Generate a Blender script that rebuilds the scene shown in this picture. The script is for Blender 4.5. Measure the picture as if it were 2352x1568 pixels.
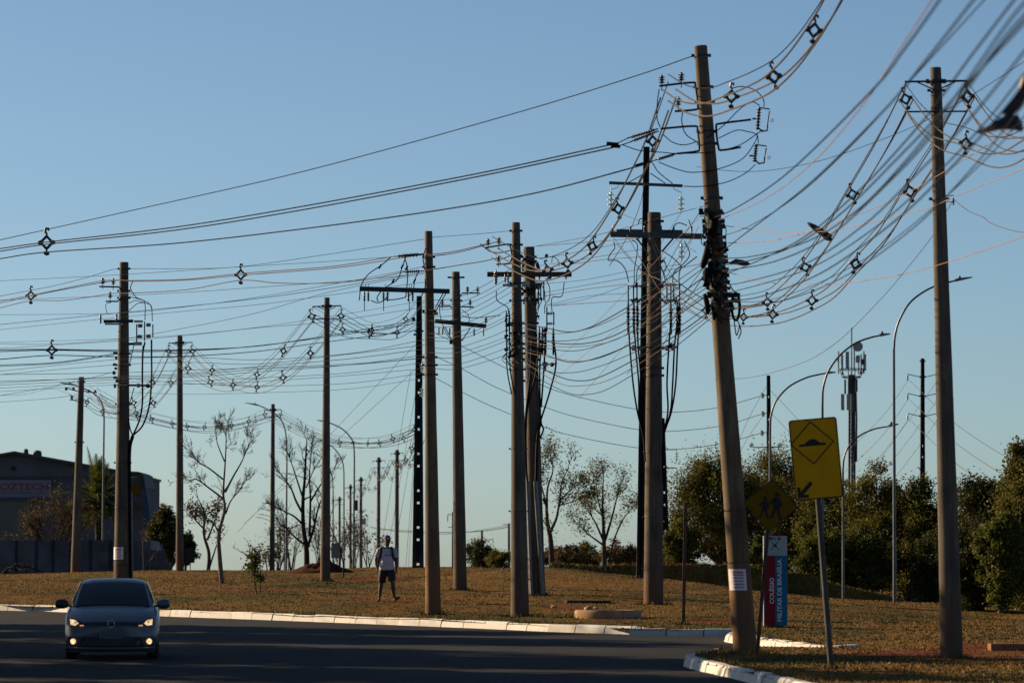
import bpy, bmesh, math, random
import numpy as np
from mathutils import Vector, Matrix, Quaternion, noise
from mathutils.geometry import delaunay_2d_cdt

for o in list(bpy.data.objects):
    bpy.data.objects.remove(o)
scene = bpy.context.scene
COL = scene.collection
random.seed(7)
RNG = np.random.default_rng(7)

# ------------------------------------------------------------------ camera, sky, sun, exposure
CAM_Z = 2.4
FPX = 9800.0                        # focal length in pixels of a 2352 x 1568 frame
CX, CY = 1176.0, 784.0
PITCH = math.atan((1312.0 - CY) / FPX)
SLOPE = 112.0 / FPX                 # the road climbs 1.1 % away from the camera
cam = bpy.data.cameras.new('camera')
cam.sensor_width = 36.0
cam.lens = FPX * 36.0 / 2352.0
cam.clip_start = 0.5
cam.clip_end = 20000
cam.dof.use_dof = True
cam.dof.focus_distance = 110.0
cam.dof.aperture_fstop = 3.6
camo = bpy.data.objects.new('camera', cam)
COL.objects.link(camo)
camo.location = (0, 0, CAM_Z)
camo.rotation_euler = (math.pi / 2 + PITCH, 0, 0)
scene.camera = camo

SUN_EL = math.radians(21)
SUN_BEHIND = math.radians(28)       # the sun stands left of the view and a little beyond it
sun_dir = Vector((-math.cos(SUN_BEHIND) * math.cos(SUN_EL), math.sin(SUN_BEHIND) * math.cos(SUN_EL), math.sin(SUN_EL)))
world = bpy.data.worlds.new('World')
scene.world = world
world.use_nodes = True
wn = world.node_tree.nodes
wl = world.node_tree.links
sky = wn.new('ShaderNodeTexSky')
sky.sky_type = 'NISHITA'
sky.sun_disc = False
sky.sun_elevation = SUN_EL
sky.sun_rotation = math.atan2(sun_dir.x, sun_dir.y)
sky.altitude = 1100
sky.air_density = 0.7
sky.dust_density = 1.5
sky.ozone_density = 3.0
wn['Background'].inputs['Strength'].default_value = 0.0535
balance = wn.new('ShaderNodeMix')          # one cool white balance over the whole sky
balance.data_type = 'RGBA'; balance.blend_type = 'MULTIPLY'
balance.inputs[0].default_value = 1.0
balance.inputs[7].default_value = (0.98, 1.035, 0.975, 1)
wl.new(sky.outputs[0], balance.inputs[6])
wl.new(balance.outputs[2], wn['Background'].inputs['Color'])

sun = bpy.data.lights.new('sun', 'SUN')
sun.energy = 5.0
sun.angle = math.radians(0.53)
sun.color = (1.0, 0.74, 0.45)
suno = bpy.data.objects.new('sun', sun)
COL.objects.link(suno)
suno.rotation_euler = sun_dir.to_track_quat('Z', 'Y').to_euler()

scene.view_settings.view_transform = 'Standard'
scene.view_settings.look = 'None'
scene.view_settings.exposure = 0.9
scene.view_settings.gamma = 1.0
scene.cycles.use_denoising = True
scene.cycles.max_bounces = 6
scene.cycles.transparent_max_bounces = 8

# ------------------------------------------------------------------ photograph point -> place
_up = Vector((0, -math.sin(PITCH), math.cos(PITCH)))
_fw = Vector((0, math.cos(PITCH), math.sin(PITCH)))
def ray(px, py):
    return Vector((1, 0, 0)) * ((px - CX) / FPX) + _up * ((CY - py) / FPX) + _fw
def at(px, py, Y):
    d = ray(px, py)
    return Vector((0, 0, CAM_Z)) + d * (Y / d.y)
def on_road(px, py, g=0.0):
    d = ray(px, py)
    t = (CAM_Z - g) / (SLOPE * d.y - d.z)
    return Vector((0, 0, CAM_Z)) + d * t
def ppm(Y):
    return FPX / Y                  # pixels per metre at depth Y

# ------------------------------------------------------------------ mesh building
class MB:
    def __init__(s):
        s.v = []; s.f = []
    def add(s, v, f):
        n = len(s.v)
        s.v += [tuple(p) for p in v]
        s.f += [tuple(i + n for i in q) for q in f]
        return s
    def box(s, c, d, rot=None):
        c = Vector(c); h = [x / 2 for x in d]
        vs = [Vector((a * h[0], b * h[1], e * h[2])) for a in (-1, 1) for b in (-1, 1) for e in (-1, 1)]
        if rot is not None:
            vs = [rot @ v for v in vs]
        return s.add([c + v for v in vs], [(0, 1, 3, 2), (4, 6, 7, 5), (0, 4, 5, 1), (2, 3, 7, 6), (0, 2, 6, 4), (1, 5, 7, 3)])
    def beam(s, a, b, w, h, up=(0, 0, 1)):
        a, b = Vector(a), Vector(b); t = (b - a)
        L = t.length; t.normalize(); u = Vector(up)
        if abs(t.dot(u)) > .98: u = Vector((0, 1, 0))
        r = t.cross(u).normalized(); u = r.cross(t)
        M = Matrix((r, t, u)).transposed()
        return s.box((a + b) / 2, (w, L, h), M)
    def tube(s, pts, r, n=8, cap=True):
        pts = [Vector(p) for p in pts]
        m = len(pts)
        rs = [r] * m if not hasattr(r, '__len__') else list(r)
        t0 = (pts[1] - pts[0]).normalized()
        ref = Vector((0, 0, 1)) if abs(t0.z) < .9 else Vector((0, 1, 0))
        a = t0.cross(ref).normalized()
        vs = []; fs = []
        for i in range(m):
            t = (pts[min(i + 1, m - 1)] - pts[max(i - 1, 0)])
            if t.length < 1e-9: t = t0
            t = t.normalized()
            a = (a - t * a.dot(t)); a.normalize()
            b = t.cross(a)
            for k in range(n):
                w = 2 * math.pi * k / n
                vs.append(pts[i] + (a * math.cos(w) + b * math.sin(w)) * rs[i])
        for i in range(m - 1):
            for k in range(n):
                k2 = (k + 1) % n
                fs.append((i * n + k, i * n + k2, (i + 1) * n + k2, (i + 1) * n + k))
        if cap:
            fs.append(tuple(range(n - 1, -1, -1)))
            fs.append(tuple((m - 1) * n + k for k in range(n)))
        return s.add(vs, fs)
    def lathe(s, prof, base=(0, 0, 0), axis=(0, 0, 1), n=12):
        base = Vector(base); ax = Vector(axis).normalized()
        ref = Vector((1, 0, 0)) if abs(ax.x) < .9 else Vector((0, 1, 0))
        a = ax.cross(ref).normalized(); b = ax.cross(a)
        vs = []; fs = []
        for r, z in prof:
            for k in range(n):
                w = 2 * math.pi * k / n
                vs.append(base + ax * z + (a * math.cos(w) + b * math.sin(w)) * max(r, 1e-4))
        m = len(prof)
        for i in range(m - 1):
            for k in range(n):
                k2 = (k + 1) % n
                fs.append((i * n + k, i * n + k2, (i + 1) * n + k2, (i + 1) * n + k))
        fs.append(tuple(range(n - 1, -1, -1)))
        fs.append(tuple((m - 1) * n + k for k in range(n)))
        return s.add(vs, fs)
    def prism(s, poly, y0, y1):
        """poly in x-z, extruded along y"""
        n = len(poly)
        vs = [(x, y0, z) for x, z in poly] + [(x, y1, z) for x, z in poly]
        fs = [tuple(range(n)), tuple(range(2 * n - 1, n - 1, -1))]
        fs += [(i, i + n, (i + 1) % n + n, (i + 1) % n) for i in range(n)]
        return s.add(vs, fs)
    def mesh(s, name, mat, smooth=True, origin=None):
        me = bpy.data.meshes.new(name)
        v = s.v
        if origin is not None:
            o = Vector(origin)
            v = [tuple(Vector(p) - o) for p in v]
        me.from_pydata(v, [], s.f)
        me.materials.append(mat)
        if smooth:
            me.polygons.foreach_set('use_smooth', [True] * len(me.polygons))
            me.set_sharp_from_angle(angle=math.radians(42))
        return me

def link(name, data, parent=None, loc=(0, 0, 0)):
    o = bpy.data.objects.new(name, data)
    COL.objects.link(o)
    o.location = loc
    if parent is not None:
        o.parent = parent
    return o
def tag(o, label, cat, group=None, kind=None):
    if label: o['label'] = label
    if cat: o['category'] = cat
    if group: o['group'] = group
    if kind: o['kind'] = kind
    return o
def thing(name, loc, label, cat, group=None):
    o = link(name, None, None, loc)
    o.empty_display_size = .2
    return tag(o, label, cat, group)
def part(name, mb, mat, parent, smooth=True):
    """mb in world coordinates; parent is an unrotated thing or a part of one"""
    org = Vector((0, 0, 0)); p = parent
    while p is not None:
        org += p.location; p = p.parent
    return link(name, mb.mesh(name, mat, smooth, org), parent)
def solo(name, mb, mat, label, cat, group=None, smooth=True, kind=None):
    c = Vector((0, 0, 0))
    if mb.v:
        a = np.array(mb.v); c = Vector((float(a[:, 0].mean()), float(a[:, 1].mean()), float(a[:, 2].min())))
    o = link(name, mb.mesh(name, mat, smooth, c), None, c)
    return tag(o, label, cat, group, kind)
def put(name, me, parent, p, s=1.0, rot=None):
    """a shared mesh at world point p under an unrotated parent"""
    org = Vector((0, 0, 0)); q = parent
    while q is not None:
        org += q.location; q = q.parent
    o = link(name, me, parent, Vector(p) - org)
    o.scale = (s, s, s) if not hasattr(s, '__len__') else s
    if rot is not None:
        o.rotation_mode = 'QUATERNION'; o.rotation_quaternion = rot
    return o
def spline(pts, k=8):
    """Catmull-Rom through pts (any dimension)"""
    pts = [Vector(p) for p in pts]
    if len(pts) < 3:
        return [pts[0].lerp(pts[-1], i / (k * 2)) for i in range(k * 2 + 1)]
    q = [pts[0] * 2 - pts[1]] + pts + [pts[-1] * 2 - pts[-2]]
    out = []
    for i in range(1, len(q) - 2):
        a, b, c, d = q[i - 1], q[i], q[i + 1], q[i + 2]
        for j in range(k):
            t = j / k
            out.append(0.5 * ((2 * b) + (c - a) * t + (2 * a - 5 * b + 4 * c - d) * t * t + (3 * b - a - 3 * c + d) * t ** 3))
    out.append(pts[-1])
    return out

# ------------------------------------------------------------------ materials
def mat_new(name):
    m = bpy.data.materials.new(name)
    m.use_nodes = True
    nt = m.node_tree
    return m, nt, nt.nodes['Principled BSDF']
def nd(nt, kind, **kw):
    n = nt.nodes.new(kind)
    for k, v in kw.items():
        if k in n.inputs: n.inputs[k].default_value = v
        else: setattr(n, k, v)
    return n
def ramp(nt, fac, stops):
    r = nt.nodes.new('ShaderNodeValToRGB')
    while len(r.color_ramp.elements) < len(stops): r.color_ramp.elements.new(.5)
    for e, (p, c) in zip(r.color_ramp.elements, stops):
        e.position = p; e.color = (*c, 1) if len(c) == 3 else c
    nt.links.new(fac, r.inputs['Fac'])
    return r.outputs['Color']
def mixc(nt, fac, a, b, mode='MIX'):
    n = nt.nodes.new('ShaderNodeMix'); n.data_type = 'RGBA'; n.blend_type = mode
    for i, x in ((0, fac), (6, a), (7, b)):
        if hasattr(x, 'is_linked'): nt.links.new(x, n.inputs[i])
        elif i == 0: n.inputs[0].default_value = x
        else: n.inputs[i].default_value = (*x, 1)
    return n.outputs[2]
def noise_fac(nt, scale, detail=4, vec=None, rough=.55, stretch=None, world=True):
    t = nd(nt, 'ShaderNodeTexNoise', Scale=scale, Detail=detail, Roughness=rough)
    if world:
        g = nt.nodes.new('ShaderNodeNewGeometry'); src = g.outputs['Position']
    else:
        src = nt.nodes.new('ShaderNodeTexCoord').outputs['Object']
    if stretch:
        mp = nt.nodes.new('ShaderNodeMapping'); mp.inputs['Scale'].default_value = stretch
        nt.links.new(src, mp.inputs['Vector']); src = mp.outputs['Vector']
    nt.links.new(src, t.inputs['Vector'])
    return t.outputs['Fac']
def bump(nt, b, h, strength=.3, dist=.02):
    n = nd(nt, 'ShaderNodeBump', Strength=strength, Distance=dist)
    nt.links.new(h, n.inputs['Height']); nt.links.new(n.outputs['Normal'], b.inputs['Normal'])
def simple(name, col, rough=.6, metal=0.0, var=.25, scale=6.0, spec=.5, bumps=0.0, coat=0.0):
    m, nt, b = mat_new(name)
    f = noise_fac(nt, scale, 5)
    d = tuple(c * (1 - var) for c in col); e = tuple(min(1, c * (1 + var)) for c in col)
    nt.links.new(ramp(nt, f, [(.3, d), (.7, e)]), b.inputs['Base Color'])
    b.inputs['Roughness'].default_value = rough
    b.inputs['Metallic'].default_value = metal
    b.inputs['Specular IOR Level'].default_value = spec
    b.inputs['Coat Weight'].default_value = coat
    if bumps: bump(nt, b, f, bumps)
    return m
MT = {}
def concrete(name, base, dust=(.11, .05, .027), dust_h=1.6, streak=True):
    m, nt, b = mat_new(name)
    f1 = noise_fac(nt, 1.3, 5, world=True)
    f2 = noise_fac(nt, 14, 4, stretch=(1, 1, .07))
    f3 = noise_fac(nt, 60, 3)
    c = ramp(nt, f1, [(.3, tuple(x * .72 for x in base)), (.7, tuple(x * 1.2 for x in base))])
    c = mixc(nt, .75, c, ramp(nt, f2, [(.28, (.40, .40, .42)), (.72, (1.25, 1.2, 1.12))]), 'MULTIPLY')
    f4 = noise_fac(nt, 5, 5, stretch=(1, 1, .35), rough=.7)
    c = mixc(nt, ramp(nt, f4, [(.56, (0,) * 3), (.70, (.65,) * 3)]), c, tuple(x * .35 for x in base))
    c = mixc(nt, .35, c, ramp(nt, f3, [(.3, (.6, .6, .6)), (.7, (1.2, 1.2, 1.2))]), 'MULTIPLY')
    # splashed laterite on the lowest stretch (z of the object's own frame)
    oc = nt.nodes.new('ShaderNodeTexCoord'); sx = nt.nodes.new('ShaderNodeSeparateXYZ')
    nt.links.new(oc.outputs['Object'], sx.inputs[0])
    mr = nd(nt, 'ShaderNodeMapRange'); mr.inputs['From Min'].default_value = dust_h; mr.inputs['From Max'].default_value = 0.0
    nt.links.new(sx.outputs['Z'], mr.inputs['Value'])
    mm = nd(nt, 'ShaderNodeMath', operation='MULTIPLY'); nt.links.new(mr.outputs[0], mm.inputs[0])
    nt.links.new(ramp(nt, f1, [(.3, (.25,) * 3), (.65, (1,) * 3)]), mm.inputs[1])
    c = mixc(nt, mm.outputs[0], c, dust)
    nt.links.new(c, b.inputs['Base Color'])
    b.inputs['Roughness'].default_value = .9
    b.inputs['Specular IOR Level'].default_value = .2
    bump(nt, b, f3, .35, .01)
    return m
MT['concrete'] = concrete('pole_concrete', (.118, .102, .084))
MT['concrete_warm'] = concrete('pole_concrete_warm', (.165, .125, .085), dust=(.19, .078, .033), dust_h=2.6)
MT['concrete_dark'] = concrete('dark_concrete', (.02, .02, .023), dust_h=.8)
MT['concrete_plain'] = simple('cast_concrete', (.31, .195, .115), .9, var=.3, scale=4, spec=.2, bumps=.3)
MT['steel'] = simple('galvanised_steel', (.06, .063, .068), .5, .5, .3, 20)
MT['steel_dark'] = simple('dark_bracket_steel', (.026, .026, .03), .55, .3, .3, 20)
MT['rusty_steel'] = simple('rusty_steel', (.075, .036, .022), .8, .1, .45, 12)
MT['pipe'] = simple('galvanised_conduit', (.12, .135, .145), .42, .6, .3, 9)
MT['lamp_pole'] = simple('lamp_post_steel', (.085, .09, .10), .45, .5, .2, 4)
MT['cable_pale'] = simple('weathered_cable_sheath', (.085, .068, .057), .8, 0, .25, 3, .08)
MT['cable_dark'] = simple('dark_cable', (.012, .014, .018), .85, 0, .3, 3, .05)
MT['cable_black'] = simple('black_cable', (.006, .006, .007), .7, 0, .2, 3, .1)
MT['cable_red'] = simple('bare_copper_line', (.25, .12, .075), .5, .2, .15, 2)
MT['porcelain'] = simple('brown_porcelain', (.06, .035, .03), .25, 0, .3, 15)
MT['grey_porcelain'] = simple('grey_porcelain', (.16, .18, .21), .3, 0, .2, 15)
MT['polymer'] = simple('spacer_polymer', (.03, .031, .034), .5, 0, .3, 15)
MT['plate_white'] = simple('pale_plate', (.38, .37, .33), .6, 0, .15, 8)
MT['yellow_tag'] = simple('yellow_tag', (.42, .26, .02), .6, 0, .15, 8)
MT['rubber_black'] = simple('black_plastic', (.007, .007, .008), .8, 0, .3, 8, .15)
m, nt, b = mat_new('green_glass')
b.inputs['Base Color'].default_value = (.45, .62, .52, 1); b.inputs['Roughness'].default_value = .08
b.inputs['Transmission Weight'].default_value = .6; MT['glass'] = m
# ------------------------------------------------------------------ terrain
SAMPLES = []
def smp(px, py, Y):
    p = at(px, py, Y); SAMPLES.append((p.x, p.y, p.z - SLOPE * p.y))
BX = [1262, 1330, 1420, 1500, 1580, 1650, 1740, 1810, 1870, 1915, 1980, 2047, 2110, 2160]
BC = [1298, 1297, 1298, 1297.5, 1296, 1296, 1301, 1314, 1327, 1341, 1356, 1372, 1390, 1410]
BF = [1299.5, 1306, 1318, 1327, 1335, 1344, 1357, 1366, 1372, 1377, 1383, 1391, 1401, 1412]
BANK = ([(x, y, 135.6 + .15 * i) for i, (x, y) in enumerate(zip(BX, BC))], [(x, y, 135.0 + .15 * i) for i, (x, y) in enumerate(zip(BX, BF))])
for a in BANK[1] + [(281, 1364, 125), (413, 1311, 172), (173, 1312, 196), (748, 1335, 143), (960, 1303, 173), (995, 1410, 102.7), (1057, 1356, 125),
          (1194, 1415, 100.3), (1235, 1367, 117), (1470, 1328, 133), (1502, 1388, 109.5), (890, 1380, 111), (508, 1340, 140), (588, 1360, 125),
          (1568, 1434, 94), (1780, 1439, 92), (2352, 1434, 100), (2250, 1427, 103),
          (2186, 1510, 71), (1911, 1532, 66), (1735, 1503, 73.2), (2352, 1568, 61), (0, 1318, 195), (600, 1308, 182), (1170, 1299, 195),
          (100, 1330, 165), (0, 1350, 140), (1400, 1415, 100), (1650, 1400, 105), (2000, 1440, 92), (2150, 1470, 80)]:
    smp(*a)
SAMPLES += [(-40, 140, .15), (-40, 200, .1), (30, 60, .05), (30, 100, -.1), (40, 140, -.4), (20, 140, -.2), (14, 160, .1), (9, 170, .4), (45, 200, -.6), (-20, 125, .2)]

KA = [on_road(x, y) for x, y in [(0, 1401), (144, 1405), (365, 1414), (588, 1422), (860, 1432.5), (1139, 1444), (1252, 1449.5), (1400, 1454.5), (1480, 1457)]]
KA = [Vector((-58, 157, 0)), Vector((-38, 137.5, 0)), Vector((-24, 125, 0))] + KA
KB = [on_road(1444, 1459.5), on_road(1560, 1460), on_road(1700, 1460.5)]
KC = [on_road(1690, 1464), on_road(1668, 1473), on_road(1740, 1483), on_road(1845, 1497), on_road(1912, 1503.5), on_road(1985, 1501)]
KD = [on_road(1735, 1499), on_road(1640, 1509), on_road(1574, 1525), on_road(1598, 1537), on_road(1660, 1551), on_road(1790, 1583), Vector((4.45, 55, 0)), Vector((5.2, 45, 0)), Vector((6.2, 30, 0)), Vector((7.5, 16, 0))]
def edge(k, inset=.0):
    return [(p.x, p.y) for p in k]
def kerb_samples():
    for k in (KA, KB, KC, KD):
        for p in k: SAMPLES.append((p.x, p.y, .13))
kerb_samples()
_S = np.array(SAMPLES)
CREST = 188.0
def g_of(x, y):
    d2 = (_S[:, 0] - x) ** 2 + ((_S[:, 1] - y) * .55) ** 2 + .25
    w = d2 ** -1.6
    return float((w * _S[:, 2]).sum() / w.sum())
def ground(x, y):
    yy = min(y, CREST)
    z = SLOPE * yy + g_of(x, yy)
    if y > CREST - 14:
        t = y - (CREST - 14)
        z -= min(t, 60) ** 2 * .0006 + max(0, t - 60) * .045
    return z
def foot(px, Y):
    x = (px - CX) / FPX * Y
    return Vector((x, Y, ground(x, Y)))

# ---- ground materials
BARE = [(7.5, 73, 2.4, 4.2), (9.2, 76, 2.2, 3.5), (2.3, 97.6, 1.0, .8), (4.6, 97, .8, 1.8), (1.3, 108, .7, 2), (6.9, 120, 1.6, 2.5), (-4.5, 150, 1.6, 8), (-8, 128, 2.5, 3), (-3, 112, 2, 2)]
GREEN = [(2.0, 95.5, 2.4, 2.0), (4.6, 93, 1.6, 1.6), (-.6, 100, 1.6, 2.5), (5.5, 70, 2.5, 3), (6, 88, 2, 3), (-5.5, 135, 3, 6), (-10, 120, 2, 2.5)]
def spots(nt, L2, n):
    """soft noisy patches at known places on the lawn"""
    g = nt.nodes.new('ShaderNodeNewGeometry'); sx = nt.nodes.new('ShaderNodeSeparateXYZ'); nt.links.new(g.outputs['Position'], sx.inputs[0])
    acc = None
    def mth(op, a, b2):
        k = nt.nodes.new('ShaderNodeMath'); k.operation = op
        for i, q in enumerate((a, b2)):
            if hasattr(q, 'is_linked'): nt.links.new(q, k.inputs[i])
            else: k.inputs[i].default_value = q
        return k.outputs[0]
    for x, y, rx, ry in L2:
        dx = mth('MULTIPLY', mth('SUBTRACT', sx.outputs['X'], x), 1 / rx); dy = mth('MULTIPLY', mth('SUBTRACT', sx.outputs['Y'], y), 1 / ry)
        d = mth('ADD', mth('MULTIPLY', dx, dx), mth('MULTIPLY', dy, dy))
        f = mth('SUBTRACT', 1.0, d); acc = f if acc is None else mth('MAXIMUM', acc, f)
    acc = mth('ADD', acc, mth('MULTIPLY', mth('SUBTRACT', n, .5), 4.0))
    return ramp(nt, acc, [(.1, (0,) * 3), (.6, (.95,) * 3)])
m, nt, b = mat_new('dry_lawn')
n1 = noise_fac(nt, .35, 6, rough=.65, stretch=(1, .35, 1)); n2 = noise_fac(nt, 3.5, 5, stretch=(1, .5, 1)); n3 = noise_fac(nt, 40, 4)
dry = ramp(nt, n2, [(.25, (.082, .042, .012)), (.5, (.132, .075, .019)), (.75, (.180, .112, .032))])
grn = ramp(nt, n2, [(.3, (.035, .034, .008)), (.7, (.078, .068, .017))])
soil = ramp(nt, n3, [(.3, (.085, .022, .009)), (.7, (.155, .046, .018))])
c = mixc(nt, ramp(nt, n1, [(.48, (0,) * 3), (.62, (.75,) * 3)]), dry, grn)
n4 = noise_fac(nt, .8, 6, rough=.7, stretch=(1, .4, 1))
c = mixc(nt, ramp(nt, n4, [(.58, (0,) * 3), (.68, (.85,) * 3)]), c, soil)
c = mixc(nt, spots(nt, GREEN, n4), c, grn)
c = mixc(nt, spots(nt, BARE, n4), c, soil)
c = mixc(nt, .6, c, ramp(nt, n3, [(.25, (.5,) * 3), (.75, (1.35,) * 3)]), 'MULTIPLY')
nt.links.new(c, b.inputs['Base Color']); b.inputs['Roughness'].default_value = .95; b.inputs['Specular IOR Level'].default_value = .05
bump(nt, b, n3, .8, .05)
MT['lawn'] = m
m, nt, b = mat_new('asphalt')
n1 = noise_fac(nt, .25, 4, stretch=(.4, 1, 1)); n2 = noise_fac(nt, 90, 3)
c = ramp(nt, n1, [(.3, (.0085, .0108, .0145)), (.7, (.0165, .018, .0205))])
c = mixc(nt, .7, c, ramp(nt, n2, [(.25, (.45,) * 3), (.8, (1.6,) * 3)]), 'MULTIPLY')
n3 = noise_fac(nt, 1.2, 6, stretch=(.25, .12, 1), rough=.7)
c = mixc(nt, .8, c, ramp(nt, n3, [(.3, (.6,) * 3), (.5, (1,) * 3), (.68, (1.9, 1.8, 1.65))]), 'MULTIPLY')
nt.links.new(c, b.inputs['Base Color']); b.inputs['Roughness'].default_value = .9; b.inputs['Specular IOR Level'].default_value = .12
bump(nt, b, n2, .5, .01)
MT['asphalt'] = m
m, nt, b = mat_new('kerb_whitewash')
n1 = noise_fac(nt, 2.2, 6, rough=.7); n2 = noise_fac(nt, 18, 4)
c = ramp(nt, n1, [(.26, (.22, .19, .16)), (.40, (.46, .445, .42)), (.7, (.54, .525, .505))])
c = mixc(nt, ramp(nt, n2, [(.62, (0,) * 3), (.74, (.55,) * 3)]), c, (.17, .12, .085))
oi = nt.nodes.new('ShaderNodeObjectInfo')
c = mixc(nt, 1.0, c, ramp(nt, oi.outputs['Random'], [(0, (.78, .76, .73)), (.2, (.96,) * 3), (1, (1.06,) * 3)]), 'MULTIPLY')
nt.links.new(c, b.inputs['Base Color']); b.inputs['Roughness'].default_value = .85; bump(nt, b, n2, .35, .02)
MT['kerb'] = m
MT['soil'] = simple('red_soil', (.075, .026, .011), .95, 0, .5, 5, .1, .8)

# ---- one wide sheet reaching past the crest to the horizon
mb = MB()
xs = [-3000, -900, -300, -120, -60, -30, -10, 10, 30, 60, 120, 300, 900, 3000]
ys = [-60, 0, 60, 120, 170, 180, 190, 200, 215, 235, 300, 500, 900, 1800, 4500]
for y in ys:
    for x in xs:
        z = SLOPE * max(y, 0) - .35 if y < 175 else ground(max(-40, min(40, x)), y) - .25
        mb.v.append((x, y, z))
for j in range(len(ys) - 1):
    for i in range(len(xs) - 1):
        k = j * len(xs) + i
        mb.f.append((k, k + 1, k + 1 + len(xs), k + len(xs)))
gr = link('ground', mb.mesh('ground', MT['lawn'])); gr['kind'] = 'structure'
# ---- carriageway
mb = MB()
for y in (10, 60, 90, 120, 150, 170):
    for x in (-80, -30, 0, 9.5):
        mb.v.append((x, y, SLOPE * y))
for j in range(5):
    for i in range(3):
        k = j * 4 + i
        mb.f.append((k, k + 1, k + 5, k + 4))
rd = link('road', mb.mesh('road', MT['asphalt'])); rd['kind'] = 'structure'

# ---- verge: triangulated inside the kerb outline
outline = edge(KA)[:-1] + [(KB[0].x, KB[0].y + .75)] + edge(KB)[:1] + edge(KB)[1:-1] + [(4.72, 90.6)] + edge(KC) + [(6.75, 77.6)] + edge(KD) + [(60, 16), (60, 230), (-58, 230)]
dense = []
for i in range(len(outline)):
    a, b2 = Vector(outline[i]), Vector(outline[(i + 1) % len(outline)])
    n = max(1, int((b2 - a).length / (1.0 if max(a.y, b2.y) < 160 and abs(a.x) < 30 else 6)))
    dense += [a.lerp(b2, k / n) for k in range(n)]
pts = list(dense); ne = len(dense)
yy = 16.0
while yy < 229:
    step = .55 if 60 < yy < 130 else (1.0 if yy < 200 else 3)
    half = yy * .14 + 2
    xx = -57.0
    while xx < 59:
        pts.append(Vector((xx + random.uniform(-.2, .2), yy + random.uniform(-.2, .2))))
        xx += (.55 if abs(xx) < half and yy < 130 else (.9 if abs(xx) < half else 4))
    yy += step
vs, es, fs, _, _, _ = delaunay_2d_cdt(pts, [], [list(range(ne))], 1, 1e-4)
mb = MB()
for p in vs:
    z = ground(p.x, p.y)
    if 61 < p.y < 200: z += .035 * noise.noise(Vector((p.x * .9, p.y * .6, 0))) + .02 * noise.noise(Vector((p.x * 3, p.y * 2, 5)))
    mb.v.append((p.x, p.y, z))
mb.f = [tuple(f) for f in fs]
vg = link('verge', mb.mesh('verge', MT['lawn'])); vg['kind'] = 'structure'
from mathutils.bvhtree import BVHTree
VERGE = BVHTree.FromPolygons(mb.v, mb.f)

# ---- kerbs, stone by stone
def resample(k, step):
    out = []; P = [Vector((p.x, p.y)) for p in k]
    sp = [Vector((p[0], p[1])) for p in spline([(p.x, p.y, 0) for p in P], 10)] if len(P) > 2 else P
    d = 0; out.append(sp[0])
    for a, c2 in zip(sp[:-1], sp[1:]):
        L = (c2 - a).length
        while d + L >= step:
            t = (step - d) / L; a = a.lerp(c2, t); L = (c2 - a).length; out.append(a); d = 0
        d += L
    out.append(sp[-1])
    return out
def kerb(name, k, side, h=.165, w=.16, step=1.0, first=0):
    """side: +1 when the lawn lies on the left of the running direction"""
    ps = resample(k, step)
    root = link(name, None, None, (ps[0].x, ps[0].y, SLOPE * ps[0].y)); root['kind'] = 'structure'
    for a, c2 in zip(ps[:-1], ps[1:]):
        if (c2 - a).length < .15: continue
        t = (c2 - a).normalized(); nrm = Vector((-t.y, t.x)) * side
        a2 = a + t * .012; b2 = c2 - t * .012
        j = random.uniform(-.012, .012); hh = h + random.uniform(-.014, .012)
        prof = [(-.03 + j, -.12), (-.03 + j, .0), (.0 + j, hh - .045), (.035 + j, hh), (w + j, hh + .004), (w + j, -.12)]
        m2 = MB()
        for q in (a2, b2):
            dz = random.uniform(-.006, .006)
            for (o2, z) in prof:
                p = q + nrm * o2
                m2.v.append((p.x, p.y, SLOPE * p.y + z + (dz if z > .1 else 0)))
        n = len(prof)
        m2.f = [(i, (i + 1) % n, (i + 1) % n + n, i + n) for i in range(n)] + [tuple(range(n - 1, -1, -1)), tuple(range(n, 2 * n))]
        part('kerb_stone', m2, MT['kerb'], root, smooth=False)
    return root
kerb('kerb', [p for p in KA[2:]], 1)
kerb('kerb', KB, 1, h=.15, step=.8)
kerb('kerb', KC, 1, h=.16, step=.7)
kerb('kerb', KD[1:8], 1, h=.17, step=.95)

# ---- earth bank behind the lawn, its face turned from the sun
crest, footl = BANK
C3 = spline([at(*p) for p in crest], 5); F3 = spline([at(*p) for p in footl], 5)
mb = MB(); rows = 9
for i, (c3, f3) in enumerate(zip(C3, F3)):
    for r in range(rows):
        if r < 6:
            t = r / 5; e = t * t * (3 - 2 * t)
            p = Vector((f3.x + (c3.x - f3.x) * t, f3.y + (c3.y - f3.y) * t, f3.z - .12 + (c3.z - f3.z + .12) * (e * .6 + t * .4)))
            if 0 < r < 6: p += Vector((0, .25, .10)) * noise.noise(p * .9) + Vector((0, .1, .05)) * noise.noise(p * 3)
        else:
            t = (r - 5) / 3
            p = c3 + Vector((0, 6 * t, -1.6 * t * t)) + Vector((0, 0, .08)) * noise.noise(c3 * 1.1 + Vector((0, 6 * t, 0)))
        mb.v.append(tuple(p))
for i in range(len(C3) - 1):
    for r in range(rows - 1):
        k = i * rows + r
        mb.f.append((k, k + rows, k + rows + 1, k + 1))
bk = link('earth_bank_terrain', mb.mesh('earth_bank_terrain', MT['lawn'])); bk['kind'] = 'structure'

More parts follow.
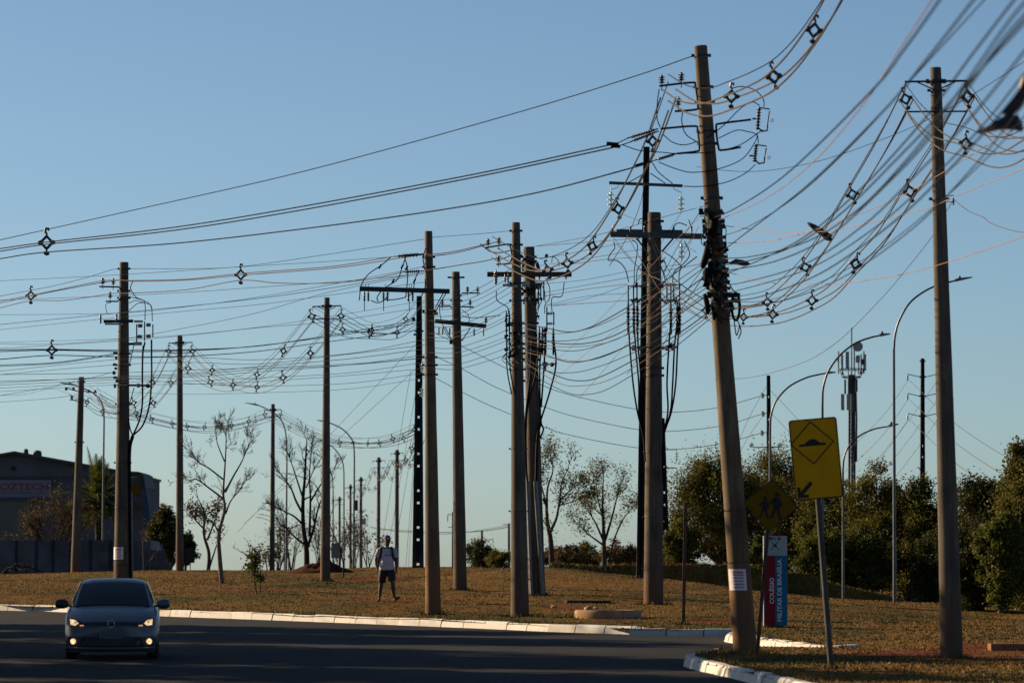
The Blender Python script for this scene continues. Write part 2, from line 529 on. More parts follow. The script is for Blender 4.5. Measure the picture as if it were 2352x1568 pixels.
# ---- short dry grass on the verge
m, nt, b = mat_new('grass_blades')
g = nt.nodes.new('ShaderNodeNewGeometry')
n1 = noise_fac(nt, .35, 6, rough=.65, stretch=(1, .35, 1))
dryc = ramp(nt, g.outputs['Random Per Island'], [(0, (.095, .052, .013)), (.45, (.150, .087, .021)), (.8, (.195, .125, .036)), (1, (.26, .18, .07))])
grc = ramp(nt, g.outputs['Random Per Island'], [(0, (.03, .034, .008)), (.6, (.075, .07, .016)), (1, (.14, .115, .04))])
c = mixc(nt, ramp(nt, n1, [(.47, (0,) * 3), (.60, (.85,) * 3)]), dryc, grc)
c = mixc(nt, spots(nt, GREEN, noise_fac(nt, .8, 6, rough=.7, stretch=(1, .4, 1))), c, grc)
nt.links.new(c, b.inputs['Base Color']); b.inputs['Roughness'].default_value = .8; b.inputs['Specular IOR Level'].default_value = .1
MT['blades'] = m
def grass_field(n, ymin, ymax, tree, hmin, hmax, seed, keep=None):
    rg = np.random.default_rng(seed)
    V = []; k = 0
    out = []
    while len(out) < n and k < n * 6:
        k += 1
        y = ymin + (ymax - ymin) * rg.random() ** 1.25
        hw = y * .122 + 1
        x = rg.uniform(-hw, hw)
        if keep and not keep(x, y): continue
        h = tree.ray_cast(Vector((x, y, 40)), Vector((0, 0, -1)))
        if h[0] is None or h[0].y > 205: continue
        out.append(h[0])
    P = np.array([tuple(p) for p in out]); N = len(P)
    ang = rg.uniform(0, math.pi, N); hh = rg.uniform(hmin, hmax, N); w = rg.uniform(.012, .03, N)
    lean = rg.normal(0, .35, (N, 2)) * hh[:, None]
    dx = np.cos(ang) * w; dy = np.sin(ang) * w
    A = P + np.c_[dx, dy, -.01 * np.ones(N)]; B = P + np.c_[-dx, -dy, -.01 * np.ones(N)]
    T = P + np.c_[lean, hh]
    verts = np.stack([A, B, T], 1).reshape(-1, 3)
    me = bpy.data.meshes.new('grass')
    me.vertices.add(3 * N); me.vertices.foreach_set('co', verts.ravel())
    me.loops.add(3 * N); me.loops.foreach_set('vertex_index', np.arange(3 * N))
    me.polygons.add(N); me.polygons.foreach_set('loop_start', np.arange(0, 3 * N, 3)); me.polygons.foreach_set('loop_total', np.full(N, 3))
    me.update(); me.materials.append(MT['blades'])
    return me
bald = lambda x, y: not any(((x - a) / c2) ** 2 + ((y - b2) / d2) ** 2 < .8 * random.random() for a, b2, c2, d2 in BARE)
me = grass_field(130000, 61, 196, VERGE, .010, .038, 3, bald)
me2 = grass_field(14000, 134.5, 139, BVHTree.FromPolygons(mb.v, mb.f), .03, .11, 5)
gs = link('grass', me2); tag(gs, 'coarser dry grass on the earth bank', None, None, 'stuff')
gs = link('grass', me); tag(gs, 'short dry brown grass covering the roadside verge', None, None, 'stuff')
# ------------------------------------------------------------------ shared hardware meshes (z up, metre sized)
def rib(prof_n, h, r0, r1, base=0.0):
    out = [(r0, base)]
    for i in range(prof_n):
        z = base + h * (i + .5) / prof_n; d = h / prof_n
        out += [(r0, z - .38 * d), (r1, z - .1 * d), (r1 * .97, z), (r0, z + .15 * d)]
    out.append((r0 * .8, base + h))
    return out
def stock(mb, name, mat): return mb.mesh(name, mat)
ME = {}
ME['pin'] = stock(MB().lathe([(.012, -.16), (.012, 0)] + rib(3, .17, .035, .078)[0:] + [(.03, .19)], n=10), 'pin_insulator', MT['porcelain'])
ME['string'] = stock(MB().lathe([(.018, .12), (.012, 0), (.03, -.02), (.035, -.06), (.11, -.09), (.11, -.105), (.02, -.11), (.03, -.15), (.035, -.19), (.11, -.22), (.11, -.235), (.02, -.24), (.03, -.28), (.035, -.32), (.11, -.35), (.11, -.365), (.02, -.37), (.03, -.40), (.012, -.47)], n=12), 'insulator_string', MT['glass'])
ME['post'] = stock(MB().lathe([(.02, -.04)] + rib(5, .30, .03, .06) + [(.012, .36)], n=10), 'post_insulator', MT['porcelain'])
ME['greypost'] = stock(MB().lathe([(.02, -.03)] + rib(4, .18, .035, .062) + [(.015, .22)], n=10), 'fuse_insulator', MT['grey_porcelain'])
ME['term'] = stock(MB().lathe([(.012, .12), (.02, 0), (.024, -.02)] + [(r, z) for i in range(5) for r, z in ((.022, -.04 - i * .07), (.048, -.06 - i * .07), (.022, -.075 - i * .07))] + [(.024, -.45), (.02, -.55)], n=8), 'cable_termination', MT['cable_black'])
sp = MB()
D = .12; H = .125
for a, c in (((-D, 0), (0, H)), ((0, H), (D, 0)), ((D, 0), (0, -H)), ((0, -H), (-D, 0))):
    sp.beam((a[0], 0, a[1]), (c[0], 0, c[1]), .05, .042, (0, 1, 0))
sp.tube([(0, 0, H), (0, 0, H + .05), (-.03, 0, H + .09), (-.02, 0, H + .15), (.03, 0, H + .155), (.045, 0, H + .11)], [.024, .022, .028, .03, .028, .018], 6)
for x in (-D, D):
    sp.lathe([(.025, -.055), (.046, -.025), (.048, .025), (.025, .055)], (x, 0, 0), (1, 0, .25), 7)
sp.tube([(0, 0, -H), (0, 0, -H - .09)], .018, 6)
sp.lathe([(.025, -.055), (.046, -.02), (.046, .02), (.025, .055)], (0, 0, -H - .09), (1, 0, -.2), 7)
ME['spacer'] = sp.mesh('cable_spacer', MT['polymer'])

class Pole:
    def __init__(s, name, top, base, Y, wt, wb, mat, label, cat='utility pole', group=None, sides=20, square=False, holes=None):
        s.holes = holes
        s.Y = Y; s.k = ppm(Y)
        b = at(base[0], base[1], Y); s.gz = ground(b.x, Y)
        s.b = b; s.t = at(top[0], top[1], Y)
        s.root = thing(name, (b.x, Y, b.z), label, cat, group)
        s.wt, s.wb = wt / s.k, wb / s.k
        s.px = (top, base)
        ax = (s.t - b); L = ax.length; ax.normalize()
        s.ax = ax
        lo = b - ax * max(.25, b.z - s.gz + .25)
        mb = MB()
        if square:
            s.lat(mb, lo, s.t)
        else:
            n = 14; prof = []
            for i in range(n + 1):
                t = i / n; r = (s.wb + (s.wt - s.wb) * t) / 2
                prof.append((r * (1 + .012 * math.sin(i * 2.1 + base[0])), t * (s.t - lo).length))
            prof.append((s.wt / 2 * .9, (s.t - lo).length + .012))
            mb.lathe(prof, lo, ax, sides)
        s.shaft = part('shaft', mb, MT[mat], s.root)
    def lat(s, mb, lo, hi):
        """double-T concrete post with a row of holes through its web"""
        L = (hi - lo).length; n = int(L / .48); dep = .26
        def w(t): return s.wb + (s.wt - s.wb) * t
        for sd in (-1, 1):
            vs = []
            for P, t in ((lo, 0), (hi, 1)):
                W = w(t); c0 = sd * W / 2; c1 = sd * W * .125
                for x in (c0, c1):
                    for y in (-dep / 2, dep / 2): vs.append(P + Vector((x, y, 0)))
            mb.add(vs, [(0, 1, 5, 4), (2, 6, 7, 3), (0, 4, 6, 2), (1, 3, 7, 5), (0, 2, 3, 1), (4, 5, 7, 6)])
        for i in range(n):
            t0, t1 = i / n, (i + 1) / n
            solid = not s.holes(i, n)
            a = .0 if solid else .2
            P0 = lo.lerp(hi, t0 + (t1 - t0) * a); P1 = lo.lerp(hi, t1 + .0005)
            W0 = w(t0) * .127; W1 = w(t1) * .127; d = .07
            vs = [P0 + Vector((x * W0, y, 0)) for x in (-1, 1) for y in (-d, d)] + [P1 + Vector((x * W1, y, 0)) for x in (-1, 1) for y in (-d, d)]
            mb.add(vs, [(0, 1, 5, 4), (2, 6, 7, 3), (0, 4, 6, 2), (1, 3, 7, 5), (0, 2, 3, 1), (4, 5, 7, 6)])
    def w_at(s, py):
        t = (s.px[1][1] - py) / (s.px[1][1] - s.px[0][1])
        return s.wb + (s.wt - s.wb) * t
    def c_at(s, py):
        t = (s.px[1][1] - py) / (s.px[1][1] - s.px[0][1])
        return s.px[1][0] + (s.px[0][0] - s.px[1][0]) * t
    def p(s, px, py, dy=0.0):
        return at(px, py, s.Y + dy)
    def band(s, py, h=4, mat='steel_dark', extra=.012, name='band', dx=0):
        c = s.p(s.c_at(py) + dx, py); r = s.w_at(py) / 2 + extra
        hh = h / s.k / 2
        mb = MB().lathe([(r, -hh), (r, hh)], c, s.ax, 16)
        for sd in (-1, 1):
            mb.box(c + Vector((sd * (r + .02), 0, 0)), (.05, .05, hh * 1.6 + .02))
        return part(name, mb, MT[mat], s.root)
    def bar(s, name, pts, w, mat='steel_dark', dy=0.0, rect=None, round_k=0):
        P = [s.p(x, y, dy) for x, y in pts]
        mb = MB()
        if rect:
            for a, c in zip(P[:-1], P[1:]): mb.beam(a, c, rect[0], rect[1])
        else:
            if round_k: P = spline(P, round_k)
            mb.tube(P, w / s.k / 2, 8)
        return part(name, mb, MT[mat], s.root)
    def cable(s, pts, w=2.2, mat='cable_black', dy=-.05, name='jumper_cable'):
        P = spline([s.p(q[0], q[1], dy if len(q) < 3 else q[2]) for q in pts], 6)
        return part(name, MB().tube(P, w / s.k / 2, 6), MT[mat], s.root)
    def ins(s, kind, px, py, sc=1.0, rot=None, dy=0.0, name=None):
        nm = name or {'pin': 'pin_insulator', 'string': 'insulator_string', 'post': 'post_insulator', 'greypost': 'fuse_insulator', 'term': 'cable_termination'}[kind]
        q = None
        if rot is not None:
            q = Quaternion((0, 1, 0), math.radians(rot))
        return put(nm, ME[kind], s.root, s.p(px, py, dy), sc, q)
    def boxp(s, name, px, py, w, h, d=.12, mat='steel_dark', dy=0.0, tilt=0):
        return part(name, MB().box(s.p(px, py, dy), (w / s.k, d, h / s.k), Matrix.Rotation(math.radians(tilt), 3, 'Y')), MT[mat], s.root, smooth=False)
    def twin(s, y1, x0, x1, y2, w=3, brace=True):
        """two-level crossarm of the spacer-cable poles"""
        c = s.c_at(y1)
        s.band(y1, 9 if s.k > 90 else 7, extra=.03)
        s.bar('crossarm', [(x0, y1 + 1), (x1, y1 - 1)], w, dy=-s.w_at(y1) / 2 - .02)
        if brace:
            h = (x1 - x0) / 2
            s.bar('brace', [(c - h * .6, y1 + 2), (c - 3, y1 + h * .28)], w * .6, dy=-s.w_at(y1) / 2 - .03)
            s.bar('brace', [(c + h * .6, y1 + 2), (c + 3, y1 + h * .28)], w * .6, dy=-s.w_at(y1) / 2 - .03)
        s.bar('stay_arm', [(x0, y2), (x1, y2 - 1)], w * .8, dy=-s.w_at(y2) / 2 - .02)
        for x in (x0, x1):
            s.bar('hanger', [(x + (1 if x < c else -1), y1), (x, y1 + (y2 - y1) * .4)], w * .5, dy=-s.w_at(y1) / 2 - .02)

# ------------------------------------------------------------------ the poles
P1 = Pole('utility_pole', (285, 603), (280, 1364), 125, 20, 40, 'concrete', 'thick concrete pole with a paper notice, rising behind the oncoming car')
for y in (617, 668, 684, 812, 838, 928, 1062, 1166, 1297): P1.band(y, 2.5 if y > 900 else 4)
P1.bar('bracket', [(277, 666), (273, 659), (228, 658)], 3.6, dy=-.1)
P1.bar('bracket', [(277, 684), (270, 692), (243, 692)], 3.6, dy=-.1)
for x, y in ((236, 652), (260, 653), (253, 684)): P1.ins('pin', x, y, .95, dy=-.1)
P1.bar('crossarm', [(238, 738), (306, 737)], 4, rect=(.08, .09), dy=-.2)
P1.boxp('crossarm_plate', 262, 744, 42, 4, .06, 'plate_white', -.3)
P1.boxp('crossarm_plate', 318, 738, 20, 5, .06, 'plate_white', -.2)
P1.ins('post', 231, 741, .75, dy=-.2); P1.ins('post', 268, 737, .7, dy=-.25)
for x, y in ((322, 748), (341, 746), (321, 773), (341, 772)):
    part('fuse_cutout', MB().lathe([(.03, -.07), (.055, -.05), (.055, .05), (.03, .07)], P1.p(x, y, -.1), (1, 0, 0), 10), MT['grey_porcelain'], P1.root)
for x, y0, y1 in ((314, 744, 786), (332, 738, 783), (351, 745, 774)): P1.bar('fuse_tube', [(x, y0), (x, y1)], 3, dy=-.1)
P1.bar('bracket', [(296, 790), (312, 789)], 6, dy=-.1); P1.boxp('crossarm_plate', 317, 789, 18, 8, .05, 'plate_white', -.15)
P1.bar('bracket', [(272, 884), (338, 885)], 5, dy=-.22); P1.boxp('crossarm_plate', 280, 884, 24, 3, .04, 'plate_white', -.3)
part('spool_insulator', MB().lathe([(.04, -.06), (.07, 0), (.04, .06)], P1.p(318, 885, -.22), (0, 0, 1), 10), MT['plate_white'], P1.root)
part('spool_insulator', MB().lathe([(.04, -.06), (.07, 0), (.04, .06)], P1.p(340, 886, -.22), (0, 0, 1), 10), MT['steel_dark'], P1.root)
P1.cable([(333, 785), (328, 812), (327, 870), (327, 925), (320, 965), (305, 1000)], 4, dy=-.2, name='riser_cable')
P1.cable([(348, 780), (348, 812), (348, 870), (343, 930), (328, 976), (305, 1000)], 4, dy=-.2, name='riser_cable')
P1.cable([(295, 962), (299, 985), (305, 1000)], 3, dy=-.2, name='riser_cable')
P1.cable([(305, 1000), (298, 1030), (297, 1100), (298, 1200), (300, 1345)], 8, dy=-.1, name='riser_cable')
part('riser_conduit', MB().tube([P1.p(300, 1130, -.05), P1.p(301.5, 1240, -.05), P1.p(302, 1370, -.05)], .05, 8), MT['pipe'], P1.root)
for x, y in ((328, 800), (348, 800)): P1.ins('term', x, y, .7, dy=-.2)
P1.cable([(305, 646), (300, 662), (312, 682), (332, 694), (333, 735)], 2)
P1.cable([(296, 681), (330, 690), (347, 704), (350, 738)], 2)
P1.cable([(296, 714), (318, 696), (344, 699), (350, 712)], 1.8)
P1.cable([(296, 696), (312, 690), (330, 695)], 1.8)
P1.cable([(246, 720), (243, 700), (255, 694)], 1.5)
P1.cable([(308, 790), (299, 830), (297, 838)], 2); P1.cable([(308, 890), (298, 925), (296, 930)], 2)
for x, y, w, h in ((265, 811, 10, 5), (267, 823, 5, 6), (263, 837, 7, 6), (266, 846, 6, 5), (262, 856, 6, 8), (265, 867, 9, 6), (264, 886, 5, 9), (268, 875, 5, 7)): P1.boxp('cable_clamp', x, y, w, h, .1, 'steel_dark', -.15)
for x, y in ((270, 870), (283, 874), (283, 891), (269, 744)): P1.boxp('yellow_tag', x, y, 4, 3, .03, 'yellow_tag', -.24)

P2 = Pole('utility_pole', (187, 866), (173, 1316), 196, 13, 23, 'concrete', 'slender leaning concrete pole in front of the palm and warehouse')
for y in (877, 1015): P2.band(y, 3)
P2.bar('crossarm', [(150, 890), (178, 898)], 2.5); P2.bar('crossarm', [(193, 898), (222, 902)], 2.5)
P2.bar('stay_arm', [(160, 918), (205, 920)], 2.2)
for x, y in ((152, 893), (169, 893), (165, 913), (204, 898), (219, 899)): P2.boxp('cable_clamp', x, y, 5, 7, .1, 'polymer', -.1)

P3 = Pole('utility_pole', (413, 771), (413, 1313), 172, 12, 19, 'concrete', 'slim concrete pole with short twin crossarms beside the tall bare tree')
P3.twin(787, 387, 442, 811, 2.5)
P4 = Pole('utility_pole', (751, 684), (747, 1336), 143, 12.5, 24, 'concrete', 'slim concrete pole with short twin crossarms standing before the red soil heap')
P4.twin(703, 718, 784, 733, 3)
P5 = Pole('utility_pole', (627, 928), (625, 1318), 245, 8.5, 13.5, 'concrete', 'small far concrete pole with a street lamp arm beside the branchy bare tree')
P5.twin(941, 608, 646, 958, 1.8, False)

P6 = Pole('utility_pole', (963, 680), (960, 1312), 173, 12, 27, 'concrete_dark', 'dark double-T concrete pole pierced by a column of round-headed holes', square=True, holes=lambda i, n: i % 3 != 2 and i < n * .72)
for y, sz in ((843, 7), (900, 6)): put('insulator_string', ME['string'], P6.root, P6.p(970, y - 10, -.3), .9)
P6.bar('stub_arm', [(942, 990), (956, 991)], 2); P6.band(760, 4)
P6.boxp('cable_clamp', 950, 733, 8, 8, .1, 'polymer', -.25); P6.boxp('cable_clamp', 955, 768, 10, 5, .1, 'steel', -.25)

P7 = Pole('utility_pole', (984, 532), (995, 1410), 102.7, 18, 37, 'concrete_warm', 'concrete pole carrying a long heavy crossarm that reaches out over the walking man')
for y in (590, 613, 820, 838, 860): P7.band(y, 4)
P7.band(715, 8); P7.boxp('yellow_tag', 1000, 720, 12, 7, .05, 'yellow_tag', -.18)
P7.bar('crossarm', [(826, 663), (1033, 669)], 10, rect=(.11, .11), dy=-.24)
for x in (837, 846, 881, 890, 938, 948):
    P7.ins('post', x, 690, .62, dy=-.24, name='post_insulator')
for x in (837, 881, 940): P7.bar('test_rod', [(x, 690), (x, 714)], 2, dy=-.24)
for x in (840, 846, 885, 940, 945): P7.bar('bolt', [(x, 652), (x, 664)], 1.4, dy=-.24)
P7.bar('brace', [(999, 708), (1018, 673)], 2.5, dy=-.22); P7.bar('brace', [(1002, 712), (1024, 674)], 2.5, dy=-.22)
def strain(pl, a, c, dy=-.05, n=7, r=.05, mat='porcelain'):
    A, C2 = pl.p(*a, dy), pl.p(*c, dy); L = (C2 - A).length
    return part('strain_insulator', MB().lathe([(.012, 0), (.012, L * .12)] + rib(n, L * .66, .02, r, L * .14) + [(.012, L)], A, C2 - A, 9), MT[mat], pl.root)
strain(P7, (905, 589), (974, 585)); strain(P7, (915, 587), (974, 583), -.2); strain(P7, (924, 625), (974, 622))
for cpts in ([(898, 590), (876, 609), (846, 630), (830, 655), (825, 690)], [(932, 590), (924, 612), (914, 640), (892, 656), (876, 668), (866, 684), (869, 692)],
             [(929, 591), (935, 612), (936, 640), (932, 682)], [(962, 623), (953, 642), (949, 665), (938, 680), (905, 688), (885, 688)],
             [(977, 640), (976, 660), (968, 680)], [(852, 690), (868, 695), (884, 688), (893, 672)], [(978, 570), (972, 590), (974, 610), (976, 620)]):
    P7.cable(cpts, 2.6, dy=-.2)
for x, y in ((873, 612), (924, 612), (934, 615), (952, 645), (903, 645)): P7.boxp('cable_joint', x, y, 4, 11, .04, 'rubber_black', -.2, 30)

P8 = Pole('utility_pole', (1047, 625), (1057, 1356), 125.3, 18, 32, 'concrete', 'concrete pole with tilted crossarm just behind the long-armed pole')
P8.band(637, 3); P8.band(780, 3); P8.band(690, 3)
for x in (1032, 1063): P8.boxp('cable_clamp', x, 637, 8, 4, .08, 'steel_dark', -.1)
P8.bar('bracket', [(1056, 682), (1062, 673), (1102, 673)], 3.2, dy=-.12); P8.bar('bracket', [(1055, 707), (1060, 704), (1088, 705)], 3.2, dy=-.12)
P8.bar('bracket', [(1038, 707), (1034, 703), (1010, 704)], 3.2, dy=-.12)
for x, y in ((1074, 670), (1097, 670), (1080, 700), (1016, 700)): P8.ins('pin', x, y, .8, dy=-.12)
P8.bar('crossarm', [(999, 737), (1117, 749)], 9, rect=(.11, .12), dy=-.2)
P8.ins('pin', 1116, 741, .9, dy=-.2)
for x, y in ((1008, 766), (1017, 766), (1033, 767), (1089, 770), (1110, 770)): P8.ins('post', x, y, .6, dy=-.2)
P8.bar('brace', [(1040, 786), (1022, 750)], 2.2, dy=-.2); P8.bar('brace', [(1062, 780), (1080, 754)], 2.2, dy=-.2)
P8.cable([(1060, 724), (1075, 729), (1100, 729), (1116, 728), (1150, 724)], 2); P8.cable([(1060, 711), (1074, 722), (1078, 735), (1070, 748)], 1.8)
P8.cable([(1009, 700), (1012, 730), (1025, 765), (1038, 782)], 1.8)
P8.boxp('junction_box', 1036, 786, 7, 8, .1, 'rubber_black', -.12)

P9 = Pole('utility_pole', (1185, 512), (1194, 1416), 100.3, 18.5, 43, 'concrete', 'tall concrete pole beside the kerb, tangled in service wires at mid height')
for y in (530, 562, 604, 650, 690, 742, 765, 790, 812, 848): P9.band(y, 4)
for y in (1030, 1173, 1330): P9.band(y, 1.6, 'steel')
P9.bar('bracket', [(1176, 586), (1172, 566), (1166, 561), (1115, 569)], 3.6, dy=-.12, round_k=4)
P9.bar('bracket', [(1176, 590), (1172, 602), (1164, 606), (1140, 607)], 3.6, dy=-.12, round_k=4)
for x, y in ((1121, 563), (1146, 560), (1145, 601)): P9.ins('pin', x, y, .82, dy=-.12)
P9.bar('crossarm', [(1155, 656), (1192, 650)], 4, dy=-.2, rect=(.05, .05)); P9.boxp('crossarm_plate', 1172, 656, 34, 5, .04, 'plate_white', -.24, 6)
P9.ins('post', 1139, 650, .9, dy=-.15); P9.ins('post', 1160, 648, .55, dy=-.15); P9.ins('post', 1167, 648, .55, dy=-.15)
rr = random.Random(4)
for i in range(26):
    y = rr.uniform(735, 835); P9.boxp('cable_clamp', 1174 + rr.uniform(-14, 22), y, rr.uniform(3, 9), rr.uniform(3, 9), .08, rr.choice(['steel_dark', 'rubber_black', 'rubber_black', 'steel', 'plate_white']), -.25 - rr.random() * .1, rr.uniform(-40, 40))
for i in range(12):
    x, y = 1170 + rr.uniform(-10, 16), rr.uniform(740, 830)
    P9.cable([(x, y), (x - rr.uniform(2, 12), y + rr.uniform(4, 14)), (x + rr.uniform(-4, 10), y + rr.uniform(12, 26)), (x + 6, y + rr.uniform(20, 36))], 1.5, rr.choice(['cable_black', 'cable_dark', 'cable_pale']), -.3)
P9.boxp('yellow_tag', 1175, 748, 10, 2.5, .03, 'yellow_tag', -.3); P9.cable([(1176, 735), (1181, 742), (1176, 762), (1175, 775)], 1.8, 'yellow_tag', -.32, 'yellow_tie')
for x0, x1 in ((1163, 1165), (1170, 1172)):
    P9.cable([(x0, 745), (x0 + .5, 800), (x1, 850), (x1 + 10, 905)], 3, dy=-.2, name='riser_cable'); P9.ins('term', x0, 722, .8, dy=-.2)
P9.cable([(1140, 668), (1142, 690), (1165, 705), (1167, 720), (1160, 735)], 2.2)
P9.cable([(1103, 560), (1125, 577), (1150, 580), (1172, 575)], 2.4); P9.cable([(1150, 596), (1160, 592), (1171, 588)], 2.2)

P10 = Pole('utility_pole', (1215, 568), (1233, 1370), 117, 25, 40, 'concrete', 'stout concrete pole with a long rusty crossarm and two bright conduits at its foot')
for y in (590, 600, 620, 656, 690, 742, 800, 826, 874): P10.band(y, 5)
P10.bar('crossarm', [(1119, 630), (1313, 630)], 11, rect=(.13, .13), mat='rusty_steel', dy=-.3)
P10.boxp('crossarm_plate', 1210, 652, 15, 13, .04, 'plate_white', -.3); P10.boxp('crossarm_plate', 1210, 688, 15, 11, .04, 'plate_white', -.3)
for (x0, x1, y) in ((1226, 1247, 652), (1226, 1247, 686), (1255, 1272, 720), (1255, 1272, 743)): strain(P10, (x0, y), (x1, y), -.2, 4, .06, 'grey_porcelain')
for x, y0, y1 in ((1249, 647, 690), (1272, 716, 748), (1242, 655, 690), (1237, 655, 700), (1256, 705, 760)): P10.bar('fuse_tube', [(x, y0), (x, y1)], 3, dy=-.2)
for x in (1246, 1253, 1271, 1239): P10.ins('term', x, 762, 1.15, dy=-.2)
P10.cable([(1271, 775), (1277, 835), (1264, 895), (1242, 965)], 4, dy=-.2, name='riser_cable'); P10.cable([(1253, 775), (1249, 850), (1243, 935)], 4, dy=-.2, name='riser_cable')
P10.cable([(1246, 775), (1240, 835), (1240, 900), (1242, 965), (1248, 985), (1241, 1005)], 4, dy=-.2, name='riser_cable')
P10.cable([(1239, 775), (1232, 850), (1212, 935), (1208, 1000), (1210, 1100)], 4, dy=-.3, name='riser_cable')
P10.cable([(1222, 780), (1218, 860), (1207, 960), (1206, 1030), (1211, 1105)], 5, dy=-.3, name='riser_cable')
P10.cable([(1242, 965), (1234, 1010), (1231, 1105)], 7, dy=-.25, name='riser_cable')
for x0, x1, w in ((1212, 1222, 9), (1230, 1246, 10)):
    part('riser_conduit', MB().tube([P10.p(x0, 1105, -.25), P10.p(x1, 1368, -.25)], w / P10.k / 2, 10), MT['pipe'], P10.root)
P10.band(1281, 2, dx=-4); P10.band(1006, 2, 'steel')
P10.bar('bracket', [(1238, 838), (1276, 835)], 3, dy=-.2); P10.boxp('crossarm_plate', 1252, 836, 13, 9, .06, 'plate_white', -.25); P10.boxp('crossarm_plate', 1214, 843, 9, 6, .06, 'plate_white', -.3)
part('spool_insulator', MB().lathe([(.03, -.06), (.07, 0), (.03, .06)], P10.p(1268, 837, -.2), (0, 0, 1), 10), MT['steel_dark'], P10.root)
P10.boxp('lug', 1236, 614, 8, 16, .1, 'rubber_black', -.3, -15)
for x in (1300, 1239): P10.ins('post', x, 640, .6, dy=-.3)
P10.cable([(1253, 640), (1262, 660), (1262, 685), (1252, 700), (1251, 720)], 2.2); P10.cable([(1296, 648), (1290, 680), (1268, 684), (1268, 720)], 2.2)
P10.cable([(1203, 575), (1210, 590), (1226, 600), (1240, 620)], 2.4); P10.cable([(1267, 603), (1270, 590), (1282, 598), (1284, 612)], 1.8)
P10.boxp('crossarm_plate', 1247, 772, 8, 9, .05, 'plate_white', -.25, 20)

rr = random.Random(9)
for i in range(30):
    P10.boxp('cable_clamp', rr.uniform(1196, 1258), rr.choice([rr.uniform(585, 625), rr.uniform(640, 700), rr.uniform(700, 850)]), rr.uniform(3, 9), rr.uniform(4, 12), .1, rr.choice(['steel_dark', 'rubber_black', 'rubber_black', 'steel']), -.28 - rr.random() * .1, rr.uniform(-40, 40))
for i in range(14):
    x, y = rr.uniform(1200, 1250), rr.uniform(640, 800)
    P10.cable([(x, y), (x + rr.uniform(-8, 12), y + rr.uniform(6, 16)), (x + rr.uniform(-8, 10), y + rr.uniform(18, 34)), (x + rr.uniform(-4, 8), y + rr.uniform(34, 60))], 2, rr.choice(['cable_black', 'cable_black', 'cable_dark', 'cable_pale']), -.33)
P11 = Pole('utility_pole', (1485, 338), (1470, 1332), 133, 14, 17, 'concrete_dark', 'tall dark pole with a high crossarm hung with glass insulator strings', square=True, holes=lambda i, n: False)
P11.bar('crossarm', [(1399, 420), (1568, 427)], 5, rect=(.08, .09), dy=-.2, mat='steel')
P11.bar('brace', [(1478, 400), (1444, 419)], 2.2, dy=-.22); P11.bar('brace', [(1494, 398), (1528, 421)], 2.2, dy=-.22)
for x, y in ((1403, 440), (1564, 450), (1565, 560)): P11.ins('string', x, y, 1.15, dy=-.2)
P11.bar('hanger', [(1420, 424), (1420, 430), (1403, 436)], 1.4, dy=-.2); P11.bar('hanger', [(1547, 427), (1547, 434), (1564, 442)], 1.4, dy=-.2)

P12 = Pole('utility_pole', (1503, 489), (1501, 1389), 109.5, 30, 46, 'concrete', 'very stout concrete pole ringed with fuse gear and fanning black cables')
for y in (508, 600, 690, 655, 800, 845, 862): P12.band(y, 5)
for y in (1037, 1187, 1305): P12.band(y, 1.8, 'steel')
P12.bar('crossarm', [(1402, 538), (1612, 543)], 14, rect=(.12, .14), dy=-.3, mat='steel'); P12.bar('crossarm', [(1416, 531), (1568, 533)], 8, rect=(.1, .1), dy=.28, mat='steel')
for x in (1408, 1448, 1480, 1519, 1548, 1589): P12.ins('post', x, 534, .52, dy=-.25)
P12.bar('brace', [(1462, 547), (1486, 578)], 4, dy=-.3); P12.bar('brace', [(1546, 548), (1520, 578)], 4, dy=-.3)
P12.boxp('yellow_tag', 1580, 538, 14, 5, .04, 'yellow_tag', -.38)
for x0, x1, y in ((1442, 1486, 657), (1442, 1488, 689), (1522, 1562, 654), (1522, 1560, 690)): strain(P12, (x0, y), (x1, y), -.25, 8, .05, 'grey_porcelain')
for x, y0, y1 in ((1443, 655, 694), (1455, 657, 690), (1463, 655, 690), (1532, 658, 690), (1541, 650, 700), (1547, 655, 692), (1561, 652, 690)): P12.bar('fuse_tube', [(x, y0), (x, y1)], 3.4, dy=-.25)
for x in (1443, 1456, 1464, 1541, 1556, 1561): P12.ins('term', x, 704, 1.3, dy=-.25)
for x0, xm in ((1443, 1447), (1456, 1460), (1464, 1466)):
    P12.cable([(x0, 735), (xm, 800), (xm + 7, 880), (1464 + (x0 - 1443) * .3, 945), (1478, 1005), (1482, 1060)], 4, dy=-.3, name='riser_cable')
for x0, xm in ((1541, 1536), (1556, 1549), (1561, 1556)):
    P12.cable([(x0, 735), (xm, 800), (xm - 4, 880), (1534 + (x0 - 1541) * .4, 945), (1523, 1010), (1523, 1110)], 4, dy=-.3, name='riser_cable')
P12.bar('bracket', [(1446, 798), (1557, 797)], 4, dy=-.32)
for x, mt in ((1455, 'plate_white'), (1472, 'grey_porcelain'), (1531, 'plate_white'), (1546, 'plate_white')):
    part('spool_insulator', MB().lathe([(.03, -.07), (.075, 0), (.03, .07)], P12.p(x, 799, -.32), (0, 0, 1), 10), MT[mt], P12.root)
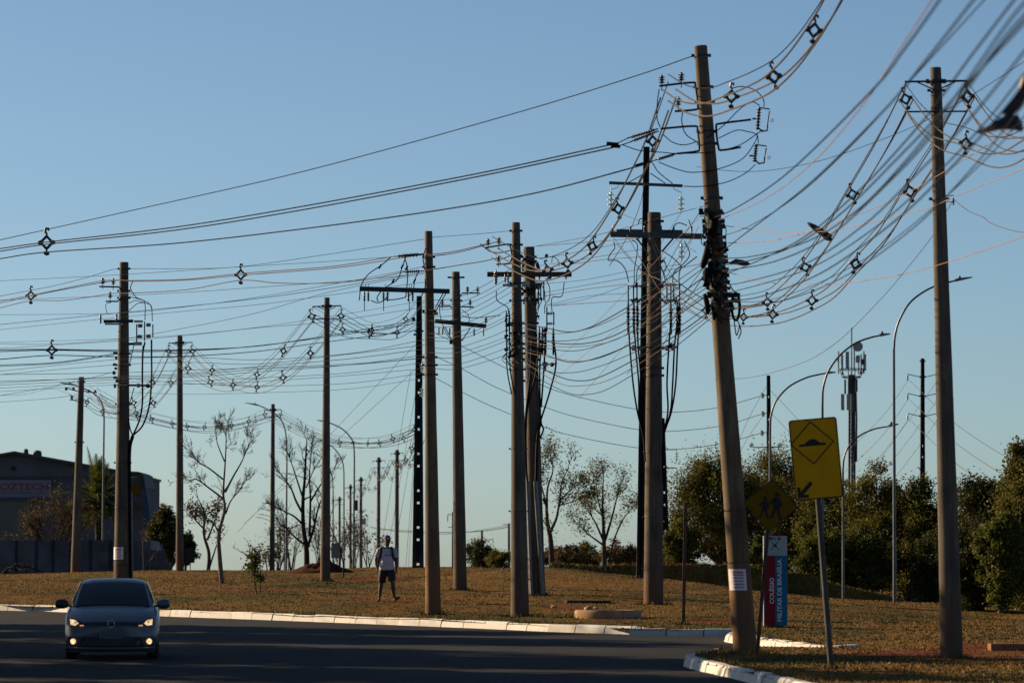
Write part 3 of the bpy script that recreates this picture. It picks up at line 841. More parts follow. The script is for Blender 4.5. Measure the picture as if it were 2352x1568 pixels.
for cp in ([(1410, 555), (1412, 570), (1404, 580), (1397, 597), (1418, 599), (1436, 618), (1444, 648)], [(1452, 551), (1464, 562), (1462, 590), (1457, 620), (1457, 650)], [(1496, 575), (1478, 600), (1464, 620), (1462, 650)],
           [(1520, 575), (1545, 592), (1566, 612)], [(1572, 553), (1584, 585), (1565, 610), (1548, 625), (1545, 650)], [(1565, 612), (1560, 630), (1560, 652)], [(1466, 515), (1470, 503), (1480, 505), (1486, 520)],
           [(1540, 545), (1548, 520), (1560, 512), (1578, 518)], [(1582, 505), (1587, 520), (1589, 528)]):
    P12.cable(cp, 2.3, dy=-.3)
P12.boxp('cable_clamp', 1520, 508, 10, 5, .08, 'steel_dark', -.2)
part('cable_coil', MB().tube([P12.p(1526 + 7 * math.cos(a), 757 + 7 * math.sin(a), -.3) for a in [i * .5 for i in range(12)]], .008, 5), MT['cable_black'], P12.root)

for i in range(26):
    sd = rr.choice([-1, 1]); x = 1503 + sd * rr.uniform(14, 56)
    P12.boxp('cable_clamp', x, rr.choice([rr.uniform(648, 662), rr.uniform(684, 696), rr.uniform(790, 806)]), rr.uniform(4, 9), rr.uniform(4, 9), .1, rr.choice(['steel_dark', 'rubber_black', 'steel', 'grey_porcelain']), -.3 - rr.random() * .1, rr.uniform(-40, 40))
for i in range(6):
    sd = rr.choice([-1, 1]); x = 1503 + sd * rr.uniform(12, 30); y = rr.uniform(570, 650)
    P12.cable([(x, y), (x + rr.uniform(-12, 12), y + rr.uniform(10, 25)), (x + rr.uniform(-10, 10), y + rr.uniform(25, 50)), (x + rr.uniform(-6, 6), y + rr.uniform(45, 80))], 2, rr.choice(['cable_black', 'cable_dark', 'cable_pale']), -.35)
P13 = Pole('utility_pole', (1609, 107), (1712, 1498), 74.2, 30, 56, 'concrete_warm', 'leaning weathered pole on the island corner with a paper notice near its foot')
for y in (128, 200, 235, 302, 330, 490): P13.band(y, 5)
for y in (455, 508, 520, 545, 560, 590, 600, 618, 632, 648, 662, 676): P13.band(y, 6 if y % 4 else 9, 'steel_dark' if y % 3 else 'steel')
for y in (1170, 1290): P13.band(y, 1.5, 'rusty_steel')
P13.bar('bracket', [(1514, 198), (1588, 190), (1597, 197), (1603, 243), (1597, 252), (1550, 256)], 5, dy=-.12, round_k=4)
P13.bar('bracket', [(1517, 296), (1592, 290), (1602, 298), (1606, 341), (1599, 348), (1556, 353)], 5, dy=-.12, round_k=4)
P13.bar('bracket', [(1725, 275), (1655, 284), (1645, 292), (1650, 337), (1658, 345), (1702, 338)], 5, dy=-.12, round_k=4)
for x, y in ((1520, 192), (1565, 186), (1558, 242)): P13.ins('pin', x, y, .78, dy=-.12)
strain(P13, (1440, 318), (1512, 296), -.12, 9, .035); strain(P13, (1448, 326), (1513, 301), -.2, 9, .035); strain(P13, (1505, 368), (1557, 352), -.12, 8, .04)
P13.bar('tie_rod', [(1398, 333), (1420, 328), (1444, 317)], 2.4, dy=-.12); P13.bar('tie_rod', [(1405, 338), (1425, 334), (1452, 325)], 2.4, dy=-.2); P13.bar('tie_rod', [(1474, 377), (1490, 373), (1508, 367)], 2.4, dy=-.12)
P13.bar('bracket', [(1648, 606), (1690, 602)], 3.5, dy=-.12)
P13.boxp('wedge_clamp', 1407, 331, 28, 8, .06, 'rubber_black', -.12, 5); P13.boxp('wedge_clamp', 1414, 336, 22, 7, .06, 'rubber_black', -.2, 5); P13.boxp('wedge_clamp', 1468, 378, 20, 5, .06, 'rubber_black', -.12, -18)
for (x, y0, y1) in ((1742, 247, 298), (1735, 332, 372)):
    A = P13.p(x + 2, y0, -.12); L = (y1 - y0) / P13.k
    part('fuse_insulator', MB().lathe([(.015, 0)] + rib(7, L, .022, .045), P13.p(x - 2, y1, -.12), A - P13.p(x - 2, y1, -.12), 10), MT['porcelain'], P13.root)
    P13.bar('fuse_tube', [(x + 25, y0 + 8), (x + 20, y1 - 6)], 3.2, dy=-.12)
    P13.bar('fuse_frame', [(x, y0), (x + 12, y0 + 2), (x + 26, y0 + 4)], 3, dy=-.12); P13.bar('fuse_frame', [(x - 2, y1 - 6), (x + 8, y1 + 4), (x + 20, y1 + 2), (x + 21, y1 - 8)], 4, dy=-.12)
    part('ring', MB().tube([P13.p(x + 31 + 3 * math.cos(a), y0 + 30 + 3 * math.sin(a), -.12) for a in [i * .52 for i in range(13)]], .006, 5), MT['steel'], P13.root)
    P13.bar('bracket', [(x - 14, y0 + 26), (x, y0 + 26)], 4, dy=-.12)
for cp in ([(1514, 205), (1510, 235), (1509, 270), (1516, 292)], [(1568, 258), (1566, 280), (1575, 308), (1600, 326)], [(1524, 310), (1545, 327), (1572, 333), (1603, 325)],
           [(1678, 204), (1705, 199), (1735, 208), (1753, 228), (1755, 246)], [(1622, 318), (1660, 290), (1700, 250), (1728, 235), (1745, 243)], [(1650, 318), (1690, 300), (1715, 302), (1738, 310), (1742, 330)],
           [(1655, 347), (1700, 333), (1738, 308), (1752, 298)], [(1512, 372), (1550, 387), (1590, 396), (1650, 388), (1705, 365), (1735, 325), (1740, 305)], [(1570, 428), (1615, 428), (1670, 418), (1712, 398), (1735, 378)],
           [(1430, 333), (1470, 346), (1520, 350), (1560, 353), (1640, 350)], [(1470, 378), (1495, 372), (1512, 395), (1545, 422)]):
    P13.cable(cp, 2.4, 'cable_dark', -.15)
for (x0, y0, x1, y1, w) in ((1629, 552, 1613, 616, 16), (1634, 545, 1640, 500, 20), (1622, 618, 1625, 650, 22), (1632, 600, 1628, 640, 14), (1618, 675, 1626, 722, 12), (1636, 700, 1640, 735, 9)):
    part('splice_closure', MB().tube(spline([P13.p(x0, y0, -.25), P13.p((x0 + x1) / 2 + 2, (y0 + y1) / 2, -.27), P13.p(x1, y1, -.25)], 3), [w / P13.k / 2 * f for f in (.6, 1, 1.05, 1.05, 1.05, 1, .6)], 9), MT['rubber_black'], P13.root)
part('cable_coil', MB().tube([P13.p(1690 + 9 * math.cos(a) * (1 + .1 * math.sin(a * 2.3)), 704 + 32 * math.sin(a), -.15 + .02 * math.sin(a * .7)) for a in [i * .35 for i in range(120)]], .02, 5), MT['rubber_black'], P13.root)
for cp in ([(1685, 725), (1688, 750), (1692, 770), (1700, 745)], [(1640, 715), (1652, 735), (1662, 742)], [(1615, 640), (1625, 660), (1640, 672)], [(1694, 735), (1702, 760), (1696, 778)], [(1640, 590), (1660, 620), (1680, 660), (1692, 676)], [(1645, 610), (1668, 640), (1684, 668)], [(1632, 560), (1645, 600), (1640, 650), (1650, 672)]):
    P13.cable(cp, 2.6, 'cable_black', -.28)
P13.bar('bracket', [(1632, 676), (1700, 678)], 11, dy=-.2)
P13.boxp('yellow_tag', 1646, 580, 13, 5, .03, 'yellow_tag', -.28); P13.boxp('yellow_tag', 1632, 568, 5, 9, .03, 'yellow_tag', -.33); P13.boxp('pale_tag', 1640, 517, 8, 7, .03, 'plate_white', -.28); P13.boxp('pale_tag', 1654, 633, 10, 3, .03, 'plate_white', -.28)
part('splice_closure', MB().tube([P13.p(1676, 605, -.1), P13.p(1690, 601, -.1), P13.p(1708, 604, -.1), P13.p(1722, 606, -.1)], [.02, .05, .05, .02], 8), MT['steel'], P13.root)
P13.boxp('cable_clamp', 1610, 486, 10, 14, .1, 'rubber_black', -.1); P13.bar('bracket', [(1607, 476), (1620, 474), (1621, 496), (1608, 497)], 2, dy=-.1)
for x, y, w, h in ((1690, 690, 12, 10), (1680, 700, 8, 24), (1616, 640, 10, 8), (1622, 655, 14, 9), (1630, 588, 16, 12), (1655, 610, 22, 12), (1655, 655, 26, 10), (1640, 535, 20, 16)): P13.boxp('cable_clamp', x, y, w, h, .12, 'rubber_black', -.22, (x * 7) % 40 - 20)

for i in range(34):
    y = rr.uniform(480, 720); cx = P13.c_at(y)
    P13.boxp('cable_clamp', cx + rr.uniform(-26, 22), y, rr.uniform(5, 14), rr.uniform(5, 16), .12, rr.choice(['rubber_black', 'rubber_black', 'steel_dark', 'steel', 'cable_dark']), -.24 - rr.random() * .1, rr.uniform(-40, 40))
for i in range(22):
    y = rr.uniform(490, 690); x = P13.c_at(y) + rr.uniform(-24, 20)
    P13.cable([(x, y), (x + rr.uniform(-14, 12), y + rr.uniform(8, 24)), (x + rr.uniform(-12, 16), y + rr.uniform(24, 50)), (x + rr.uniform(-10, 24), y + rr.uniform(45, 80))], rr.uniform(2, 3.6), rr.choice(['cable_black', 'cable_black', 'cable_pale']), -.33)
P14 = Pole('utility_pole', (2149, 157), (2186, 1511), 71, 25, 53, 'concrete', 'tall concrete pole in bare red soil with twin crossarms, nearest to the trees')
P14.twin(187, 2078, 2222, 257, 5)
P14.band(208, 4); P14.band(457, 5, 'steel'); P14.bar('bracket', [(2160, 450), (2192, 449)], 1.8, dy=-.1); P14.bar('bracket', [(2160, 464), (2192, 464)], 1.8, dy=-.1)
P14.ins('post', 2190, 470, .33, dy=-.1)

far_label = {870: 'distant slim pole with twin crossarms, second beyond the walking man', 912: 'distant slim pole with twin crossarms right behind the walking man'}
for x, yt, yb, Y, w in ((870, 1050, 1318, 363, 7.5), (912, 1033, 1314, 335, 8.5)):
    q = Pole('utility_pole', (x, yt), (x - 1, yb), Y, w, w * 1.35, 'concrete', far_label[x]); q.twin(yt + 8, x - 15, x + 15, yt + 24, 1.5, False)
for x, yt, Y, w, lb in ((829, 1095, 430, 6, 'far pole carrying a small box, beyond the branchy bare tree'), (805, 1112, 480, 5, 'far thin pole with twin crossarms beside the lamp row'), (780, 1140, 540, 5, 'farthest thin pole of the receding row, half hidden by brush')):
    q = Pole('utility_pole', (x, yt), (x, 1325), Y, w, w * 1.5, 'concrete', lb); q.twin(yt + 7, x - 12, x + 12, yt + 19, 1.3, False)
    if x == 829:
        q.boxp('transformer_box', 836, 1197, 9, 14, .5, 'plate_white', -.2); q.boxp('transformer_box', 818, 1160, 8, 24, .4, 'steel_dark', -.1)
for x, yt, lb, arms in ((1107, 1218, 'small far dark pole rising out of the dark round tree', True), (1169, 1202, 'small far plain pole left of the kerbside pole', False)):
    q = Pole('utility_pole', (x, yt), (x, 1318), 330, 5, 7, 'concrete_dark', lb)
    if arms:
        q.bar('crossarm', [(1082, 1238), (1107, 1243), (1132, 1237)], 1.5); q.bar('hanger', [(1132, 1237), (1133, 1248)], 1.5)
    else:
        q.bar('crossarm', [(1155, 1204), (1182, 1202)], 1.5)
P20 = Pole('utility_pole', (1040, 1175), (1040, 1318), 360, 4, 6, 'concrete_dark', 'far pole hidden behind the tilted-crossarm pole, two arms showing')
for y in (1181, 1210): P20.bar('crossarm', [(1029, y), (1040, y)], 1.6)
P20.bar('hanger', [(1029, 1181), (1028, 1197)], 1.8)
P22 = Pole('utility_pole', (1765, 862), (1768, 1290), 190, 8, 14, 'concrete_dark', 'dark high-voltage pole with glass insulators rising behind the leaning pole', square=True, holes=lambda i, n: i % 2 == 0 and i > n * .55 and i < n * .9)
for x, y in ((1751, 908), (1752, 950), (1750, 994)):
    part('glass_insulator', MB().lathe([(.03, -.1), (.13, -.04), (.13, .04), (.03, .1)], P22.p(x, y), (1, 0, .3), 12), MT['glass'], P22.root)
    P22.bar('stub_arm', [(x, y), (1766, y - 2)], 1.6)
P22.bar('crossarm', [(1730, 1027), (1795, 1026)], 2.4)
for x in (1726, 1792):
    part('glass_insulator', MB().lathe([(.03, -.1), (.12, -.04), (.12, .04), (.03, .1)], P22.p(x, 1022), (0, 0, 1), 12), MT['glass'], P22.root)
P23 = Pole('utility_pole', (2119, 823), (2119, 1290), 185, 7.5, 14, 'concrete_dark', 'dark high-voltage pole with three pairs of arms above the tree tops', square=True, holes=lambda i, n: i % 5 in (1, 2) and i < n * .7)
for y in (865, 909, 955):
    for sd in (-1, 1):
        xe = 2119 + sd * 34
        P23.bar('arm', [(2119 + sd * 4, y + 1), (xe, y - 6)], 1.8); P23.bar('arm_tip', [(xe, y - 6), (xe, y - 2)], 1.6)
        P23.ins('post', xe, y + 8, .75)
    P23.band(y, 4)
P23.band(829, 3)
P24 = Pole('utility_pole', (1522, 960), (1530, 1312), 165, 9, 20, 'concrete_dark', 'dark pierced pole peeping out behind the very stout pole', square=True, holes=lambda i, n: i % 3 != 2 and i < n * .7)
for y in (1032, 1074):
    P24.bar('arm', [(1520, y), (1555, y)], 2.2); P24.bar('arm_brace', [(1522, y - 10), (1536, y)], 1.4)
    P24.ins('string', 1554, y + 5, .85)

# thin sign posts and stakes
mb = MB().beam(foot(1568, 94) + Vector((0, 0, -.2)), at(1575, 1153, 94), .075, .045, (0, 1, 0))
solo('rusty_post', mb, MT['rusty_steel'], 'thin rusty steel post standing alone on the grass by the kerb', 'post', smooth=False)

# paper notices wrapped on two poles
def notice(pl, x0, x1, y0, y1, label, lines):
    cx = pl.c_at((y0 + y1) / 2); r = pl.w_at((y0 + y1) / 2) / 2
    root = thing('paper_notice', pl.p(cx, y1, -r), label, 'notice')
    def sheet(xa, xb, ya, yb, off):
        mb = MB(); n = 8
        for y in (ya, yb):
            rr2 = pl.w_at(y) / 2 + off; c = pl.p(pl.c_at(y), y)
            for i in range(n + 1):
                X = (xa + (xb - xa) * i / n - pl.c_at((y0 + y1) / 2)) / pl.k
                X = max(-rr2 * .995, min(rr2 * .995, X))
                mb.v.append((c.x + X, c.y - math.sqrt(max(rr2 * rr2 - X * X, 0)), c.z))
        mb.f = [(i, i + 1, n + 2 + i, n + 1 + i) for i in range(n)]
        return mb
    part('sheet', sheet(x0, x1, y0, y1, .006), MT['paper'], root)
    for (a, b2, c2, d) in lines:
        part('print_line', sheet(a, b2, c2, d, .009), MT['red_ink'], root)
MT['paper'] = simple('paper', (.68, .66, .68), .8, 0, .08, 10)
MT['red_ink'] = simple('red_ink', (.42, .07, .10), .8, 0, .15, 30)
def print_rows(x0, x1, y0, n, step, hgt, seed):
    r2 = random.Random(seed); out = []
    for i in range(n):
        x = x0
        while x < x1 - 2:
            w = r2.uniform(2, 5); out.append((x, min(x + w, x1), y0 + i * step, y0 + i * step + hgt * (1.5 if i == 0 else 1))); x += w + r2.uniform(.8, 1.6)
    return out
notice(P13, 1674, 1713, 1306, 1355, 'white paper notice with red print on the leaning pole', print_rows(1683, 1707, 1311, 6, 7, 3.4, 2))
notice(P1, 261, 285, 1256, 1284, 'white paper notice with red print on the thick pole above the car', print_rows(265, 281, 1259, 6, 4, 2, 3))
# ------------------------------------------------------------------ lines
def run_on(P, a, b2):
    """lines that leave the view go on for a while beyond it"""
    out = lambda q: q[0] <= 0 or q[0] >= 2352 or q[1] <= 0
    if out(b2): P = P + [P[-1] + (P[-1] - P[-2]).normalized() * d for d in (8, 25)]
    if out(a): P = [P[0] + (P[0] - P[1]).normalized() * d for d in (25, 8)] + P
    return P
def wire(pts, r, mat, label, group=None, name='power_line', k=7):
    P = run_on(spline([at(*p) for p in pts], k), pts[0], pts[-1])
    return solo(name, MB().tube(P, r, 5), MT[mat], label, 'cable', group)
def spread(pxy, y0, y1):
    """give a depth to each picture point, linear in distance along the line"""
    d = [0]
    for a, b2 in zip(pxy[:-1], pxy[1:]): d.append(d[-1] + math.hypot(b2[0] - a[0], b2[1] - a[1]))
    return [(p[0], p[1], 1 / ((1 / y0) + (1 / y1 - 1 / y0) * t / d[-1])) for p, t in zip(pxy, d)]
def line(pxy, y0, y1, r, mat, label, group=None, name='power_line'):
    return wire(spread(pxy, y0, y1), r, mat, label, group, name)
ORD = ['first', 'second', 'third', 'fourth', 'fifth', 'sixth', 'seventh', 'eighth', 'ninth', 'tenth', 'eleventh', 'twelfth', 'thirteenth', 'fourteenth', 'fifteenth', 'sixteenth', 'seventeenth', 'eighteenth', 'nineteenth', 'twentieth']
def bundle(pxy, y0, y1, spx, where, start, mat='cable_pale', s=1.0, r=.011, mess=True, sag=None, grp=None):
    """spacer cable: a messenger and three sheathed conductors held by diamond spacers at picture x = spx"""
    grp = grp or 'spacer cable ' + where
    C3 = spline([at(*p) for p in spread(pxy, y0, y1)], 9)
    px = spline([Vector((p[0], p[1], 0)) for p in pxy], 9)
    X3 = run_on(C3, pxy[0], pxy[-1])
    off = [(-.135 * s, 0), (.135 * s, 0), (0, -.225 * s)]
    for q, (dx, dz) in enumerate(off):
        solo('power_line', MB().tube([p + Vector((dx, 0, dz)) for p in X3], r, 5), MT[mat], ('upper' if q < 2 else 'lowest') + ' conductor of the cable ' + where, 'cable', 'conductors ' + where)
    if mess:
        n = len(C3)
        solo('messenger_wire', MB().tube([p + Vector((0, 0, .28 * s)) for p in X3], r * .6, 5), MT['cable_dark'], 'messenger wire above the cable ' + where, 'cable')
    spx = sorted(spx, key=lambda v: abs(v - pxy[0][0]))
    for i, x in enumerate(spx):
        j = min(range(len(px) - 1), key=lambda t: abs((px[t].x + px[t + 1].x) / 2 - x))
        a, b2 = px[j].x, px[j + 1].x
        t = 0 if abs(b2 - a) < 1e-6 else max(0, min(1, (x - a) / (b2 - a)))
        p = C3[j].lerp(C3[j + 1], t)
        o = put('cable_spacer', ME['spacer'], None, p, s * random.uniform(.72, .88), Quaternion((0, 1, 0), random.uniform(-.3, .3)) @ Quaternion((0, 0, 1), random.uniform(-.5, .5)))
        if len(spx) == 1: lab = 'dark spacer on the cable ' + where
        else: lab = '%s spacer from %s on cable %s' % (ORD[i], start, where)
        tag(o, lab, 'cable spacer', 'diamond cable spacers')

# upper lines from the leaning pole down to the frame edge
line([(1588, 130), (1450, 178), (1180, 261), (700, 393), (300, 484), (0, 551)], 74.2, 100, .010, 'cable_dark', 'topmost thin line running down from the head of the leaning pole')
line([(1400, 333), (1100, 398), (700, 473), (400, 522), (107, 556), (0, 571)], 74.2, 99, .0135, 'cable_dark', 'upper of the paired dark cables running from the leaning pole', name='power_line')
line([(1408, 339), (1100, 405), (700, 481), (400, 529), (107, 561), (0, 577)], 74.2, 99, .0135, 'cable_dark', 'lower of the paired dark cables running from the leaning pole')
line([(1480, 378), (1240, 441), (1000, 484), (700, 525), (400, 559), (107, 579), (0, 594)], 74.2, 99, .0135, 'cable_dark', 'lone dark cable below the paired ones from the leaning pole')
o = put('cable_spacer', ME['spacer'], None, at(107, 557, 97.2), 1.15); tag(o, 'dark spacer clamping the three cables high at the frame edge', 'cable spacer', 'diamond cable spacers')

# spacer line: frame edge - thick pole - long-armed pole - kerbside pole
line([(0, 680), (120, 657), (200, 637), (255, 620), (277, 617)], 118, 125, .007, 'cable_dark', 'thin wire tied to the head of the thick pole above the car')
line([(296, 617), (430, 617), (556, 612), (760, 583), (976, 549)], 125, 102.7, .007, 'cable_dark', 'thin messenger wire between the heads of the thick and the long-armed pole')
for pts, lb in (([(0, 692), (120, 668), (236, 645), (305, 644), (430, 641), (553, 628), (760, 612), (900, 590), (940, 587)], 'upper pale conductor passing the thick pole top'),
                ([(0, 696), (120, 670), (260, 645), (310, 646), (430, 643), (553, 632), (770, 615), (915, 593), (960, 586)], 'middle pale conductor passing the thick pole top'),
                ([(0, 707), (70, 691), (140, 690), (200, 683), (258, 674), (300, 673), (430, 665), (553, 644), (640, 650), (760, 650), (850, 641), (930, 624)], 'lowest pale conductor passing the thick pole bracket')):
    line(pts, 130, 102.7, .012, 'cable_pale', lb)
for x, y, Y, lb in ((71, 679, 128, 'dark spacer on the pale conductors near the frame edge'), (553, 631, 113, 'dark spacer on the pale conductors midway between thick and long-armed poles'), (119, 804, 120, 'dark spacer on the black cables below the thick pole crossarm')):
    o = put('cable_spacer', ME['spacer'], None, at(x, y, Y), 1.0); tag(o, lb, 'cable spacer', 'diamond cable spacers')
for i, pts in enumerate([[(975, 586), (1040, 578), (1110, 562), (1121, 557)], [(975, 590), (1050, 580), (1146, 554)], [(975, 622), (1060, 608), (1110, 600), (1145, 592)]]):
    line(pts, 102.7, 100.3, .012, 'cable_pale', ['upper', 'middle', 'lower'][i] + ' pale conductor between the long-armed pole and the kerbside pole')
line([(993, 545), (1100, 537), (1164, 531), (1177, 528)], 102.7, 100.3, .006, 'cable_dark', 'thin wire between the tops of the long-armed and kerbside poles')
# black spacer cable one level lower
for i, pts in enumerate([[(0, 807), (119, 804), (262, 807), (400, 806), (551, 798), (743, 775), (940, 745), (962, 738)], [(0, 803), (119, 802), (262, 804), (420, 803), (588, 795), (743, 772), (960, 735)], [(0, 825), (119, 816), (262, 819), (420, 818), (588, 807), (743, 786), (960, 758)]]):
    line(pts, 122, 173, .014, 'cable_dark', ['middle', 'upper', 'lower'][i] + ' black cable of the flat trio running to the dark pierced pole')
line([(0, 789), (119, 790), (280, 778), (430, 752), (588, 719), (760, 670), (975, 628)], 121, 103, .006, 'cable_dark', 'thin wire rising from the black spacer up to the long-armed pole')

# family of telephone and service lines crossing behind the thick pole
fam = [([(0, 645), (272, 631), (551, 613), (760, 600), (900, 590), (976, 585)], .006), ([(0, 689), (250, 680), (430, 671), (588, 660), (800, 645), (930, 632), (975, 625)], .006), ([(0, 723), (272, 719), (430, 704), (588, 683), (801, 646), (975, 612)], .006),
       ([(0, 745), (290, 717), (588, 686), (800, 655), (975, 625)], .008), ([(0, 757), (230, 733), (430, 714), (588, 700), (800, 672), (975, 648)], .006), ([(0, 786), (272, 778), (430, 768), (588, 752), (800, 720), (975, 690)], .005),
       ([(0, 800), (272, 783), (430, 770), (588, 753), (760, 738), (975, 705)], .006), ([(0, 838), (130, 832), (262, 812)], .010), ([(0, 841), (130, 834), (262, 815)], .010), ([(0, 852), (262, 826), (430, 820), (588, 826), (800, 812), (975, 780)], .007),
       ([(0, 860), (262, 838), (430, 832), (588, 836), (760, 818), (975, 792)], .007), ([(0, 875), (262, 868), (430, 862), (588, 848), (800, 838), (975, 822)], .008), ([(0, 879), (262, 865), (430, 858), (588, 842), (800, 824), (970, 802)], .008),
       ([(0, 884), (262, 872), (430, 866), (588, 854), (800, 838), (975, 815)], .007), ([(0, 891), (262, 878), (430, 875), (588, 868), (800, 856), (975, 832)], .006), ([(0, 899), (140, 890), (262, 884), (430, 882), (588, 876), (800, 862), (975, 846)], .006),
       ([(0, 908), (140, 884), (262, 854)], .007), ([(0, 923), (100, 916), (172, 908)], .006), ([(280, 868), (430, 880), (588, 886), (800, 880), (975, 856)], .006), ([(285, 900), (430, 905), (588, 902), (800, 893), (975, 868)], .005)]
for i, (pts, r) in enumerate(fam):
    line(pts, 126 + i * .3, 103.0 if len(pts) > 4 else 126, r, 'cable_dark', ORD[i] + ' thin service line from the top, crossing behind the thick pole', 'service lines between frame edge and long-armed pole', 'service_line')
line([(0, 860), (262, 856), (430, 850), (600, 844), (740, 838), (860, 832), (965, 822)], 126, 173, .008, 'cable_pale', 'pale twisted line crossing the slim pole with twin crossarms')
line([(168, 908), (120, 893), (60, 905), (0, 908)], 196, 160, .006, 'cable_dark', 'thin wire leaving the slender leaning pole toward the frame edge')
# from the long-armed pole through to the kerbside pole cluster
rr = random.Random(11)
for i in range(14):
    y0 = 690 + i * 12 + rr.uniform(-4, 4); y1 = 615 + i * 15 + rr.uniform(-6, 6)
    line([(985, y0), (1045, y0 - 5 + i * .6), (1110, (y0 + y1) / 2 + 4), (1175, y1)], 102.5, 100.0, .0065, rr.choice(['cable_dark', 'cable_dark', 'cable_pale']), ORD[i] + ' service line from the top between the long-armed and kerbside poles', 'service lines between long-armed and kerbside poles', 'service_line')

# twin spacer circuits on the slim twin-crossarm poles
bundle([(387, 806), (432, 846), (483, 877), (535, 884), (590, 860), (651, 806), (718, 724)], 172, 143, (432, 483, 535, 590, 651, 716), 'joining the inner arms of the slim poles', 'the bare tree', s=1.0)
bundle([(442, 806), (487, 850), (535, 877), (590, 889), (650, 867), (713, 811), (784, 724)], 172, 143, (442, 487, 590, 650, 713, 783), 'joining the outer arms of the slim poles', 'the bare tree', s=1.0)
bundle([(718, 724), (787, 757), (851, 764), (912, 764), (965, 735)], 143, 173, (787, 851, 912), 'from inner arm to pierced pole', 'the slim pole', s=1.0)
bundle([(784, 724), (851, 758), (900, 750), (932, 733), (967, 692)], 143, 173, (853, 932), 'from outer arm to pierced pole', 'the slim pole', s=1.0)
bundle([(387, 806), (350, 878), (307, 925), (265, 934), (235, 925), (205, 900)], 172, 196, (350, 307, 388), 'from inner arm to the slender pole', 'the slim pole', s=1.0)
bundle([(442, 806), (392, 878), (352, 925), (312, 948), (260, 948), (222, 905)], 172, 196, (392, 352, 312), 'from outer arm to the slender pole', 'the slim pole', s=1.0)
bundle([(165, 905), (200, 924), (235, 945), (312, 955), (400, 974), (470, 984), (540, 978), (608, 951)], 196, 245, (200, 235, 316, 348, 396, 430, 508, 571, 609), 'sagging low behind the bare tree top', 'the palm', 'cable_dark', 1.0, .012)
bundle([(222, 905), (300, 945), (400, 972), (470, 980), (560, 972), (646, 951)], 196, 245, (470, 532, 645), 'parallel behind the bare tree top', 'the palm', 'cable_dark', 1.0, .012)
bundle([(608, 951), (665, 980), (718, 1003), (780, 1017), (845, 1018), (900, 1008), (955, 985)], 245, 175, (665, 718, 780, 845, 902, 952), 'leaving the small far pole', 'the small far pole', 'cable_dark', .85, .012)
bundle([(646, 951), (704, 985), (760, 1008), (811, 1016), (872, 1018), (927, 1006), (957, 990)], 245, 175, (704, 811, 872, 927), 'off the far arm of the small far pole', 'that pole', 'cable_dark', .85, .012)
# farther twin-arm row
def far_span(x0, y0, Y0, x1, y1, Y1, sag, where, n):
    pts = [(x0 + (x1 - x0) * t, y0 + (y1 - y0) * t + sag * 4 * t * (1 - t)) for t in (0, .2, .4, .6, .8, 1)]
    bundle(pts, Y0, Y1, [x0 + (x1 - x0) * (i + .5) / n for i in range(n)], where, 'the man', 'cable_pale', 1.0, .014, False)
for sd, nm in ((-14, 'near'), (14, 'off')):
    far_span(912 + sd, 1056, 335, 870 + sd, 1073, 363, 34, 'of the %s side behind the man' % nm, 4)
    far_span(870 + sd, 1073, 363, 829 + sd * .8, 1116, 430, 26, 'of the %s side past him' % nm, 3)
    far_span(829 + sd * .8, 1116, 430, 805 + sd * .7, 1130, 480, 18, 'of the %s side by the boxed pole' % nm, 2)
    far_span(960 + sd * .5, 1010, 175, 912 + sd, 1056, 335, 30, 'of the %s side by the pierced pole' % nm, 4)

# guy wires
for i, (a, b2) in enumerate((((955, 790), (545, 1222)), ((965, 838), (560, 1202)), ((944, 850), (868, 1300)), ((955, 900), (884, 1300)), ((968, 900), (900, 1300)), ((956, 990), (932, 1300)), ((958, 960), (938, 1300)))):
    line([a, ((a[0] + b2[0]) / 2, (a[1] + b2[1]) / 2 + 1), b2], 173, 215 if i < 2 else 205, .008, 'cable_dark', ORD[i] + ' guy wire of the pierced pole, counted at the ground from the bare trees', 'guy wires of the dark pierced pole', 'guy_wire')
line([(850, 1210), (900, 1216), (960, 1220), (1040, 1222), (1107, 1219), (1160, 1211), (1169, 1206)], 420, 330, .03, 'cable_dark', 'far thick cable hanging level behind the walking man')
line([(860, 1214), (960, 1224), (1050, 1224), (1169, 1206)], 420, 330, .02, 'cable_dark', 'far lower cable hanging level behind the walking man')

# big spacer cable: kerbside pole - leaning pole - out of the top of the frame
bundle([(1130, 570), (1160, 588), (1195, 607), (1243, 622), (1300, 606), (1360, 565), (1420, 480), (1470, 385), (1500, 322), (1535, 225)], 100.3, 74.2, (1258, 1303, 1360, 1420, 1499), 'climbing to the leaning pole', 'the kerbside pole', 'cable_pale', 1.0, .015)
bundle([(1535, 205), (1580, 232), (1630, 238), (1680, 222), (1730, 202), (1777, 176), (1825, 130), (1870, 70), (1905, 15), (1945, -60)], 74.2, 55, (1680, 1777, 1870), 'leaving the leaning pole upward', 'the leaning pole', 'cable_pale', .92, .0145)
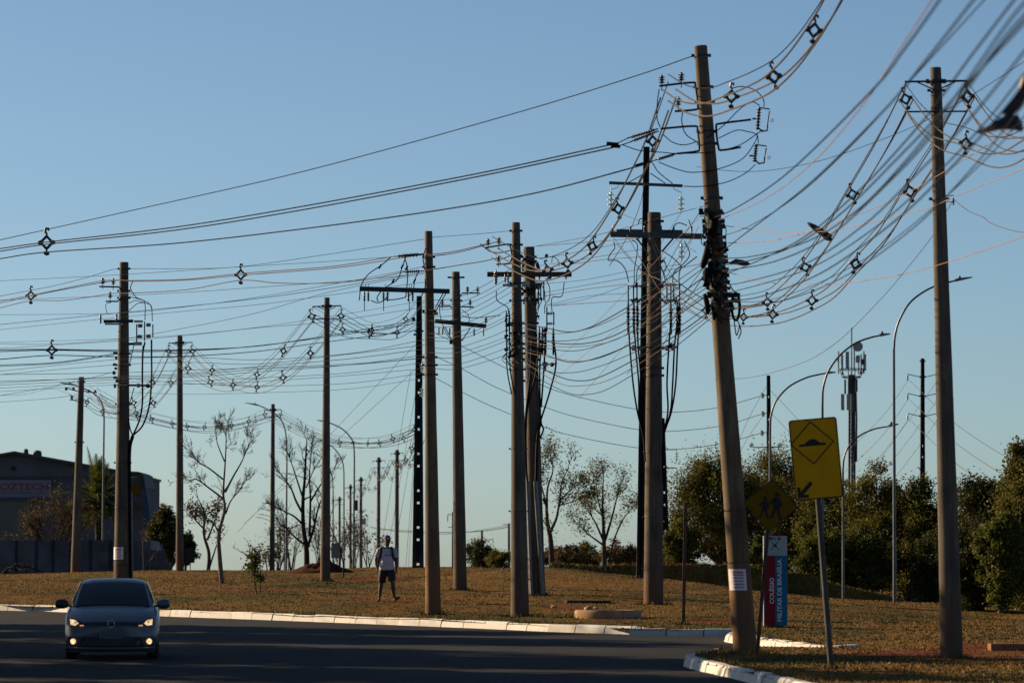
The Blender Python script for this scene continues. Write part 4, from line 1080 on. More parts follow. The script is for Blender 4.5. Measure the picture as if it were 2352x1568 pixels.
# twin-arm pole by the trees
bundle([(2080, 228), (2030, 325), (1958, 447), (1905, 535), (1850, 614), (1800, 665), (1762, 694), (1708, 706), (1660, 712)], 71, 96, (2080, 1958, 1850, 1762), 'off the soil pole near arm', 'that pole', 'cable_pale', .95, .0125, grp=None)
bundle([(2222, 222), (2165, 325), (2090, 440), (2030, 535), (1965, 606), (1915, 660), (1865, 690), (1820, 710), (1775, 722), (1708, 728), (1650, 722), (1620, 712), (1590, 695), (1535, 655)], 71, 109, (2222, 2090, 1965, 1865, 1775, 1708, 1622), 'off the soil pole far arm', 'that pole', 'cable_pale', .95, .0125)
bundle([(2080, 228), (2115, 275), (2160, 313), (2218, 330), (2275, 352), (2320, 350), (2365, 325)], 71, 62, (2218,), 'beyond the soil pole, upper', 'that pole', 'cable_pale', .9, .0115)
bundle([(2222, 222), (2255, 270), (2290, 305), (2330, 318), (2370, 315)], 71, 64, (), 'beyond the soil pole, lower', 'that pole', 'cable_pale', .9, .0115)

# near, soft lines sweeping overhead
H = [([(2180, -30), (2080, 110), (1990, 222), (1800, 405), (1690, 478), (1640, 500)], 36, 'cable_dark', .014), ([(2160, -30), (2075, 100), (1990, 230), (1870, 370), (1760, 455), (1650, 506)], 40, 'cable_red', .009),
     ([(2190, -20), (2060, 160), (1920, 320), (1790, 435), (1650, 510)], 38, 'cable_dark', .009), ([(2260, -30), (2130, 135), (2020, 265), (1850, 430), (1720, 530), (1655, 580)], 34, 'cable_dark', .013),
     ([(2270, -10), (2110, 165), (1960, 330), (1830, 450), (1720, 520), (1650, 545)], 42, 'cable_dark', .009), ([(2365, 40), (2220, 195), (2080, 345), (1920, 500), (1800, 575), (1690, 605)], 33, 'cable_dark', .013),
     ([(2345, -20), (2230, 130), (2110, 290), (1960, 450), (1830, 555), (1690, 620)], 36, 'cable_dark', .013), ([(2300, -20), (2180, 120), (2040, 275), (1900, 420), (1780, 520), (1680, 570)], 45, 'cable_dark', .008),
     ([(2368, 100), (2230, 270), (2120, 385), (1980, 520), (1840, 610), (1700, 650)], 34, 'cable_dark', .012), ([(2368, 150), (2260, 285), (2150, 400), (2000, 530), (1850, 620), (1690, 668)], 40, 'cable_dark', .011),
     ([(2368, 170), (2300, 260), (2170, 400), (2040, 520), (1880, 630), (1750, 680), (1690, 690)], 36, 'cable_dark', .013), ([(2368, 60), (2240, 250), (2100, 440), (1960, 580), (1800, 665), (1700, 700)], 44, 'cable_dark', .009),
     ([(2368, 220), (2230, 390), (2090, 530), (1930, 640), (1800, 690), (1700, 706)], 42, 'cable_dark', .010), ([(2368, 20), (2290, 110), (2180, 260), (2060, 400), (1900, 545), (1780, 600), (1690, 618)], 30, 'cable_dark', .013),
     ([(2200, 60), (2080, 210), (1960, 340), (1820, 470), (1700, 540)], 50, 'cable_dark', .008), ([(2368, -10), (2310, 60), (2200, 215), (2080, 370), (1960, 490), (1840, 560), (1720, 590)], 31, 'cable_dark', .012),
     ([(2368, 250), (2270, 360), (2140, 480), (2010, 580), (1880, 650), (1760, 690)], 46, 'cable_dark', .008)]
H = [h for k, h in enumerate(H) if k not in (2, 7, 11, 14)]
H.sort(key=lambda h: h[0][-1][1])
for i, (pts, Yn, mt, r) in enumerate(H):
    ye = pts[-1][1] + 3
    if pts[-1][0] > P13.c_at(ye) + 14: pts = pts + [(P13.c_at(ye) + 10, ye)]
    line(pts, Yn * .68, 74, r * .62, mt, ORD[i] + ' blurred cable down the leaning pole, sweeping up to the top corner', 'near overhead cables', 'overhead_cable')
# copper-coloured thin lines
for pts, y0, y1, lb in (([(2368, 270), (2214, 367), (2071, 450), (1950, 500), (1859, 532), (1764, 554), (1672, 558)], 60, 74, 'thin copper line rising steeply past the pole in red soil'),
                        ([(2368, 380), (2190, 453), (2144, 474), (2039, 502), (1940, 524), (1859, 534), (1764, 531), (1668, 519)], 60, 74, 'thin copper line held by the side insulator of the pole in red soil'),
                        ([(2368, 537), (2180, 601), (2071, 630), (1960, 648), (1894, 652), (1764, 649), (1676, 626)], 60, 74, 'lowest thin copper line crossing the pole in red soil')):
    line(pts, y0, y1, .006, 'cable_red', lb)
line([(2368, 132), (2220, 226), (2100, 290), (1960, 345), (1860, 375), (1760, 392), (1680, 393), (1600, 383)], 58, 80, .005, 'cable_dark', 'hair-thin wire climbing to the frame edge above the copper lines')
line([(2190, 458), (2215, 478), (2230, 487), (2260, 500), (2275, 512), (2320, 528), (2368, 537)], 71, 64, .006, 'cable_pale', 'pale frayed wire leaving the side insulator of the pole in red soil')
line([(2188, 462), (2165, 500), (2140, 545), (2060, 645), (2020, 690), (1960, 752), (1910, 795), (1850, 830), (1764, 858), (1710, 868), (1640, 872)], 71, 120, .006, 'cable_pale', 'pale wire hanging diagonally past the antenna mast')
# service drops between the kerbside poles, the stout pole and the leaning pole
J = [[(1195, 740), (1250, 752), (1330, 760), (1450, 700), (1600, 590)], [(1195, 765), (1270, 783), (1370, 770), (1480, 715), (1620, 612)], [(1195, 770), (1300, 790), (1400, 775), (1520, 705), (1625, 630)], [(1195, 785), (1260, 800), (1340, 803), (1480, 750), (1640, 650)],
     [(1195, 798), (1243, 811), (1315, 832), (1402, 811), (1500, 760), (1640, 668)], [(1195, 812), (1250, 848), (1290, 856), (1352, 849), (1452, 811), (1560, 750), (1645, 690)], [(1195, 818), (1278, 862), (1327, 874), (1377, 866), (1462, 823), (1560, 765), (1650, 700)],
     [(1195, 825), (1278, 877), (1330, 886), (1400, 872), (1500, 815), (1650, 710)], [(1195, 835), (1242, 871), (1302, 901), (1340, 906), (1390, 896), (1465, 853), (1540, 805), (1645, 720)], [(1195, 752), (1280, 766), (1380, 745), (1500, 680), (1615, 605)],
     [(1195, 780), (1290, 796), (1400, 785), (1490, 735), (1640, 640)], [(1195, 806), (1270, 822), (1350, 828), (1440, 795), (1540, 730), (1640, 660)]]
J.sort(key=lambda q: q[0][1])
for i, pts in enumerate(J):
    line(pts, 100.3, 75, .008 if i % 3 else .011, ['cable_dark', 'cable_pale', 'cable_dark'][i % 3], ORD[i] + ' drooping service cable down the kerbside pole, bound for the leaning pole', 'service cables between kerbside and leaning poles', 'service_line')
for i, pts in enumerate(([(1250, 850), (1330, 780), (1420, 690), (1530, 575), (1610, 495)], [(1275, 870), (1360, 800), (1450, 730), (1540, 640), (1605, 520)], [(1330, 915), (1430, 800), (1500, 720), (1560, 660)])):
    line(pts, 117, 76, .005, 'cable_red', ORD[i] + ' rosy wire from the top climbing to the leaning pole', 'rosy wires between kerbside and leaning poles', 'service_line')
# crossing lines around the stout pole
K = [([(1232, 565), (1330, 548), (1420, 528), (1500, 505), (1600, 478)], 117, 75), ([(1226, 566), (1350, 556), (1470, 547)], 117, 109), ([(1240, 595), (1330, 578), (1470, 550)], 117, 109), ([(1240, 610), (1330, 597), (1475, 572)], 117, 109), ([(1320, 605), (1400, 595), (1475, 590)], 117, 109),
     ([(1240, 652), (1340, 643), (1470, 618), (1560, 608)], 117, 109), ([(1250, 672), (1340, 656), (1440, 638), (1600, 608), (1630, 600)], 117, 75), ([(1250, 680), (1340, 665), (1440, 652)], 117, 109), ([(1250, 703), (1340, 688), (1440, 655)], 117, 109), ([(1255, 700), (1350, 680), (1440, 674)], 117, 109), ([(1270, 702), (1350, 696), (1440, 690)], 117, 109),
     ([(1410, 485), (1450, 500), (1520, 530), (1600, 580)], 133, 109), ([(1408, 545), (1450, 595), (1500, 650), (1540, 690), (1610, 730)], 109, 75), ([(1440, 540), (1480, 610), (1530, 690), (1560, 740)], 109, 90), ([(1484, 520), (1510, 590), (1540, 660), (1570, 720)], 109, 90),
     ([(1498, 545), (1530, 610), (1560, 650), (1620, 690)], 109, 75), ([(1415, 560), (1470, 620), (1510, 640), (1550, 660), (1580, 680)], 109, 80), ([(1564, 490), (1530, 540), (1480, 620), (1440, 670)], 133, 109), ([(1612, 480), (1560, 560), (1520, 640), (1500, 700)], 75, 109),
     ([(1480, 420), (1470, 470), (1440, 545), (1400, 610)], 133, 105), ([(1590, 545), (1540, 620), (1500, 700), (1450, 800)], 75, 109), ([(1620, 610), (1560, 690), (1500, 770), (1440, 860)], 75, 112), ([(1612, 640), (1560, 720), (1520, 800)], 75, 109)]
for i, (pts, a, b2) in enumerate(K):
    line(pts, a, b2, .006 + .003 * (i % 3 == 1), ['cable_dark', 'cable_pale', 'cable_dark'][i % 3], 'wire criss-crossing around the very stout pole and its fuse gear', 'wires criss-crossing at the stout pole', 'service_line')
# high-voltage lines of the background
for i, pts in enumerate([[(1000, 765), (1063, 796), (1139, 834), (1237, 881), (1315, 908), (1465, 940), (1552, 946), (1652, 935), (1752, 908)], [(1000, 818), (1063, 848), (1139, 889), (1245, 932), (1327, 958), (1465, 986), (1540, 990), (1655, 978), (1752, 950)],
                         [(1000, 868), (1063, 901), (1139, 937), (1250, 981), (1327, 1003), (1465, 1028), (1560, 1031), (1657, 1018), (1750, 994)]]):
    line(pts, 175, 190, .013, 'cable_dark', ['upper', 'middle', 'lower'][i] + ' far line sagging between the pierced pole and the high-voltage pole')
for i, (a, b2, c2) in enumerate((((1766, 893), (1830, 960), (1900, 1045)), ((1768, 945), (1830, 1010), (1860, 1045)), ((1764, 880), (1720, 960), (1690, 1030)), ((1752, 955), (1715, 1010), (1690, 1060)))):
    line([a, b2, c2], 190, 205, .008, 'cable_dark', 'far thin line spreading from the high-voltage pole behind the leaning pole', 'lines of the high-voltage pole behind the leaning pole')
for i, y in enumerate((872, 916, 962)):
    line([(2085, y + 2), (2030, y + 80), (1960, y + 150), (1880, y + 215)], 185, 230, .009, 'cable_pale', ['upper', 'middle', 'lower'][i] + ' far line off the lamp-side arms of the three-armed pole', 'lines leaving the three-armed pole behind the lamps')
    line([(2153, y + 2), (2090, y + 90), (2030, y + 165), (1990, y + 205)], 185, 230, .009, 'cable_pale', ['upper', 'middle', 'lower'][i] + ' far line off the soil-pole-side arms of the three-armed pole', 'lines leaving the three-armed pole behind the lamps')
    line([(2090, y + 2), (2150, y + 60), (2200, y + 105), (2290, y + 165), (2368, y + 205)], 185, 130, .010, 'cable_pale', ['upper', 'middle', 'lower'][i] + ' far line dropping from the three-armed pole over the edge trees', 'lines over the trees at the frame edge')
# ------------------------------------------------------------------ vegetation
def leaf_mat(name, dark, mid, light, trans=.3):
    m, nt, b = mat_new(name)
    g = nt.nodes.new('ShaderNodeNewGeometry')
    c = ramp(nt, g.outputs['Random Per Island'], [(0, dark), (.55, mid), (1, light)])
    n = noise_fac(nt, 1.1, 3)
    c = mixc(nt, .6, c, ramp(nt, n, [(.3, (.55, .5, .45)), (.7, (1.3, 1.25, 1.1))]), 'MULTIPLY')
    nt.links.new(c, b.inputs['Base Color']); b.inputs['Roughness'].default_value = .65; b.inputs['Specular IOR Level'].default_value = .12
    tr = nd(nt, 'ShaderNodeBsdfTranslucent'); nt.links.new(c, tr.inputs['Color'])
    mx = nd(nt, 'ShaderNodeMixShader'); mx.inputs[0].default_value = trans
    nt.links.new(b.outputs[0], mx.inputs[1]); nt.links.new(tr.outputs[0], mx.inputs[2])
    nt.links.new(mx.outputs[0], nt.nodes['Material Output'].inputs['Surface'])
    return m
MT['leaf'] = leaf_mat('leaf_olive', (.036, .042, .009), (.090, .092, .018), (.18, .155, .038), .4)
MT['leaf_green'] = leaf_mat('leaf_green', (.035, .052, .010), (.080, .098, .018), (.16, .155, .036), .35)
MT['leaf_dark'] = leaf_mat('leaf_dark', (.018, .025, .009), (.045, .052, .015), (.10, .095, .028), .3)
MT['leaf_brown'] = leaf_mat('leaf_brown', (.05, .035, .02), (.09, .065, .03), (.14, .10, .05))
MT['palm'] = leaf_mat('palm_leaf', (.02, .035, .008), (.05, .075, .015), (.11, .12, .03))
MT['bark'] = simple('bark', (.055, .043, .034), .95, 0, .4, 9, .1, .5)
MT['bark_dark'] = simple('bark_dark', (.03, .024, .02), .95, 0, .4, 9, .1, .5)
MT['bark_pale'] = simple('bark_pale', (.12, .09, .07), .95, 0, .4, 9, .1, .5)

def leaf_mesh(name, C, size, mat, rg, up=.35, long=1.7):
    """C: leaf centres; every leaf its own small folded blade"""
    N = len(C)
    u = rg.normal(0, 1, (N, 3)); u[:, 2] *= .7; u /= np.linalg.norm(u, axis=1)[:, None]
    t = rg.normal(0, 1, (N, 3)); t[:, 2] += up
    v = np.cross(u, t); v /= (np.linalg.norm(v, axis=1)[:, None] + 1e-9)
    s = size * rg.uniform(.6, 1.35, N)[:, None]
    A = C - u * s * long / 2; B = C + v * s * .5; D2 = C + u * s * long / 2; E = C - v * s * .5
    verts = np.stack([A, B, D2, E], 1).reshape(-1, 3)
    me = bpy.data.meshes.new(name)
    me.vertices.add(4 * N); me.vertices.foreach_set('co', verts.ravel())
    me.loops.add(4 * N); me.loops.foreach_set('vertex_index', np.arange(4 * N))
    me.polygons.add(N); me.polygons.foreach_set('loop_start', np.arange(0, 4 * N, 4)); me.polygons.foreach_set('loop_total', np.full(N, 4))
    me.update(); me.materials.append(mat)
    return me
def limb(mb, a, b2, r0, r1, rg, wob=.08, n=5, sides=6):
    a, b2 = Vector(a), Vector(b2); L = (b2 - a).length
    pts = []; rs = []
    for i in range(n + 1):
        t = i / n
        o = Vector(rg.normal(0, 1, 3)) * wob * L * math.sin(math.pi * t) * .6
        pts.append(a.lerp(b2, t) + o); rs.append(r0 + (r1 - r0) * t)
    mb.tube(pts, rs, sides)
    return pts
def leafy(name, base, H, W, label, seed, leaves=6000, size=.08, mat='leaf', bark='bark', clumps=46, low=.12, depth=None, group='trees behind the lawn', trunks=1, cr=.185, gap=0.0):
    rg = np.random.default_rng(seed)
    base = Vector(base); depth = depth or W
    root = thing(name, base, label, 'tree', group)
    tm = MB(); cs = []
    clumps = int(clumps * 1.9); cr *= .72
    for k in range(clumps):
        while True:
            q = rg.uniform(-1, 1, 3)
            rad = np.linalg.norm(q)
            if .35 < rad < 1: break
        z = low + (1 - low) * (.5 + .5 * q[2])
        taper = 1 - .35 * abs(2 * (z - .45)) ** 2
        cs.append(base + Vector((q[0] * W / 2 * taper, q[1] * depth / 2 * taper, z * H * (1 - .07 * rg.random()))))
    forks = []
    for t in range(trunks):
        b0 = base + Vector((rg.normal(0, .12) * (t > 0) * W * .8, rg.normal(0, .1) * (t > 0), -.2))
        r0 = .028 * H / math.sqrt(trunks) + .02
        top = base + Vector((rg.normal(0, .12) * W, rg.normal(0, .06) * W, H * rg.uniform(.38, .55)))
        pts = limb(tm, b0, top, r0, r0 * .55, rg, .10, 7, 8); forks += [(p, r0 * .6) for p in pts[3:]]
    for c in cs:
        p, r = forks[int(rg.integers(len(forks)))]
        limb(tm, p, c, r * .55, .008, rg, .12, 5, 5)
        if rg.random() < .5: limb(tm, p.lerp(c, .6), c + Vector(rg.normal(0, .12 * W, 3)), r * .22, .005, rg, .12, 4, 4)
    part('trunk', tm, MT[bark], root)
    per = rg.dirichlet(np.ones(len(cs)) * 3) * leaves
    P = []
    for c, n in zip(cs, per):
        n = int(n) + 1; rad = W * cr * rg.uniform(.6, 1.25)
        q = rg.normal(0, .62, (n, 3)) * rg.uniform(.6, 1.3, 3)
        P.append(np.array(tuple(c)) + q * rad)
    P = np.concatenate(P)
    g0 = base.z + .05
    P = P[P[:, 2] > g0]
    me = leaf_mesh('crown', P - np.array(tuple(base)), size, MT[mat], rg)
    link('crown', me, root)
    return root
def bare(name, base, H, label, seed, limbs, bark='bark_dark', r0=.07, twig=3, leaves=None, group='bare trees on the verge', spread=.55):
    """limbs: main limbs as lists of world points; the twigs are grown from them"""
    rg = np.random.default_rng(seed)
    root = thing(name, base, label, 'tree', group)
    mb = MB(); tips = []
    def grow(p, d, L, r, lev):
        pts = [p]; q = p; dd = d.copy()
        n = 4
        for i in range(n):
            dd = (dd + Vector(rg.normal(0, .20, 3)) + Vector((0, 0, .07))).normalized()
            q = q + dd * L / n; pts.append(q)
        rs = [r * (1 - .55 * i / n) for i in range(n + 1)]
        mb.tube(pts, [max(x, .004) for x in rs], 5 if lev > 1 else 4, cap=False)
        tips.append(q)
        if lev <= 0: return
        for k in range(int(rg.integers(2, 4)) + (lev > 1)):
            j = int(rg.integers(1, n + 1))
            ax = Vector(rg.normal(0, 1, 3)).normalized()
            nd2 = (Quaternion(ax, float(rg.uniform(.35, .95))) @ dd); nd2.y *= .7
            nd2 = (nd2 + Vector((0, 0, .15))).normalized()
            grow(pts[j], nd2, L * float(rg.uniform(.5, .8)), rs[j] * .62, lev - 1)
    for li, (pts, ra, rb, lev, ln) in enumerate(limbs):
        S = spline(pts, 5)
        n = len(S)
        mb.tube(S, [ra + (rb - ra) * i / (n - 1) for i in range(n)], 7)
        if ln:
            for k in range(6):
                j = int(n * rg.uniform(.35, 1)) if k else n - 1
                j = min(j, n - 1)
                d = (S[min(j + 1, n - 1)] - S[max(j - 1, 0)]).normalized()
                ax = Vector(rg.normal(0, 1, 3)).normalized()
                d = (Quaternion(ax, float(rg.uniform(-spread, spread))) @ d)
                grow(S[j], d.normalized(), ln * float(rg.uniform(.6, 1.1)), max(rb, (ra + (rb - ra) * j / n) * .55), lev)
    part('trunk', mb, MT[bark], root)
    if leaves:
        n, size, mt, rad = leaves
        T = np.array([tuple(t) for t in tips]); 
        P = T[rg.integers(len(T), size=n)] + rg.normal(0, rad, (n, 3))
        link('leaves', leaf_mesh('leaves', P - np.array(tuple(base)), size, MT[mt], rg), root)
    return root
def L(Y, *pp): return [at(x, y, Y + (dy[0] if dy else 0)) for x, y, *dy in pp]

# tall bare tree
Y = 140
b0 = foot(508, Y)
bare('bare_tree', b0, 5.4, 'tall leafless tree with a curved trunk on the grass', 5, [
    (L(Y, (510, 1342), (504, 1270), (503, 1225), (516, 1170), (513, 1130), (518, 1050), (520, 985)), .085, .012, 3, .55),
    (L(Y, (503, 1225), (490, 1200), (470, 1185)), .03, .012, 3, .4), (L(Y, (513, 1145), (480, 1120), (450, 1100), (432, 1108)), .035, .012, 3, .45),
    (L(Y, (512, 1100), (480, 1075), (455, 1060), (437, 1038)), .03, .01, 3, .4), (L(Y, (517, 1130), (535, 1095), (555, 1060), (572, 1020, .3)), .04, .012, 3, .5),
    (L(Y, (518, 1180), (530, 1150), (550, 1125), (560, 1105)), .03, .01, 3, .4), (L(Y, (516, 1060), (500, 1020), (495, 990)), .025, .01, 3, .4)], 'bark_pale')
# crooked small tree with few leaves
Y = 178
bare('crooked_tree', foot(480, Y), 3.2, 'crooked small tree with sparse brown leaves beside the tall bare tree', 8, [
    (L(Y, (478, 1318), (480, 1270), (468, 1225), (470, 1180), (458, 1150)), .09, .02, 2, .5), (L(Y, (476, 1240), (490, 1205), (500, 1180)), .05, .015, 2, .45), (L(Y, (470, 1215), (450, 1195), (440, 1180)), .04, .015, 2, .4), (L(Y, (482, 1300), (498, 1250), (505, 1230)), .04, .012, 1, .3)], 'bark', leaves=(900, .065, 'leaf_brown', .12))
# sapling with stake
Y = 125
sap = bare('sapling', foot(587, Y), 1.3, 'low sapling with a tuft of green leaves and thin bare shoots', 9, [
    (L(Y, (589, 1362), (585, 1330), (583, 1310), (578, 1285), (560, 1270), (545, 1262)), .022, .006, 1, .22), (L(Y, (584, 1320), (592, 1290), (597, 1262)), .015, .005, 1, .22), (L(Y, (584, 1310), (575, 1280), (572, 1255)), .012, .005, 1, .2)], 'bark', leaves=None)
rg = np.random.default_rng(2)
C = np.concatenate([rg.normal(0, 1, (150, 3)) * (.09, .09, .12) + np.array(tuple(at(585, 1288, Y) - sap.location)), rg.normal(0, 1, (90, 3)) * (.10, .1, .10) + np.array(tuple(at(594, 1325, Y) - sap.location)), rg.normal(0, 1, (50, 3)) * (.09, .09, .07) + np.array(tuple(at(572, 1303, Y) - sap.location))])
link('leaves', leaf_mesh('leaves', C, .075, MT['leaf_green'], rg), sap)
solo('stake', MB().beam(foot(599, Y) + Vector((0, 0, -.1)), at(599, 1298, Y), .025, .025), MT['bark_pale'], 'thin wooden stake beside the low sapling', 'stake')
# branchy bare tree
Y = 178
bare('bare_tree', foot(704, Y), 5.4, 'wide branchy leafless tree rising behind the red soil heap', 12, [
    (L(Y, (705, 1315), (704, 1260), (697, 1210), (696, 1150), (700, 1100), (703, 1040), (705, 1010)), .13, .02, 3, .55), (L(Y, (704, 1262), (720, 1215), (730, 1170), (745, 1130)), .07, .018, 3, .5),
    (L(Y, (700, 1250), (680, 1235), (660, 1215), (640, 1200)), .05, .015, 3, .5), (L(Y, (697, 1205), (675, 1185), (655, 1175), (635, 1165)), .05, .014, 3, .5), (L(Y, (696, 1180), (680, 1150), (668, 1120), (650, 1095), (636, 1075)), .055, .014, 3, .55),
    (L(Y, (698, 1150), (685, 1110), (672, 1070), (662, 1040)), .045, .012, 3, .5), (L(Y, (711, 1230), (713, 1150), (711, 1090), (716, 1030)), .06, .014, 3, .5), (L(Y, (714, 1150), (735, 1115), (755, 1090), (768, 1075)), .04, .012, 3, .45), (L(Y, (703, 1120), (720, 1080), (738, 1050)), .03, .01, 3, .4)], 'bark_dark')
Y = 150
bare('bare_tree', foot(789, Y), 2.8, 'thin leafless young tree at the edge of the red soil heap', 14, [
    (L(Y, (789, 1326), (788, 1290), (780, 1262), (770, 1235), (758, 1200), (765, 1165)), .03, .008, 2, .35), (L(Y, (781, 1265), (795, 1235), (810, 1210), (820, 1180)), .018, .006, 2, .3), (L(Y, (770, 1235), (745, 1215), (735, 1200)), .015, .006, 1, .3)], 'bark_dark', spread=.7)
# far grey brush between the poles
k = 0
for x, Y, w, h in ((640, 300, 60, 95), (668, 330, 50, 110), (735, 340, 60, 120), (775, 310, 55, 90), (812, 330, 60, 125), (846, 300, 50, 95), (620, 270, 40, 60), (590, 300, 45, 55)):
    k += 1
    s = ppm(Y); bp = Vector(((x - CX) / FPX * Y, Y, at(x, 1318, Y).z)); hw = w / 2
    lim = []
    rg3 = np.random.default_rng(100 + k)
    for j in range(6):
        xx = x + rg3.uniform(-hw, hw)
        lim.append((L(Y, (x + rg3.uniform(-6, 6), 1320), ((x + xx) / 2, 1318 - h * .45), (xx, 1318 - h * rg3.uniform(.65, .9))), .05, .018, 2, h / s * .22))
    bare('bare_shrub', bp, h / s, 'grey leafless brush far off, %s of the clump around the receding poles' % ORD[k - 1], 30 + k, lim, 'bark', group='far grey brush', leaves=(160, .13, 'leaf_brown', .3))
# half-leafed trees behind the kerbside poles
Y = 185
bare('sparse_tree', foot(1267, Y), 5.3, 'half bare tree with yellow-green leaves right behind the conduit pole', 21, [
    (L(Y, (1268, 1300), (1265, 1240), (1258, 1200), (1255, 1160)), .14, .06, 1, .4), (L(Y, (1262, 1225), (1278, 1190), (1285, 1150), (1290, 1110), (1305, 1075)), .07, .02, 2, .55), (L(Y, (1256, 1170), (1258, 1120), (1270, 1080), (1265, 1050)), .06, .016, 2, .55),
    (L(Y, (1256, 1165), (1245, 1120), (1235, 1090)), .05, .015, 2, .5), (L(Y, (1285, 1150), (1310, 1125), (1330, 1110)), .04, .012, 2, .45), (L(Y, (1285, 1160), (1320, 1150), (1340, 1140)), .03, .012, 2, .4)], 'bark', leaves=(3600, .058, 'leaf', .17))
Y = 200
bare('sparse_tree', foot(1388, Y), 4.8, 'grey many-stemmed tree with patchy leaves left of the stout pole', 22, [
    (L(Y, (1388, 1298), (1387, 1230), (1384, 1160), (1386, 1090)), .13, .02, 2, .55), (L(Y, (1390, 1240), (1405, 1190), (1415, 1150), (1425, 1110)), .07, .016, 2, .5), (L(Y, (1386, 1240), (1365, 1195), (1345, 1165)), .06, .016, 2, .5), (L(Y, (1398, 1290), (1410, 1240), (1430, 1195), (1448, 1170)), .06, .014, 2, .5),
    (L(Y, (1385, 1190), (1372, 1140), (1368, 1100)), .04, .012, 2, .5), (L(Y, (1384, 1250), (1350, 1225), (1325, 1200)), .05, .014, 2, .45)], 'bark', leaves=(4000, .055, 'leaf', .2))
for i, (x, Y, w, h) in enumerate(((1310, 235, 90, 50), (1350, 240, 80, 60), (1420, 232, 90, 62), (1455, 236, 60, 45), (1275, 260, 60, 55), (1150, 300, 60, 40), (1205, 290, 60, 45), (1130, 320, 40, 45))):
    s = ppm(Y); bp = at(x, 1306, Y)
    leafy('shrub', bp, h / s, w / s, '%s low olive bush of the row along the crest, counted from the conduit pole' % ORD[i], 50 + i, 4200, .085, 'leaf' if i % 2 else 'leaf_brown', clumps=22, low=.05, group='bushes along the crest')
leafy('round_tree', at(1105, 1312, 315), 2.5, 2.3, 'dark round far tree around the small dark pole', 61, 6000, .095, 'leaf_dark', clumps=26, low=.08, group=None)
# dark trees beside the warehouse
leafy('dark_tree', at(380, 1322, 215), 3.4, 1.9, 'dark dense tree at the end of the warehouse wall', 63, 9500, .085, 'leaf_dark', clumps=34, low=.2, group=None)
leafy('dark_tree', at(428, 1320, 230), 2.2, 1.3, 'smaller dark tree behind the slim pole beside the warehouse', 64, 4500, .08, 'leaf_dark', clumps=18, low=.3, group=None)
rs = random.Random(5)
Y = 208
lim = []
for j in range(11):
    xx = rs.uniform(40, 215); lim.append((L(Y, (120 + rs.uniform(-18, 18), 1318), ((xx + 120) / 2, 1235 + rs.uniform(-15, 15)), (xx, 1150 + abs(xx - 130) * .7 + rs.uniform(-10, 30))), .05, .016, 2, .55))
bare('brown_shrub', foot(120, Y), 3.6, 'brownish twiggy shrub spreading before the warehouse front', 66, lim, 'bark', leaves=(6000, .05, 'leaf_brown', .25), group=None)
bare('bare_tree', foot(328, 200), 2, 'thin pale leafless stem beside the corrugated gate', 67, [(L(200, (330, 1318), (329, 1270), (327, 1235)), .03, .012, 2, .3), (L(200, (330, 1302), (345, 1285), (360, 1270)), .018, .006, 1, .3)], 'bark_pale')
# palm
Y = 222
pb = at(222, 1322, Y)
palm = thing('palm_tree', pb, 'palm with upright feathery fronds before the warehouse', 'palm')
hub = at(222, 1150, Y)
part('trunk', MB().tube(spline([pb + Vector((0, 0, -.3)), pb.lerp(hub, .5) + Vector((.1, 0, 0)), hub], 5), [.22, .21, .2, .19, .18, .18, .18, .18, .17, .17, .16], 10), MT['bark_dark'], palm)
rg = np.random.default_rng(77)
for i in range(46):
    az = rg.uniform(0, 2 * math.pi); el = rg.uniform(.35, 1.5) if i < 28 else rg.uniform(-.3, .5)
    Lf = rg.uniform(2.3, 3.0) if i < 28 else rg.uniform(1.5, 2.2)
    d = Vector((math.cos(az) * math.cos(el), math.sin(az) * math.cos(el) * .8, math.sin(el)))
    pts = []; p = hub.copy(); dd = d.copy()
    for j in range(9):
        pts.append(p.copy()); p = p + dd * Lf / 8; dd = (dd + Vector((0, 0, -.11 - .06 * math.cos(el)))).normalized()
    fm = MB().tube(pts, [.03 * (1 - j / 9.5) + .004 for j in range(9)], 4)
    for j in range(26):
        t = .12 + .86 * j / 26; q = t * 8; a = int(q); P = pts[a].lerp(pts[min(a + 1, 8)], q - a); tg = (pts[min(a + 1, 8)] - pts[a]).normalized() if a < 8 else dd
        sd = tg.cross(Vector((0, 0, 1))).normalized()
        ll = .55 * math.sin(math.pi * min(1, t * .9 + .15)) + .12
        for s2 in (-1, 1):
            tip = P + sd * s2 * ll * .75 + tg * ll * .6 + Vector((0, 0, -.12 * ll))
            n0 = len(fm.v); fm.v += [tuple(P + tg * .045), tuple(P - tg * .045), tuple(tip)]; fm.f.append((n0, n0 + 1, n0 + 2))
    part('frond', fm, MT['palm'], palm, smooth=False)

# trees beyond the earth bank
def big(x, top, bot, w, Y, label, seed, mat='leaf', leaves=9000, **kw):
    s = ppm(Y)
    return leafy('leafy_tree', at(x, bot, Y), (bot - top) / s, w / s, label, seed, int(leaves * 4.6), kw.pop('size', .052), mat, **kw)
big(1640, 1042, 1330, 215, 166, 'broad olive tree between the stout and leaning poles', 81, 'leaf', 11000, clumps=60, trunks=2)
big(1775, 1030, 1335, 200, 168, 'broad olive tree standing behind the two yellow signs', 82, 'leaf', 10000, clumps=56, trunks=2)
big(1565, 1188, 1322, 95, 160, 'low bushy tree at the foot of the stout pole', 83, 'leaf', 3500, clumps=26, low=.06)
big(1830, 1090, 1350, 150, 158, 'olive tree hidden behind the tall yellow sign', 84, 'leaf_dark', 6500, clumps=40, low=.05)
big(1905, 1070, 1372, 150, 147, 'tree just beyond the antenna mast foot', 85, 'leaf', 8000, clumps=44, low=.05, trunks=2, bark='bark_pale')
big(1895, 1195, 1365, 120, 141, 'bright green bush behind the blue and red totem', 86, 'leaf_green', 4500, clumps=30, low=.03)
